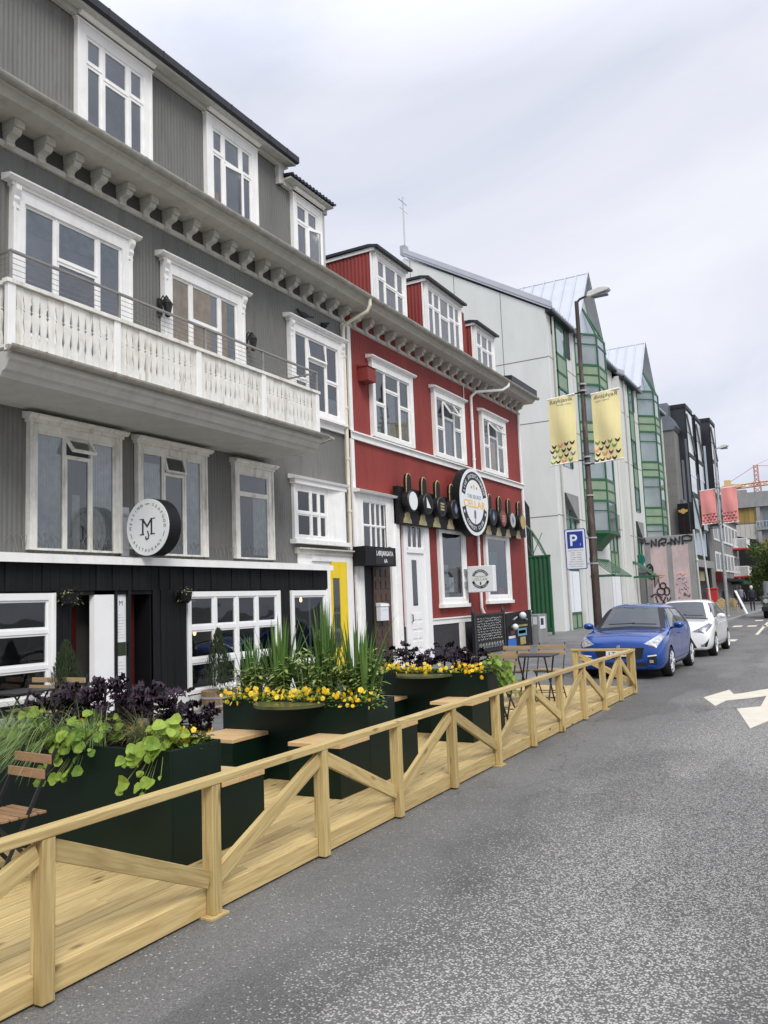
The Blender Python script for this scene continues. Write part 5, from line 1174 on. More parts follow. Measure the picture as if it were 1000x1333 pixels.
# ochre-clad building and crane
yb = thing('ochre_building', 'distant grey concrete building with ochre cladding panels behind the street tree', 'building', (5, 160, 0))
mb = MB(); mb.box(-10, 40, 150, 175, 0, 17.6); mb.box(-10.3, 40, 149.4, 150, 15.2, 17.7); mb.box(-2, 40, 149.3, 150, 11.3, 11.7); mb.box(-2, 40, 149.3, 150, 6.3, 6.7)
for x in (-1.6, 1.6, 5, 9): mb.box(x-.3, x+.3, 149.5, 150, 0, 15.2)
mb.build('concrete_frame', M['grey_conc'], yb)
mb = MB(); rr = random.Random(4)
for row, (z0, z1) in enumerate(((12.6,15.1),(9.9,12.4),(7.2,9.9),(4.5,7.2))):
    for k in range(9):
        x = -8.5+k*.78 + (0 if row < 2 else .8)
        if row == 1 or rr.random() < .12: mb.box(x, x+.74, 149.9, 149.97, z0, z1, 1, rr.random())
        else: mb.box(x, x+.74, 149.9, 149.97, z0, z1, 0, rr.random())
mb.build('cladding', [M['ochre'], M['beige']], yb)
mb = MB()
for x in (-.9, 2, 4.2): mb.box(x, x+1.7, 149.95, 149.99, 11.9, 14.8); mb.box(x, x+1.7, 149.95, 149.99, 7, 10.9)
mb.build('window', M['dark_metal'], yb)
mb = MB()
for k in range(50): mb.box(-2+k*.5, -1.94+k*.5, 149.2, 149.24, 11.7, 12.7)
mb.box(-2, 40, 149.2, 149.26, 12.7, 12.78); mb.build('balcony_rail', M['screen'], yb)
cr = thing('tower_crane', 'distant orange tower crane above the concrete building roofs', 'crane', (-3, 180, 0))
mb = MB()
def lattice(mb, p0, p1, s, n, r):
    p0, p1 = V(p0), V(p1); d = (p1-p0); zz = d.normalized(); xx = V((0,1,0)) if abs(zz.y) < .9 else V((1,0,0)); yy = zz.cross(xx).normalized(); xx = yy.cross(zz)
    cs = [xx*s+yy*s, -xx*s+yy*s, -xx*s-yy*s, xx*s-yy*s]
    for c in cs: mb.tube([p0+c, p1+c], r, 4)
    for i in range(n):
        for k in range(4): mb.tube([p0+d*(i/n)+cs[k], p0+d*((i+1)/n)+cs[(k+1) % 4]], r*.7, 3)
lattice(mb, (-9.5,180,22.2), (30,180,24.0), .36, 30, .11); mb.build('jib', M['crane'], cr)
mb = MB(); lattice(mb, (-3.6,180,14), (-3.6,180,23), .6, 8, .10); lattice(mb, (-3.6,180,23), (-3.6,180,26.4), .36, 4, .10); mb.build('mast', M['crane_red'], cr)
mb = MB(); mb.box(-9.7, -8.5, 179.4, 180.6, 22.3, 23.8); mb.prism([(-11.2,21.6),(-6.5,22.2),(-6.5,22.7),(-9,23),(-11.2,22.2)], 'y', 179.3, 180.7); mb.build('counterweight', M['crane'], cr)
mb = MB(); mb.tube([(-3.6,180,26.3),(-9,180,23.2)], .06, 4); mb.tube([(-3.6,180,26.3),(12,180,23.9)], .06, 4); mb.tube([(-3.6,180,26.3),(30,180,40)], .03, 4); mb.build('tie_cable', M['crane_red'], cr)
mb = MB(); mb.box(-7.6,-5.6,178,180,17,21.4); tag(mb.build('lift_shaft', M['grey_conc'], None, org=(-6.6,179,0)), 'pale concrete lift shaft standing under the crane jib', 'tower')
# ================================================================= street lamps, banners, parking sign
def lamp(name, label, x, y, h, pole_m, arm, r0, r1):
    t = thing(name, label, 'street lamp', (x, y, .12), None)
    mb = MB(); mb.tube([(x,y,.12),(x,y,.9),(x,y,h*.45),(x,y,h*.45+.03),(x,y,h)], [r0,r0,r0*.86,r1,r1*.72], 12); mb.lathe([(r0+.03,.121),(r0+.03,.18),(r0,.22)], (x,y,0), 12); mb.build('pole', M[pole_m], t, autos=40)
    mb = MB()
    for z in (2.6, 3.35, 4.6, 5.55, 5.75, 7.75, 7.95): mb.lathe([(r0*.98+.012,z),(r0*.98+.012,z+.045)], (x,y,0), 12)
    mb.build('clamp_band', M['galv_sign'], t)
    mb = MB(); mb.tube([(x,y,h-.05),(x+.1,y,h+.05),(x+arm*.55,y,h+.14)], .035, 6); mb.build('arm', M[pole_m], t)
    mb = MB(); mb.prism([(x+arm*.42,h+.05),(x+arm*.55,h+.02),(x+arm*1.25,h+.12),(x+arm*1.32,h+.17),(x+arm*1.27,h+.25),(x+arm*.9,h+.27),(x+arm*.5,h+.19)], 'y', y-.14, y+.14); o = mb.build('lamp_head', M['lamp_head'], t, bevel=.03)
    mb = MB(); mb.box(x+arm*.62, x+arm*1.22, y-.10, y+.10, h+.0, h+.075); mb.build('lens', M['dark_metal'], o, bevel=.02)
    return t
LX, LY = 3.45, 24.
lamp('street_lamp', 'tall brown street lamp with two yellow banners beside the parked cars', LX, LY, 10.55, 'lamp_pole', .78, .125, .085)
def banner(name, label, grp, x0, x1, y, z0, z1, cloth, inks, text, tilt, mirror=False):
    t = thing(name, label, 'banner', ((x0+x1)/2, y, z0), grp)
    n, m_ = 10, 20; vs = []
    F = lambda u, v: y + .035*math.sin(u*6+v*2.2) + .02*math.sin(v*7+u*2)
    for i in range(n+1):
        for j in range(m_+1):
            u, v = i/n, j/m_; vs.append((mix(x0,x1,u), F(u,v), mix(z0,z1,v) + tilt*(u-.5)))
    mb = MB(); mb.add(vs, [(i*(m_+1)+j, (i+1)*(m_+1)+j, (i+1)*(m_+1)+j+1, i*(m_+1)+j+1) for i in range(n) for j in range(m_)]); mb.build('cloth', M[cloth], t, smooth=True)
    P = lambda u, v, d=.012: (mix(x0,x1,u), F(u,v)-d, mix(z0,z1,v) + tilt*(u-.5))
    mb = MB(); mb.tube([P(-.02,1.0,0), P(1.02,1.0,0)], .028, 6); mb.tube([P(-.02,.0,0), P(1.02,0,0)], .024, 6); mb.build('hem_rod', M['white_clean'], t)
    mb = MB(); xa = x1 if x1 < (LX if y < 30 else 3.72) else x0; xb = (LX if y < 30 else 3.72)
    for v in (1., 0.): p = P(1. if xa == x1 else 0., v, 0); mb.tube([p, (xb, y, p[2])], .022, 6)
    mb.build('bracket_arm', M['black_metal'], t)
    if text:
        tx = MB(); put_text(tx, text, (0,0,0), (1,0,0), (0,0,1), .175, 0, width=(x1-x0)*.84); put_text(tx, 'borgin okkar', (.10,0,-.10), (1,0,0), (0,0,1), .06, 0, width=(x1-x0)*.52)
        if mirror: tx.v = [(-a, b, c) for a, b, c in tx.v]
        tx.v = [P(.5 + a/(x1-x0), .915 + c/(z1-z0)) for a, b, c in tx.v]; tx.build('lettering', M['ink_grey'], t)
    mb = MB(); rr = random.Random(len(label))
    s = .075*(x1-x0)/.83
    for r_ in range(4):
        for c_ in range(4):
            u = .12 + c_*.24 + (.12 if r_ % 2 else 0) + rr.uniform(-.02,.02); v = .285 - r_*.082 + rr.uniform(-.008,.008)
            if u > .95: u -= .9
            mm = rr.randrange(len(inks))
            a = s if inks[mm] != 'ink_coral' else s*1.15
            def q(du, dv): return P(u+du*a/(x1-x0), v+dv*a/(z1-z0))
            # small tulip-like bird mark: two wings over a round belly
            mb.add([q(-1,.75), q(-.85,-.1), q(-.4,-.75), q(0,-.9), q(.4,-.75), q(.85,-.1), q(1,.75), q(.35,.15), q(0,-.1), q(-.35,.15)], [(0,1,2,9),(2,3,8,9),(3,4,7,8),(4,5,6,7)], mm)
    mb.build('bird_pattern', [M[k] for k in inks], t)
iy = ['ink_green','ink','ink_blue','ink_coral','ink_maroon','ink']
banner('street_banner', 'yellow cloth banner with bird pattern on the house side of the brown lamp pole', 'yellow banners on the brown lamp', 2.38, 3.20, LY-.05, 5.66, 7.70, 'banner_yellow', iy, 'Reykjavík', .06)
banner('street_banner', 'yellow cloth banner with mirrored lettering on the road side of the brown lamp pole', 'yellow banners on the brown lamp', 3.70, 4.52, LY-.05, 5.58, 7.66, 'banner_yellow', iy, 'Reykjavík', .06, True)
lamp('street_lamp', 'distant grey street lamp with two salmon banners', 3.72, 52, 10.0, 'pole_grey', .62, .10, .075)
ip = ['ink_maroon','ink_maroon','dark_red']
banner('street_banner', 'salmon cloth banner on the house side of the distant grey lamp', 'salmon banners on the distant lamp', 2.72, 3.58, 52, 5.62, 7.66, 'banner_pink', ip, None, .05)
banner('street_banner', 'salmon cloth banner on the road side of the distant grey lamp', 'salmon banners on the distant lamp', 3.90, 4.76, 52, 5.62, 7.70, 'banner_pink', ip, None, .05)
pk = thing('parking_sign', 'blue and white parking sign fixed to the brown lamp pole', 'sign', (2.99, LY-.15, 2.46))
def rrect(x0, x1, z0, z1, r, y0, y1, n=5):
    pts = []
    for cx, cz, a in ((x1-r,z1-r,0),(x0+r,z1-r,90),(x0+r,z0+r,180),(x1-r,z0+r,270)):
        for k in range(n+1): t = R(a+90*k/n); pts.append((cx+r*math.cos(t), cz+r*math.sin(t)))
    return MB().prism(pts, 'y', y0, y1)
PX0, PX1, PZ0, PZ1, PYY = 2.68, 3.30, 2.47, 3.66, LY-.20
rrect(PX0, PX1, PZ0, PZ1, .05, PYY, PYY+.02).build('sign_plate', M['sign_blue'], pk)
rrect(PX0+.025, PX1-.025, PZ0+.025, PZ1-.025, .035, PYY-.004, PYY-.001).build('white_face', M['sign_white'], pk)
rrect(PX0+.075, PX1-.075, 3.09, PZ1-.075, .01, PYY-.008, PYY-.005).build('blue_square', M['sign_blue'], pk)
mb = MB(); put_text(mb, 'P', (2.95, PYY-.010, 3.175), (1,0,0), (0,0,1), .46, 0, bold=True); put_text(mb, '1', (3.14, PYY-.010, 3.16), (1,0,0), (0,0,1), .11, 0); mb.build('letter', M['sign_white'], pk)
mb = MB()
for k, (s_, wd) in enumerate((('GJALDSKYLDA', .46), ('Mán - Fös', .30), ('9:00 - 18:00', .33), ('Laugardaga', .32), ('10:00 - 16:00', .33), ('Miði í framrúðu', .40), ('Pay and display', .44), ('ticket in window', .38))):
    put_text(mb, s_, (2.99, PYY-.006, 3.01-k*.066), (1,0,0), (0,0,1), .047, 0, width=wd)
mb.build('small_print', M['ink_grey'], pk)
mb = MB()
for z in (2.62, 3.38): mb.box(3.0, 3.34, PYY+.021, PYY+.05, z-.02, z+.02); mb.tube([(3.30,PYY+.04,z),(3.45,LY,z)], .02, 5)
mb.build('bracket', M['galv_sign'], pk)

# ================================================================= cars
def crom(ps, t):
    n = len(ps)-1; x = t*n; i = min(int(x), n-1); f = x-i
    p0, p1, p2, p3 = ps[max(i-1,0)], ps[i], ps[i+1], ps[min(i+2,n)]
    return [.5*(2*b + (c-a)*f + (2*a-5*b+4*c-d)*f*f + (3*b-a-3*c+d)*f**3) for a, b, c, d in zip(p0, p1, p2, p3)]
def car_body(st, name, mats, parent, wheels, wr, NU=90, NV=40):
    """st: list of (y, [(x,z) x7]) half rings; returns object + BVH in local space"""
    ys = [s[0] for s in st]; cum = [0.]
    flat = [[s[0]] + [q for p in s[1] for q in p] for s in st]
    vs = []; full = 2*NV
    for i in range(NU+1):
        r = crom(flat, i/NU); y = r[0]; ring = [(r[1+2*k], r[2+2*k]) for k in range(7)]
        half = [crom([list(p) for p in ring], j/NV) for j in range(NV+1)]
        pts = [(max(0, h[0]), h[1]) for h in half]
        vs += [(x, y, z) for x, z in pts] + [(-x, y, z) for x, z in pts[-2:0:-1]]
    fs = []
    for i in range(NU):
        for k in range(full):
            k2 = (k+1) % full; fs.append((i*full+k, i*full+k2, (i+1)*full+k2, (i+1)*full+k))
    fs.append(tuple(range(full))[::-1]); fs.append(tuple(NU*full+k for k in range(full)))
    mb = MB(); mb.add(vs, fs); o = mb.build(name, mats, None, org=(0,0,0))
    bm_bvh = BVHTree.FromPolygons([V(v) for v in vs], fs)
    cut = MB()
    for (wy) in wheels:
        cut.lathe([(wr*1.16,-1.3),(wr*1.16,-.55)], (0,wy,wr), 28, 0, 'x'); cut.lathe([(wr*1.16,.55),(wr*1.16,1.3)], (0,wy,wr), 28, 0, 'x')
    c = cut.build('tmp_cut', [M['plastic']], None, org=(0,0,0))
    b = o.modifiers.new('b', 'BOOLEAN'); b.object = c; b.operation = 'DIFFERENCE'; b.solver = 'EXACT'; b.material_mode = 'TRANSFER'
    dg = bpy.context.evaluated_depsgraph_get(); me = bpy.data.meshes.new_from_object(o.evaluated_get(dg)); o.modifiers.clear(); o.data = me; me.name = name
    bpy.data.objects.remove(c)
    me.polygons.foreach_set('use_smooth', [True]*len(me.polygons)); me.set_sharp_from_angle(angle=R(38))
    o.parent = parent; return o, bm_bvh
def patch(bvh, cs, d, off=.005, n=10, mirror=False):
    """quad patch draped on the body: 4 rough corners cast along direction d"""
    d = V(d).normalized(); vs = []; cs = [V(c) for c in cs]
    for i in range(n+1):
        for j in range(n+1):
            p = cs[0].lerp(cs[1], i/n).lerp(cs[3].lerp(cs[2], i/n), j/n)
            h = bvh.ray_cast(p - d*2.5, d)
            q = h[0] + h[1]*off*(1 if h[1].dot(d) < 0 else -1) if h[0] is not None else p
            vs.append(tuple(q))
    fs = [(i*(n+1)+j, (i+1)*(n+1)+j, (i+1)*(n+1)+j+1, i*(n+1)+j+1) for i in range(n) for j in range(n)]
    if mirror: vs = [(-x, y, z) for x, y, z in vs]
    return vs, fs
def wheel(parent, x, y, r, sgn, spokes=5):
    mb = MB(); w = .10
    mb.lathe([(r*.66,-w),(r*.93,-w),(r,-w*.7),(r,w*.7),(r*.93,w),(r*.66,w)], (0,0,0), 32, 0, 'x'); t = mb.build('tyre', M['tyre'], None, org=(0,0,0), smooth=True, autos=35)
    t.parent = parent; t.location = (x, y, r); t.name = 'wheel'
    mb = MB(); xo = sgn*w*1.02
    mb.lathe([(r*.74,xo-.03*sgn),(r*.74,xo),(r*.64,xo),(r*.62,xo-.06*sgn)], (0,0,0), 28, 0, 'x')
    for k in range(spokes):
        for dd in (-.16, .16):
            a = 2*math.pi*k/spokes; p = (xo-.012*sgn, math.cos(a+dd*.6)*r*.10, math.sin(a+dd*.6)*r*.10); q = (xo-.004*sgn, math.cos(a+dd)*r*.66, math.sin(a+dd)*r*.66); mb.tube([p, q], [.026,.022], 5)
    mb.lathe([(.05,xo-.03*sgn),(.045,xo)], (0,0,0), 12, 0, 'x'); rm = mb.build('rim', M['rim'], None, org=(0,0,0)); rm.parent = t
    mb = MB(); mb.lathe([(r*.62,-.03),(r*.62,.01)], (0,0,0), 24, 0, 'x'); dk_ = mb.build('brake_shadow_disc', M['plastic'], None, org=(0,0,0)); dk_.parent = t; dk_.name = 'wheel_shade_disc'  # black disc stands in for the shade behind the spokes
def part(parent, name, mat, items, smooth=True):
    mb = MB()
    for vs, fs in items: mb.add(vs, fs)
    o = mb.build(name, M[mat], None, org=(0,0,0), smooth=smooth); o.parent = parent; return o
SW = [ # small hatchback, front at -y
 (-1.92, [(0,.24),(.55,.24),(.66,.30),(.70,.45),(.64,.60),(.40,.68),(0,.69)]),
 (-1.86, [(0,.20),(.62,.20),(.74,.28),(.79,.48),(.73,.68),(.50,.77),(0,.80)]),
 (-1.62, [(0,.18),(.66,.18),(.82,.28),(.855,.52),(.82,.80),(.60,.885),(0,.915)]),
 (-1.20, [(0,.18),(.68,.18),(.84,.28),(.872,.56),(.85,.85),(.64,.93),(0,.965)]),
 (-.84, [(0,.18),(.68,.18),(.845,.28),(.865,.58),(.835,.89),(.67,.965),(0,1.005)]),
 (-.50, [(0,.18),(.68,.18),(.845,.28),(.865,.60),(.815,.93),(.615,1.175),(0,1.235)]),
 (-.12, [(0,.18),(.68,.18),(.845,.28),(.862,.60),(.81,.97),(.565,1.385),(0,1.445)]),
 (.35, [(0,.18),(.68,.18),(.845,.28),(.862,.60),(.81,.98),(.565,1.43),(0,1.495)]),
 (.85, [(0,.18),(.68,.18),(.845,.28),(.866,.62),(.825,1.00),(.56,1.425),(0,1.49)]),
 (1.30, [(0,.20),(.68,.20),(.845,.30),(.872,.65),(.835,1.02),(.55,1.38),(0,1.44)]),
 (1.62, [(0,.26),(.66,.26),(.82,.34),(.85,.66),(.80,1.00),(.54,1.27),(0,1.33)]),
 (1.80, [(0,.32),(.62,.32),(.76,.40),(.78,.66),(.72,.92),(.52,1.02),(0,1.06)]),
 (1.92, [(0,.36),(.58,.36),(.68,.42),(.70,.62),(.64,.78),(.44,.84),(0,.86)])]
def car(name, label, paint, loc, kind, plate):
    t = thing(name, label, 'car', (0,0,0)); WY = (-1.10, 1.42) if kind == 'a' else (-1.16, 1.38)
    body, bv = car_body(SW, 'body', [M[paint], M['plastic']], t, WY, .30)
    f = (0,1,0); sd = (-1,0,0); both = lambda cs, d, off, n=10: [patch(bv, cs, d, off, n), patch(bv, cs, d, off, n, True)]
    # windscreen, black pillars, side windows
    part(t, 'windscreen', 'car_glass', [patch(bv, [(-.63,-.80,2),(.63,-.80,2),(.475,-.165,2),(-.475,-.165,2)], (0,0,-1), .006, 16)])
    if kind == 'a': part(t, 'black_pillar', 'plastic', both([(2,-.86,.985),(2,1.28,1.045),(2,1.10,1.36),(2,-.17,1.40)], sd, .003, 16) + both([(.63,-.82,2),(.74,-.82,2),(.60,-.12,2),(.475,-.15,2)], (0,0,-1), .0035))
    else: part(t, 'black_pillar', 'plastic', both([(2,-.72,1.0),(2,1.22,1.045),(2,.98,1.345),(2,-.10,1.38)], sd, .003, 16))
    part(t, 'side_window', 'car_side_glass', both([(2,-.62,.985),(2,.20,1.01),(2,.20,1.365),(2,-.10,1.36)], sd, .006))
    part(t, 'rear_side_window', 'car_side_glass', both([(2,.28,1.025),(2,1.0,1.05),(2,.86,1.325),(2,.28,1.36)], sd, .006))
    part(t, 'wiper_cowl', 'plastic', [patch(bv, [(-.68,-.90,2),(.68,-.90,2),(.66,-.81,2),(-.66,-.81,2)], (0,0,-1), .004)])
    gr = MB(); gr.tube([(-.45,-.78,1.075),(0,-.80,1.085),(.1,-.78,1.10)], .010, 4); gr.tube([(.05,-.80,1.08),(.55,-.78,1.06)], .010, 4); w_ = gr.build('wiper', M['plastic'], None, org=(0,0,0)); w_.parent = t
    if kind == 'a':
        part(t, 'grille', 'plastic', [patch(bv, [(-.44,-3,.42),(.44,-3,.42),(.50,-3,.635),(-.50,-3,.635)], f, .004)])
        part(t, 'lower_grille', 'plastic', [patch(bv, [(-.56,-3,.265),(.56,-3,.265),(.50,-3,.345),(-.50,-3,.345)], f, .004)])
        hd = both([(.47,-1.86,.70),(.68,-1.80,.62),(.785,-1.44,.81),(.72,-1.48,.86)], (-.55,1,-.25), .006, 12)
        part(t, 'headlight', 'lens', hd[:1]); part(t, 'headlight', 'lens', hd[1:])
        part(t, 'indicator', 'amber', both([(.61,-1.83,.645),(.67,-1.80,.63),(.675,-1.78,.65),(.615,-1.8,.67)], (-.55,1,-.25), .009, 4))
        part(t, 'fog_lamp_bezel', 'plastic', both([(.50,-1.86,.31),(.70,-1.82,.30),(.70,-1.80,.49),(.56,-1.84,.45)], (-.3,1,0), .005))
        part(t, 'fog_light', 'lens', both([(.57,-1.86,.335),(.64,-1.84,.335),(.64,-1.84,.395),(.57,-1.86,.395)], (-.3,1,0), .012, 4))
        part(t, 'running_light', 'white_clean', both([(.54,-1.86,.455),(.70,-1.82,.475),(.70,-1.82,.50),(.54,-1.86,.48)], (-.3,1,0), .012, 4))
    else:
        part(t, 'lower_grille', 'plastic', [patch(bv, [(-.50,-3,.25),(.50,-3,.25),(.36,-3,.54),(-.36,-3,.54)], f, .004)])
        hd = both([(.38,-1.87,.66),(.66,-1.80,.60),(.83,-1.42,.83),(.74,-1.50,.86)], (-.55,1,-.25), .006, 12)
        part(t, 'headlight', 'lens_dark', hd[:1]); part(t, 'headlight', 'lens_dark', hd[1:])
        part(t, 'headlight_reflector', 'lens', both([(.56,-1.82,.66),(.66,-1.75,.66),(.70,-1.65,.74),(.60,-1.7,.73)], (-.55,1,-.25), .010, 5))
        part(t, 'bumper_vent', 'plastic', both([(.56,-1.85,.29),(.70,-1.80,.28),(.75,-1.74,.50),(.69,-1.80,.40)], (-.4,1,0), .006))
        part(t, 'fog_light', 'lens', both([(.58,-1.86,.30),(.66,-1.84,.30),(.66,-1.84,.345),(.58,-1.86,.345)], (-.3,1,0), .012, 4))
    pl = MB(); pl.box(-.26,.26,-1.953,-1.945,.465,.585); p = pl.build('number_plate', M['sign_white'], None, org=(0,0,0), bevel=.004); p.parent = t
    px = MB(); put_text(px, plate, (0,-1.9545,.49), (1,0,0), (0,0,1), .095, 0, width=.40, bold=True); q = px.build('plate_lettering', M['ink'], None, org=(0,0,0)); q.parent = p
    mbp = MB(); mbp.lathe([(.04,-1.95),(.038,-1.958)], (0,0,.655), 14, 0, 'y'); q = mbp.build('badge', M['chrome'], None, org=(0,0,0)); q.parent = t
    # door shut lines, handles, sill, mirror
    ln = []
    for a, b in (((-.72,.34),(-.70,.95)), ((.24,.32),(.24,1.0)), ((1.02,.62),(1.10,1.0))):
        ln += both([(2,a[0],a[1]),(2,a[0]+.010,a[1]),(2,b[0]+.010,b[1]),(2,b[0],b[1])], sd, .002, 5)
    ln += both([(2,-.72,.335),(2,1.0,.335),(2,1.0,.345),(2,-.72,.345)], sd, .002, 6)
    ln += [patch(bv, [(-.60,-1.74,2),(.60,-1.74,2),(.62,-1.728,2),(-.62,-1.728,2)], (0,0,-1), .002, 8)]
    part(t, 'door_seam', 'plastic', ln)
    part(t, 'sill', 'plastic', both([(2,-.72,.20),(2,1.0,.20),(2,1.0,.25),(2,-.72,.25)], sd, .004))
    hm = MB()
    for s in (-1, 1):
        for y in (.08, .98 if kind == 'b' else .06): hm.tube([(s*.868,y-.08,.84),(s*.885,y-.05,.845),(s*.885,y+.06,.845),(s*.868,y+.08,.84)], .012, 6)
    q = hm.build('door_handle', M[paint], None, org=(0,0,0)); q.parent = t
    for s in (-1, 1):
        mm = MB(); mm.lathe([(.0,-.10),(.06,-.085),(.085,-.02),(.09,.04),(.075,.06),(.0,.062)], (0,0,0), 14, 0, 'y'); mm.v = [(x*1.25 + s*.96, y-.56, z*.85+1.03) for x, y, z in mm.v]; mm.tube([(s*.80,-.55,.97),(s*.90,-.56,.99)], .025, 6)
        q = mm.build('wing_mirror', M[paint], None, org=(0,0,0), smooth=True); q.parent = t
    for wy in WY:
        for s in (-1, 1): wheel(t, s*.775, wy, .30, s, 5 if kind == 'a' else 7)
    un = MB(); un.box(-.55,.55,-1.6,1.6,.19,.5); q = un.build('underbody', M['plastic'], None, org=(0,0,0)); q.parent = t
    si = MB()
    for s in (-.36, .36): si.prism([(-.30,.5),(.05,.5),(.16,1.16),(.06,1.18),(-.1,.62),(-.30,.6)], 'x', s-.22, s+.22); si.box(s-.12, s+.12, .12, .2, 1.17, 1.33)
    t.location = loc; return t
blue = car('hatchback_car', 'blue hatchback parked behind the end of the wooden railing', 'car_blue', (5.68, 18.87, 0), 'a', 'LT U08'); blue.scale = (1,1.0,.99)
white = car('hatchback_car', 'white hatchback parked behind the blue car', 'car_white', (5.82, 24.55, 0), 'b', 'YK L52'); white.scale = (1.01, 1.02, .985)
# dark off-roader at the frame edge
t = thing('offroad_car', 'dark green boxy off-road car coming down the street at the right edge', 'car', (0,0,0))
mb = MB(); mb.prism([(-2.2,.5),(2.1,.5),(2.1,2.0),(1.9,2.08),(-.6,2.08),(-.95,1.35),(-2.15,1.25)], 'x', -.88, .88); q = mb.build('body', M['car_olive'], None, org=(0,0,0), bevel=.06); q.parent = t
mb = MB(); mb.add([(-.72,-.955,1.40),(.72,-.955,1.40),(.68,-.655,2.0),(-.68,-.655,2.0)], [(0,1,2,3)]); q = mb.build('windscreen', M['car_side_glass'], None, org=(0,0,0)); q.parent = t
mb = MB(); mb.add([(-.66,-.975,1.38),(.66,-.975,1.38),(.66,-.99,1.355),(-.66,-.99,1.355)], [(0,1,2,3)]); mb.box(-.55,.55,-2.23,-2.2,.72,1.12); mb.box(-.92,.92,-2.38,-2.2,.42,.66); mb.box(-.93,-.88,-1.0,-.9,1.35,2.0); q = mb.build('grille_and_bumper', M['plastic'], None, org=(0,0,0), bevel=.01); q.parent = t
for s in (-1, 1):
    mb = MB(); mb.lathe([(.13,-2.27),(.13,-2.2)], (s*.68,0,.98), 16, 0, 'y'); mb.lathe([(.11,-2.285),(.11,-2.27)], (s*.68,0,.98), 16, 0, 'y'); q = mb.build('headlight', M['lens'], None, org=(0,0,0)); q.parent = t
    mb = MB(); mb.box(s*.98-.1, s*.98+.1, -.80, -.70, 1.36, 1.58); q = mb.build('wing_mirror', M['plastic'], None, org=(0,0,0), bevel=.03); q.parent = t
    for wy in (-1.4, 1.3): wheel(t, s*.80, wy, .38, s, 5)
t.location = (6.55, 53.2, 0)

# ================================================================= people (small figures down the street)
def skin_mesh(name, verts, edges, radii, mat, parent, sub=1):
    me = bpy.data.meshes.new(name); me.from_pydata(verts, edges, []); o = bpy.data.objects.new(name, me); COL.objects.link(o)
    md = o.modifiers.new('skin', 'SKIN'); sl_ = me.skin_vertices[0].data
    for i, r in enumerate(radii): sl_[i].radius = (r, r) if not isinstance(r, tuple) else r
    sl_[0].use_root = True
    if sub: s = o.modifiers.new('sub', 'SUBSURF'); s.levels = sub; s.render_levels = sub
    dg = bpy.context.evaluated_depsgraph_get(); m2 = bpy.data.meshes.new_from_object(o.evaluated_get(dg)); o.modifiers.clear(); o.data = m2; m2.name = name
    m2.materials.clear(); m2.materials.append(M[mat]) ; m2.polygons.foreach_set('use_smooth', [True]*len(m2.polygons))
    if parent: o.parent = parent
    return o
def person(label, loc, rz, top, trousers, hair, stride=.22, arm=.15, h=1.0):
    t = thing('person', label, 'person', (0,0,0))
    # body: pelvis 0, spine, neck, head; legs; arms with hands
    v = [(0,0,.95),(0,0,1.15),(0,-.01,1.36),(0,0,1.48),(0,.0,1.56),(0,-.02,1.64),(0,-.01,1.74),
         (.09,0,.90),(.10,-stride*.5,.50),(.10,-stride*.4,.09),(.10,-stride*.4-.16,.04), (-.09,0,.90),(-.10,stride*.35,.50),(-.10,stride,.11),(-.10,stride-.15,.05),
         (.19,0,1.40),(.24,arm*.5,1.12),(.25,-arm*.2,.88),(.25,-arm*.3,.78), (-.19,0,1.40),(-.24,-arm*.5,1.12),(-.25,-arm,.90),(-.25,-arm*1.1,.80)]
    e = [(0,1),(1,2),(2,3),(3,4),(4,5),(5,6),(0,7),(7,8),(8,9),(9,10),(0,11),(11,12),(12,13),(13,14),(2,15),(15,16),(16,17),(17,18),(2,19),(19,20),(20,21),(21,22)]
    r = [.13,.13,.15,.07,.055,.095,.075,.085,.062,.045,.04,.085,.062,.045,.04,.065,.045,.034,.028,.065,.045,.034,.028]
    b = skin_mesh('body', v, e, r, 'skin', t)
    bm_ = b.data; bm_.materials.append(M[top]); bm_.materials.append(M[trousers]); bm_.materials.append(M['plastic'])
    for p in bm_.polygons:
        c = p.center
        p.material_index = 3 if c.z < .10 else 2 if (c.z < .93 and abs(c.x) < .185) else 1 if c.z < 1.50 and not (abs(c.x) > .2 and c.z < .86) else 0
    mb = MB(); mb.lathe([(.0,1.80),(.06,1.79),(.10,1.73),(.112,1.66),(.10,1.58),(.06,1.55)], (0,.018,0), 14); o = mb.build('hair', M[hair], None, org=(0,0,0), smooth=True); o.parent = t
    mb = MB(); mb.lathe([(.17,.86),(.185,1.0),(.175,1.18),(.195,1.36),(.16,1.45),(.08,1.50)], (0,0,0), 18); mb.v = [(x*1.05, y*.72, z) for x, y, z in mb.v]; o = mb.build('jacket', M[top], None, org=(0,0,0), smooth=True); o.parent = t
    t.location = loc; t.rotation_euler = (0,0,rz); t.scale = (h,h,h); return t
person('person in a grey-lilac top and dark trousers walking away, largest of the distant group', (2.62, 70.5, .12), R(170), 'shirt_lilac', 'coat_navy', 'hair', .28, .3, 1.03)
person('person in dark clothes walking by the grey lamp pole, nearest the curtained front', (.35, 80, .12), R(185), 'coat_dark', 'coat_dark', 'hair', .2)
person('person in a navy coat walking between two others down the street', (1.55, 78, .12), R(180), 'coat_navy', 'coat_navy', 'hair', .25)
person('pale-haired person in a dark coat standing beside the dark green car', (4.0, 64, .12), R(10), 'coat_dark', 'coat_dark', 'hair_white', .06, .05)
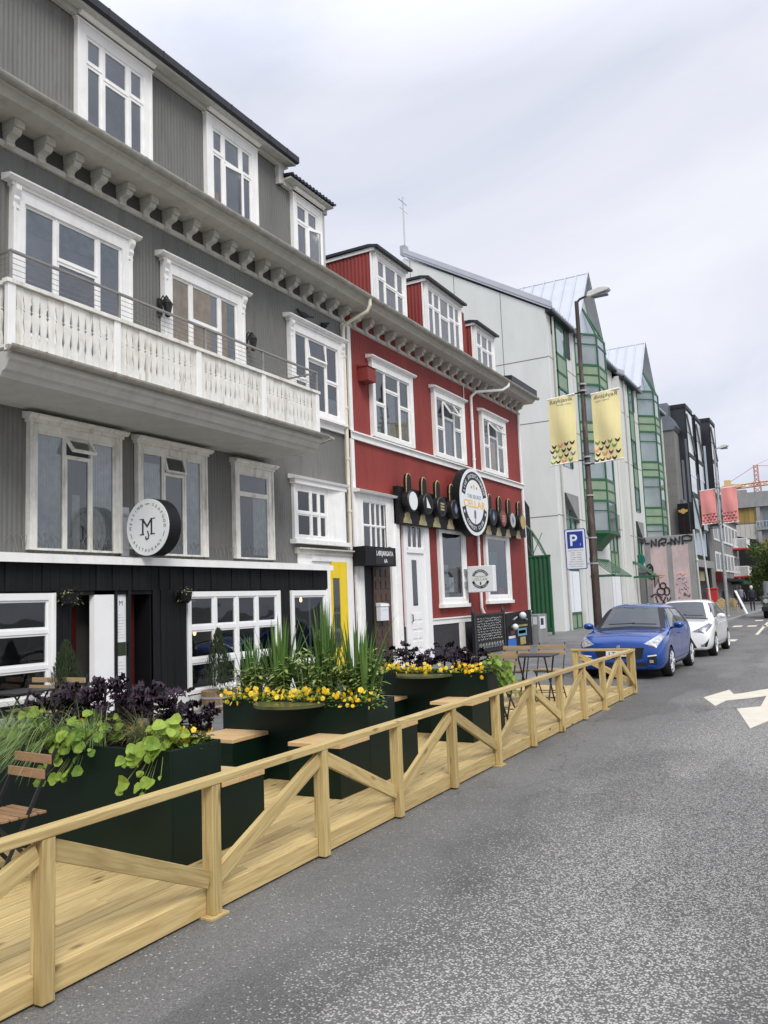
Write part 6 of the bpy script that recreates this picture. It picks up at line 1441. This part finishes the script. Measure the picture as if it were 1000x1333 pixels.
# wicker cafe chairs and leaning white board
def wicker():
    t = thing('wicker_chair', 'round-backed wicker cafe chair on the distant pavement', 'chair', (0,0,0), 'wicker chairs on the distant pavement')
    mb = MB(); mb.lathe([(.23,.43),(.24,.46),(.22,.48)], (0,0,0), 16); q = mb.build('seat', M['wicker'], None, org=(0,0,0)); q.parent = t
    mb = MB(); pts = [(.25*math.cos(a), .03, .72+.24*math.sin(a)) for a in [math.pi*2*k/14 for k in range(14)]]
    mb.prism([(p[0], p[2]) for p in pts], 'y', .20, .23); mb.tube([(-.24,.21,.45)]+[(.25*math.cos(math.pi-math.pi*k/10), .215, .72+.26*math.sin(math.pi*k/10)) for k in range(11)]+[(.24,.21,.45)], .02, 6); q = mb.build('backrest', M['wicker'], None, org=(0,0,0)); q.parent = t
    for sx in (-.17, .17):
        for sy in (-.17, .17):
            mb = MB(); mb.tube([(sx,sy,.44),(sx*1.15,sy*1.15,0)], .016, 6); q = mb.build('leg', M['wicker'], None, org=(0,0,0)); q.parent = t
    return t
w0 = wicker(); w0.location = (2.75, 57.2, .12); w0.rotation_euler = (0,0,R(185))
for i, (x, y, a) in enumerate(((3.25,58.6,200),(2.1,57.8,160),(3.1,61.5,90),(2.5,60.4,30))): copy_tree(w0, (x,y,.12), R(a))
t = thing('cafe_table', 'small round cafe table among the distant wicker chairs', 'table', (2.35, 58.9, .12))
mb = MB(); mb.lathe([(.33,.84),(.33,.87)], (2.35,58.9,0), 20); mb.build('tabletop', M['trim_grey'], t); mb = MB(); mb.tube([(2.35,58.9,.12),(2.35,58.9,.84)], .03, 6); mb.lathe([(.22,.121),(.2,.15)], (2.35,58.9,0), 14); mb.build('pedestal', M['black_metal'], t)
mb = MB(); mb.add([(3.55,57.6,1.62),(3.60,58.1,1.62),(4.15,57.5,.12),(4.20,58.0,.12),(3.59,57.6,1.62),(3.64,58.1,1.62),(4.19,57.5,.12),(4.24,58.0,.12)], [(0,1,3,2),(4,6,7,5),(0,4,5,1),(2,3,7,6),(0,2,6,4),(1,5,7,3)])
tag(mb.build('leaning_board', M['white_clean'], None, org=(3.9,57.8,.12)), 'white menu board leaning on the pavement edge beside the wicker chairs', 'board')
# ================================================================= planters with benches
def planter(label, x0, x1, y0, y1, parts_):
    t = thing('planter_bench', label, 'planter', ((x0+x1)/2, (y0+y1)/2, DZ), None); zt = .855; w = .02
    mb = MB(); mb.box(x0, x1, y0, y0+w, DZ+.005, zt); mb.box(x0, x1, y1-w, y1, DZ+.005, zt); mb.box(x0, x0+w, y0+w, y1-w, DZ+.005, zt); mb.box(x1-w, x1, y0+w, y1-w, DZ+.005, zt)
    mb.build('planter_box', M['planter'], t, bevel=.004)
    n = 18; m_ = 6; mb = MB(); vs = [(mix(x0+w,x1-w,i/n), mix(y0+w,y1-w,j/m_), zt-.05+U(-.02,.015)) for i in range(n+1) for j in range(m_+1)]
    mb.add(vs, [(i*(m_+1)+j, (i+1)*(m_+1)+j, (i+1)*(m_+1)+j+1, i*(m_+1)+j+1) for i in range(n) for j in range(m_)]); mb.build('soil', M['soil'], t, smooth=True)
    for (kind, a, b, ya, yb) in parts_:
        if kind == 'bench':
            mb = MB(); mb.box(a, b, ya, yb, DZ+.006, .535); mb.build('bench_box', M['planter'], t, bevel=.004)
            mb = MB(); mb.box(a-.005, b+.008, ya, yb, .536, .570)
            mb.box(a-.005, a+.03, ya-.012 if yb <= y0+.01 else ya, ya, .49, .570) if False else None
            mb.build('bench_seat', M['bench_x'], t, bevel=.003)
        else:
            s = 1 if ya > 0 else -1; cy = y0 if s < 0 else y1
            pts = [(a + b*math.cos(R(k*10)), cy + s*b*math.sin(R(k*10))) for k in range(19)]
            mb = MB(); mb.prism(pts, 'z', .815, .842); mb.build('half_round_table', M['table_green'], t)
    return t
planter('dark green planter bench filled with nasturtium, trailing grass and much purple kale', 3.9, 6.0, 3.92, 4.40, [('bench',5.5,6.0,4.40,4.86), ('bench',4.1,4.6,4.40,4.86), ('table',5.05,.36,1,0)])
planter('dark green planter bench with tall iris leaves above a row of yellow pansies', 4.36, 6.0, 6.36, 6.86, [('bench',5.48,6.0,5.88,6.36), ('bench',4.40,4.90,5.84,6.36), ('table',5.19,.36,-1,0), ('bench',5.5,6.0,6.86,7.3), ('bench',4.36,4.86,6.86,7.3)])
planter('dark green planter bench with purple kale behind yellow pansies, beside the deck tables', 4.40, 6.0, 9.15, 9.65, [('bench',5.48,6.0,8.66,9.15), ('bench',4.42,4.92,8.66,9.15), ('table',5.19,.36,-1,0)])
# ================================================================= folding furniture
def strip_box(mb, p0, p1, w, d, side): # flat bar
    p0 = V(p0); p1 = V(p1); zz = (p1-p0).normalized(); xx = V(side); xx = (xx-zz*xx.dot(zz)).normalized(); yy = zz.cross(xx); ln = (p1-p0).length
    vs = [p0 + xx*a*w/2 + yy*b*d/2 + zz*c*ln for c in (0,1) for a, b in ((-1,-1),(1,-1),(1,1),(-1,1))]
    mb.add(vs, [(0,3,2,1),(4,5,6,7),(0,1,5,4),(1,2,6,5),(2,3,7,6),(3,0,4,7)])
def chair(label, slat, grp=None):
    """folding bistro chair facing -y"""
    t = thing('folding_chair', label, 'chair', (0,0,0), grp)
    for s in (-1, 1):
        mb = MB(); strip_box(mb, (s*.205,.26,.86), (s*.205,-.20,.0), .012, .026, (1,0,0)); q = mb.build('front_leg', M['black_metal'], None, org=(0,0,0)); q.parent = t
        mb = MB(); strip_box(mb, (s*.185,-.17,.44), (s*.185,.22,.0), .012, .026, (1,0,0)); q = mb.build('rear_leg', M['black_metal'], None, org=(0,0,0)); q.parent = t
    mb = MB(); strip_box(mb, (-.205,-.12,.15), (.205,-.12,.15), .018, .012, (0,1,0)); strip_box(mb, (-.185,.14,.09), (.185,.14,.09), .018, .012, (0,1,0)); strip_box(mb, (-.2,-.19,.435), (.2,-.19,.435), .02, .012, (0,1,0)); strip_box(mb, (-.2,.16,.435), (.2,.16,.435), .02, .012, (0,1,0)); q = mb.build('stretcher', M['black_metal'], None, org=(0,0,0)); q.parent = t
    mb = MB()
    for k in range(6): mb.box(-.215, .215, -.215+k*.068, -.215+k*.068+.054, .445, .462, 0, random.random())
    q = mb.build('seat', M[slat], None, org=(0,0,0), bevel=.003); q.parent = t
    for z in (.70, .79):
        y = .26 - (.86-z)*.535; mb = MB(); mb.box(-.225, .225, y-.028, y-.012, z-.028, z+.034, 0, random.random()); q = mb.build('back_slat', M[slat], None, org=(0,0,0), bevel=.003); q.parent = t
    return t
def table(label, grp=None):
    t = thing('folding_table', label, 'table', (0,0,0), grp)
    mb = MB(); mb.box(-.30,.30,-.30,.30,.70,.722); q = mb.build('tabletop', M['black_metal'], None, org=(0,0,0), bevel=.006); q.parent = t
    for s in (-1, 1):
        for d in (-1, 1):
            mb = MB(); strip_box(mb, (s*.22 if d > 0 else s*.20, d*.24, .70), (s*.22 if d > 0 else s*.20, -d*.24, 0), .022, .012, (1,0,0)); q = mb.build('leg', M['black_metal'], None, org=(0,0,0)); q.parent = t
    mb = MB()
    for y in (-.2, .2): strip_box(mb, (-.22,y,.06), (.22,y,.06), .014, .012, (0,0,1))
    q = mb.build('stretcher', M['black_metal'], None, org=(0,0,0)); q.parent = t
    return t
c0 = chair('folding bistro chair with two brown back slats before the planter of trailing grass', 'slat_x'); c0.location = (5.19, 3.36, DZ); c0.rotation_euler = (0,0,R(-5)); c0.scale = (.84,.9,.9)
c1 = copy_tree(c0, (4.62, 3.22, DZ), R(12), 'folding bistro chair with brown slats mostly hidden beside the other brown chair')
cp = chair('folding bistro chair with pale slats at the far deck table, the one nearer the road', 'slat_pale'); cp.location = (5.63, 12.62, DZ); cp.rotation_euler = (0,0,R(4))
copy_tree(cp, (5.10, 12.45, DZ), R(2), 'folding bistro chair with pale slats at the far deck table, the one nearer the houses')
copy_tree(cp, (5.54, 10.62, DZ), R(-3), 'folding bistro chair with pale slats nearest the planter at the far end of the deck')
t0 = table('small black folding table at the far end of the deck by the short end railing'); t0.location = (5.58, 12.12, DZ); t0.rotation_euler = (0,0,R(4))
copy_tree(t0, (5.56, 10.12, DZ), R(-3), 'small black folding table on the deck just behind the farthest planter')
copy_tree(t0, (.95, 6.66, .12), R(3), 'small black folding table in front of the restaurant window at the left edge')
copy_tree(cp, (.72, 7.02, .12), R(3), 'folding chair with pale slats under the restaurant window, left of its twin')
copy_tree(cp, (1.18, 7.06, .12), R(-4), 'folding chair with pale slats under the restaurant window, beside the potted conifer')

# ================================================================= plants
def blade(mb, base, dirn, ln, w, droop, n=5, m=0, fold=.0):
    base = V(base); d = V(dirn); side = V((-d.y, d.x, 0)); side = side.normalized() if side.length > 1e-4 else V((1,0,0)); r = random.random()
    vs = []; p = base.copy(); v = V((d.x*.35, d.y*.35, 1)).normalized()
    for i in range(n+1):
        t = i/n; ww = w*(1-t)**.6 if t > .35 else w*(.65+t)
        vs += [p - side*ww/2, p + side*ww/2]
        v = (v + V((d.x, d.y, -1))*droop/n*(.4+t)).normalized(); p = p + v*ln/n
    mb.add(vs, [(2*i, 2*i+1, 2*i+3, 2*i+2) for i in range(n)], m, r)
def disc_leaf(mb, c, nrm, r, m=0, n=9, wav=.12, cup=.12):
    nrm = V(nrm).normalized(); a = nrm.cross(V((.3,.2,1))); a = a.normalized() if a.length > .05 else V((1,0,0)); b = nrm.cross(a); rd = random.random(); ph = U(0, 6)
    vs = [V(c)]
    for k in range(n):
        t = 2*math.pi*k/n; rr = r*(1+wav*math.sin(3*t+ph)); vs.append(V(c) + a*rr*math.cos(t) + b*rr*math.sin(t) + nrm*cup*r*(1+.6*math.sin(2*t+ph)))
    for k in range(n): mb.add([vs[0], vs[1+k], vs[1+(k+1) % n]], [(0,1,2)], m, min(1, max(0, rd*.7 + U(-.02,.32))))
def oval_leaf(mb, base, dirn, up, ln, w, m=0, bend=.3, curl=0):
    base = V(base); d = V(dirn).normalized(); s = d.cross(V(up)); s = s.normalized() if s.length > .05 else V((1,0,0)); u = s.cross(d); r = random.random(); vs = []
    for i, (t, ww) in enumerate(((0,.12),(.25,.75),(.5,1.),(.78,.72),(1.,.06))):
        p = base + d*ln*t - u*bend*ln*t*t; vs += [p - s*w/2*ww + u*curl*w, p, p + s*w/2*ww + u*curl*w]
    mb.add(vs, [q for i in range(4) for q in ((3*i,3*i+1,3*i+4,3*i+3),(3*i+1,3*i+2,3*i+5,3*i+4))], m, r)
def frill(mb, c, dirn, size, m=0):
    """crinkled kale leaf: wavy-edged fan on a stalk"""
    d = V(dirn).normalized(); s = d.cross(V((0,0,1))); s = s.normalized() if s.length > .05 else V((1,0,0)); u = s.cross(d); n = 13; r = random.random(); c = V(c); ph = U(0,6)
    vs = [c]
    for ring, rr in ((0,.55),(1,1.)):
        for k in range(n):
            a = mix(-2.1, 2.1, k/(n-1)); w_ = (1+.16*math.sin(k*2.6+ph)*ring)
            vs.append(c + (d*math.cos(a)*.62 + s*math.sin(a)*.62 + d*.35)*size*rr*w_ + u*size*(.30*math.sin(k*2.4+ph)*ring - .22*rr*rr + .10))
    fs = [(0, 1+k, 2+k) for k in range(n-1)] + [(1+k, 1+n+k, 2+n+k, 2+k) for k in range(n-1)]
    mb.add(vs, fs, m, r)
def plant(name, label, cat, loc, grp): return thing(name, label, cat, loc, grp)
ZS = .81
IL, IG = 'tall iris-like plant with sword leaves in the middle planter', 'iris plants in the middle planter'
def iris(x, y, n, h, spread, lab):
    mb = MB()
    for k in range(n):
        a = U(0, 2*math.pi); b = abs(random.gauss(0, spread*1.9)); r = .085*math.sqrt(random.random())
        blade(mb, (x+r*math.cos(a), y+r*math.sin(a)*.7, ZS), (math.cos(a)*b, math.sin(a)*b*.6, 0), h*U(.55,1.), U(.026,.046), U(.03,.30)*(1 if random.random() < .85 else 2.4), 6)
    tag(mb.build('iris_plant', M['iris'], None, org=(x, y, ZS)), lab, 'plant', IG)
for x, y, n, h, sp, lab in ((4.50,6.66,60,.68,.38,'sword-leaved iris clump at the left end of the middle planter'), (4.86,6.62,80,.86,.42,'large leaning iris clump left of the middle in the planter'), (5.12,6.7,44,.58,.40,'short sparse iris clump between the two largest clumps'), (5.38,6.64,90,.98,.17,'tallest upright iris clump in the middle planter'), (5.70,6.68,52,.92,.55,'splayed iris clump leaning right toward the yellow door'), (5.84,6.6,24,.74,.55,'thin iris clump at the right end of the middle planter')):
    iris(x, y, n, h, sp, lab)
def leafy(x, y, h, n, lab, grp, z=ZS):
    t = plant('leafy_plant', lab, 'plant', (x, y, z), grp); st = MB(); lf = MB()
    for s in range(n):
        a = U(0, 6.28); b = U(.05,.28); tip = V((x+math.cos(a)*b*h, y+math.sin(a)*b*h*.7, z+h*U(.65,1.))); st.tube([(x+math.cos(a)*.03, y+math.sin(a)*.03, z), tip], [.005,.003], 4)
        for k in range(18):
            q = V((x,y,z)).lerp(tip, U(.15,1.)); aa = U(0,6.28); oval_leaf(lf, q, (math.cos(aa), math.sin(aa), U(-.1,.7)), (0,0,1), U(.05,.11), U(.022,.040), 0, U(.1,.5))
    lf.build('leaves', M['pale_leaf'], t); st.build('stems', M['stem'], t)
LG = 'pale leafy plants among the irises'; LL = 'pale green leafy plant growing between the irises behind the pansies of the middle planter'
for x, h in ((4.46,.30),(4.62,.38),(4.80,.32),(4.98,.40),(5.20,.46),(5.34,.36),(5.52,.44),(5.64,.38),(5.80,.34)): leafy(x, 6.56+U(-.05,.08), h*1.1, 10, LL, LG)
leafy(5.92, 6.62, .56, 18, 'tall pale green leafy plant at the right end of the middle planter', LG)
PF = [None]
def pansy_proto():
    mb = MB()
    for k in range(5):
        a = 2*math.pi*k/5+.3; c = V((math.cos(a)*.014, 0, math.sin(a)*.014)); n = 6; vs = [c + V((0,-.002,0))] + [c + V((math.cos(2*math.pi*j/n)*.0155, U(-.003,.004), math.sin(2*math.pi*j/n)*.0155)) for j in range(n)]
        mb.add(vs, [(0,1+j,1+(j+1) % n) for j in range(n)], 0)
    mb.lathe([(.004,-.008),(.002,-.011)], (0,0,0), 6, 1, 'y'); return mb
def pansy(x, y, lab, grp, nf=7, spread=.11, z=ZS, petal='petal_y', sag=0):
    t = plant('pansy_plant', lab, 'plant', (x, y, z), grp); lf = MB()
    for k in range(80):
        a = U(0,6.28); r = spread*math.sqrt(random.random()); q = (x+r*math.cos(a), y+r*math.sin(a), z+U(.0,.085)); aa = U(0,6.28)
        oval_leaf(lf, q, (math.cos(aa), math.sin(aa)-.2, U(-.2,.8)), (0,0,1), U(.03,.055), U(.016,.028), 0, .3)
    lf.build('foliage', M['pansy_leaf'], t)
    key = petal
    for k in range(nf):
        if PF[0] is None or PF[0].get(key) is None:
            if PF[0] is None: PF[0] = {}
            o = pansy_proto().build('flower', [M[petal], M['petal_o']], None, org=(0,0,0)); PF[0][key] = o
        else: o = PF[0][key].copy(); COL.objects.link(o)
        a = U(0,6.28); r = spread*math.sqrt(random.random())*1.0
        fx, fy = r*math.cos(a), r*math.sin(a)*.8 - .03
        o.parent = t; o.location = (fx, fy, .04+U(0,.11) - (sag if fy < -.06 else 0)); s = U(.6,1.0); o.scale = (s,s,s); o.rotation_euler = (U(-.7,.2), U(-.4,.4), U(-.7,.9))
for i in range(14): pansy(4.44+i*.116+U(-.03,.03), 6.45+U(-.03,.04), 'yellow pansy plant in the front row of the middle planter below the iris leaves', 'pansies in the middle planter', random.choice((6,9,11,14)), .115, ZS, 'petal_y', .05)
for i in range(13): pansy(4.52+i*.112+U(-.03,.03), 9.25+U(-.03,.04), 'yellow pansy plant in the front row of the farthest planter below the kale', 'pansies in the farthest planter', random.choice((6,9,12)), .115, ZS, 'petal_y', .05)
for i in range(4): pansy(5.80+(i%2)*.1, 4.12+i*.07, 'yellow pansy plant at the street end of the nearest planter', 'pansies in the nearest planter', 6, .09, ZS+.01)
for i in range(4): pansy(4.95+i*.21, 4.24+U(-.03,.03), 'small orange pansy plant hidden between nasturtium and kale in the nearest planter', 'orange pansies in the nearest planter', 4, .09, ZS+.05, 'petal_o')
def kale(x, y, h, n, lab, z=ZS, lean=(0,0)):
    t = plant('purple_kale', lab, 'plant', (x, y, z), 'purple kale plants in the planters'); lf = MB(); st = MB()
    st.tube([(x,y,z),(x+lean[0]*.5,y+lean[1]*.5,z+h*.5),(x+lean[0],y+lean[1],z+h*.85)], [.014,.012,.008], 5)
    for k in range(n):
        q = V((x,y,z)).lerp(V((x+lean[0],y+lean[1],z+h*.85)), U(.3,1.)); a = U(0,6.28); d = V((math.cos(a), math.sin(a), U(-.1,.75))); e = q + d*U(.06,.15)
        st.tube([q, e], [.005,.004], 3)
        for j in range(3): frill(lf, e + V((U(-.02,.02),U(-.02,.02),U(-.02,.02))), d + V((U(-.5,.5),U(-.5,.5),U(-.2,.5))), U(.045,.075))
    lf.build('leaves', M['kale'], t, smooth=True); st.build('stalks', M['kale'], t)
for x, y, h, n, ln, lab in ((4.55,4.24,.36,24,(-.02,0),'purple kale at the left end of the nearest planter'), (4.78,4.3,.42,26,(0,.02),'bushy purple kale left of the conifer in the nearest planter'), (5.02,4.28,.46,28,(.02,0),'largest purple kale near the middle of the nearest planter'), (5.24,4.26,.42,24,(.05,0),'purple kale leaning toward the white pillar in the nearest planter'), (5.46,4.3,.42,14,(.02,0),'narrow tall purple kale in front of the menu board'), (5.66,4.3,.40,24,(.03,0),'round purple kale in front of the red door jamb'), (5.80,4.3,.28,16,(.05,0),'low purple kale behind the yellow pansies of the nearest planter')):
    kale(x, y, h, n, lab, ZS, ln)
for x, y, h, n, ln, lab in ((4.55,9.45,.30,18,(0,0),'dull purple kale at the left end of the farthest planter'), (4.84,9.45,.36,20,(-.03,0),'tall purple kale with one high leaf before the white street door'), (5.08,9.45,.28,20,(.02,0),'spreading purple kale left of the middle in the farthest planter'), (5.30,9.47,.36,14,(.02,0),'purple kale with a leafy knob below the plinth of the red house'), (5.55,9.45,.27,22,(.0,0),'dense purple kale in front of the chalkboard'), (5.74,9.45,.24,18,(.03,0),'low purple kale at the street end of the farthest planter')):
    kale(x, y, h, n, lab, ZS, ln)
def nasturtium(x, y, lab, n, rad, fall, z=ZS+.02, out=(0,-1), rl=(.025,.047)):
    t = plant('nasturtium', lab, 'plant', (x, y, z), 'nasturtiums spilling over the planters'); lf = MB(); st = MB()
    for k in range(n):
        a = U(0,6.28); r = rad*math.sqrt(random.random()); u_ = random.random()
        px, py = x+r*math.cos(a), y+r*math.sin(a)*.6
        if u_ < fall:
            f = random.random(); px += out[0]*.10*f + U(-.05,.05); py = (y + out[1]*(.20+.10*f)) if out[1] else py; px = px + out[0]*(.14); pz = z + .10 - .42*f*random.random()**.5; nrm = (out[0]+U(-.4,.8), -.8+U(-.5,.3), U(.1,.9))
        else: pz = z + U(.03,.24)*(1-.3*r/rad); nrm = (U(-.1,.7), U(-.9,-.1), U(.3,1.))
        c = V((px,py,pz)); disc_leaf(lf, c, nrm, U(*rl)*random.choice((.55,.8,1.,1.,1.1)), wav=.10, cup=U(.05,.35)); m_ = V((x,y,z)).lerp(c,.5)+V((0,0,.07)); st.tube([(x+U(-.04,.04),y+U(-.03,.03),z), m_, c - V(nrm).normalized()*.004], .0028, 3)
    lf.build('leaves', M['nast'], t); st.build('stems', M['stem'], t)
nasturtium(5.12, 4.10, 'broad nasturtium behind the nearest chair with leaves hanging over the planter front', 78, .26, .45)
nasturtium(4.55, 4.10, 'nasturtium among the long grass, partly out of view', 26, .22, .4)
nasturtium(5.82, 4.08, 'bright nasturtium hanging over the street corner of the nearest planter', 66, .17, .55)
nasturtium(5.98, 9.32, 'pale nasturtium spilling over the street end of the farthest planter', 85, .13, .7, ZS+.05, (1,0), (.025,.042))
def grass(x, y, lab, n, ln, mat, front=.5, z=ZS):
    t = plant('ornamental_grass', lab, 'grass', (x, y, z), 'grass clumps in the nearest planter'); mb = MB()
    for k in range(n):
        a = U(0,6.28) if random.random() > front else U(-2.4,-.7); b = U(.2,1.3); hang = front > .55 and math.sin(a) < -.5; blade(mb, (x+U(-.13,.13), y+U(-.05,.03) - (.05 if hang else 0), z), (math.cos(a)*b, math.sin(a)*b*(1.6 if hang else 1), 0), ln*U(.6,1.2)*(1.3 if hang else .8), U(.004,.008), U(2.6,4.6) if hang else U(.7,2.4), 8)
    mb.build('blades', M[mat], t)
grass(4.82, 4.02, 'long pale grass hanging over the planter front behind the nearest chair', 340, .52, 'grass_leaf', .85)
grass(4.35, 4.02, 'long pale grass beside the partly hidden nasturtium', 220, .44, 'grass_leaf', .6)
grass(5.22, 4.02, 'thin grass tuft right of the nasturtium drooping over the planter front', 90, .42, 'grass_leaf', .5)
grass(5.56, 4.16, 'wiry olive grass tuft before the white pillar', 260, .42, 'dry_grass', .3)
# ---- potted conifers, barrels, wall pots
def conifer(name, label, x, y, z, h, r):
    t = thing(name, label, 'shrub', (x, y, z)); mb = MB()
    mb2 = MB(); mb2.tube([(x,y,z),(x,y,z+h*.8)], [.02,.008], 6); mb2.build('stem', M['bark'], t)
    for k in range(1500):
        f = random.random()**.8; rr_ = r*min(1, (1-f)**.7*1.15)*min(1, .45+f*3)*math.sqrt(U(.15,1.))*U(.8,1.15) + .01; a = U(0,6.28); p = V((x+rr_*math.cos(a), y+rr_*math.sin(a), z+.02+h*f*.95))
        d = V((math.cos(a)*.5, math.sin(a)*.5, 1.1))
        for j in range(3): blade(mb, p, (d.x+U(-.5,.5), d.y+U(-.5,.5), 0), U(.04,.09), .011, U(0,.3), 2)
    mb.build('needles', M['conifer'], t); return t
conifer('potted_conifer', 'dark slender conifer standing in the oak half barrel', .74, 10.55, .42, .98, .24)
conifer('potted_conifer', 'dark bushy conifer by the restaurant window left of the doorway', .95, 7.35, .40, .98, .26)
def barrel(label, x, y, r, h):
    t = thing('half_barrel', label, 'barrel', (x, y, .12)); mb = MB(); n = 22
    for k in range(n):
        a0, a1 = 2*math.pi*k/n, 2*math.pi*(k+.94)/n; rd = random.random()
        for (ra, za, rb, zb) in ((r*.88,.121,r*.98,.12+h*.5),(r*.98,.12+h*.5,r,.12+h)):
            q = [(x+ra*math.cos(a0),y+ra*math.sin(a0),za),(x+ra*math.cos(a1),y+ra*math.sin(a1),za),(x+rb*math.cos(a1),y+rb*math.sin(a1),zb),(x+rb*math.cos(a0),y+rb*math.sin(a0),zb)]
            mb.add(q, [(0,1,2,3)], 0, rd)
    mb.lathe([(r*.80,.122),(r*.90,.12+h-.002),(r*1.0,.12+h)], (x,y,0), n); mb.build('staves', M['barrel'], t)
    mb = MB()
    for f in (.18, .62): rr_ = r*(.9+.1*f)+.012; mb.lathe([(rr_-.008,.12+h*f),(rr_+.004,.12+h*f),(rr_+.006,.12+h*f+.03),(rr_-.006,.12+h*f+.03)], (x,y,0), 28)
    mb.build('hoop', M['galv_sign'], t); mb = MB(); mb.lathe([(r*.1,.12+h-.05),(r*.90,.12+h-.05)], (x,y,0), 20); mb.build('soil', M['soil'], t)
barrel('oak half barrel with white flowers below the restaurant window', .74, 10.55, .29, .30)
barrel('dark wooden tub holding a conifer by the restaurant window', .95, 7.35, .25, .30)
for i, (x, y) in enumerate(((.92,10.46),(.98,10.58),(.90,10.38))): pansy(x, y, 'white flowering plant at the front of the oak half barrel', 'white flowers in the half barrel', 9, .085, .40, 'petal_w')
def wallpot(y, lab, lab2):
    t = thing('wall_pot', lab, 'pot', (SX+.1, y, 1.9), 'half-round wall pots on the restaurant front'); mb = MB(); mb.lathe([(.05,1.84),(.10,1.88),(.12,2.02),(.11,2.02)], (SX+.135,y,0), 14); mb.build('pot', M['black'], t)
    mb = MB(); mb.box(SX+.0, SX+.03, y-.1, y+.1, 1.9, 2.02); mb.build('bracket', M['black_metal'], t)
    p = thing('trailing_plant', lab2, 'plant', (SX+.13, y, 2.0), 'trailing plants in the wall pots'); lf = MB()
    for k in range(90): a = U(0,6.28); rr_ = U(0,.17); oval_leaf(lf, (SX+.135+rr_*math.cos(a), y+rr_*math.sin(a), 2.02+U(-.10,.10)-rr_*.35), (math.cos(a), math.sin(a), U(-.6,.5)), (0,0,1), U(.03,.06), U(.012,.024), 0, .3)
    lf.build('leaves', M['dry_grass'], p)
wallpot(7.73, 'black wall pot left of the restaurant doorway', 'brownish trailing plant in the wall pot left of the doorway'); wallpot(9.98, 'black wall pot between the doorway and the large lattice window', 'brownish trailing plant in the wall pot beside the lattice window')
# ---- trees at the end of the street
def tree(label, x, y, h, r, n, seed, tr=.22):
    rr = random.Random(seed); t = thing('street_tree', label, 'tree', (x, y, .1)); tk = MB(); tk.tube([(x,y,.1),(x+.1,y,h*.3),(x,y+.1,h*.6)], [tr,tr*.75,tr*.4], 8)
    lobes = []
    for k in range(16):
        a = rr.uniform(0,6.28); f = rr.random(); q = V((x+r*.68*math.sqrt(rr.random())*math.cos(a), y+r*.68*math.sqrt(rr.random())*math.sin(a), h*mix(.38,.88,f))); lobes.append((q, r*rr.uniform(.26,.46))); tk.tube([(x,y,h*.32), q], [tr*.35,.02], 5)
    tk.build('trunk', M['bark'], t); lf = MB()
    for k in range(n):
        q, s = lobes[rr.randrange(16)]; d = V((rr.gauss(0,1),rr.gauss(0,1),rr.gauss(0,1))).normalized(); p = q + d*s*rr.uniform(.55,1.08); e = V((rr.gauss(0,1),rr.gauss(0,1),rr.gauss(0,.7))).normalized(); f = e.cross(d); f = f.normalized() if f.length > .05 else V((1,0,0)); s2 = rr.uniform(.09,.19)
        lf.add([p-e*s2, p+f*s2*.6, p+e*s2, p-f*s2*.6], [(0,1,2,3)], 0, rr.random())
    lf.build('crown', M['tree_leaf'], t)
tree('leafy green street tree at the far end right of the white balconies', 3.6, 93, 6.6, 3.0, 5200, 2)
tree('broad green street tree at the right frame edge behind the dark car', 7.6, 96, 7.4, 3.6, 5200, 7)
tree('darker green tree behind the other street trees, lower crown', 1.6, 106, 5.2, 2.4, 3600, 12)
tree('tall green tree farthest right behind the dark off-road car', 11.5, 90, 7.6, 3.6, 4200, 21)
hd = thing('clipped_hedge', 'low dark hedge beneath the street trees behind the walking people', 'hedge', (4.5, 88, .1)); lf = MB(); rr = random.Random(8)
for k in range(3200):
    p = V((rr.uniform(2.6,12), rr.uniform(87.2,88.6), rr.uniform(.2,1.5))); e = V((rr.gauss(0,1),rr.gauss(0,1),rr.gauss(0,1))).normalized(); f = e.cross(V((0,0,1))).normalized(); s2 = rr.uniform(.07,.14); lf.add([p-e*s2, p+f*s2*.6, p+e*s2, p-f*s2*.6], [(0,1,2,3)], 0, rr.random())
lf.build('foliage', M['tree_leaf'], hd); mb = MB(); mb.box(2.7,11.9,87.4,88.4,.1,1.25); mb.build('branches', M['bark'], hd)
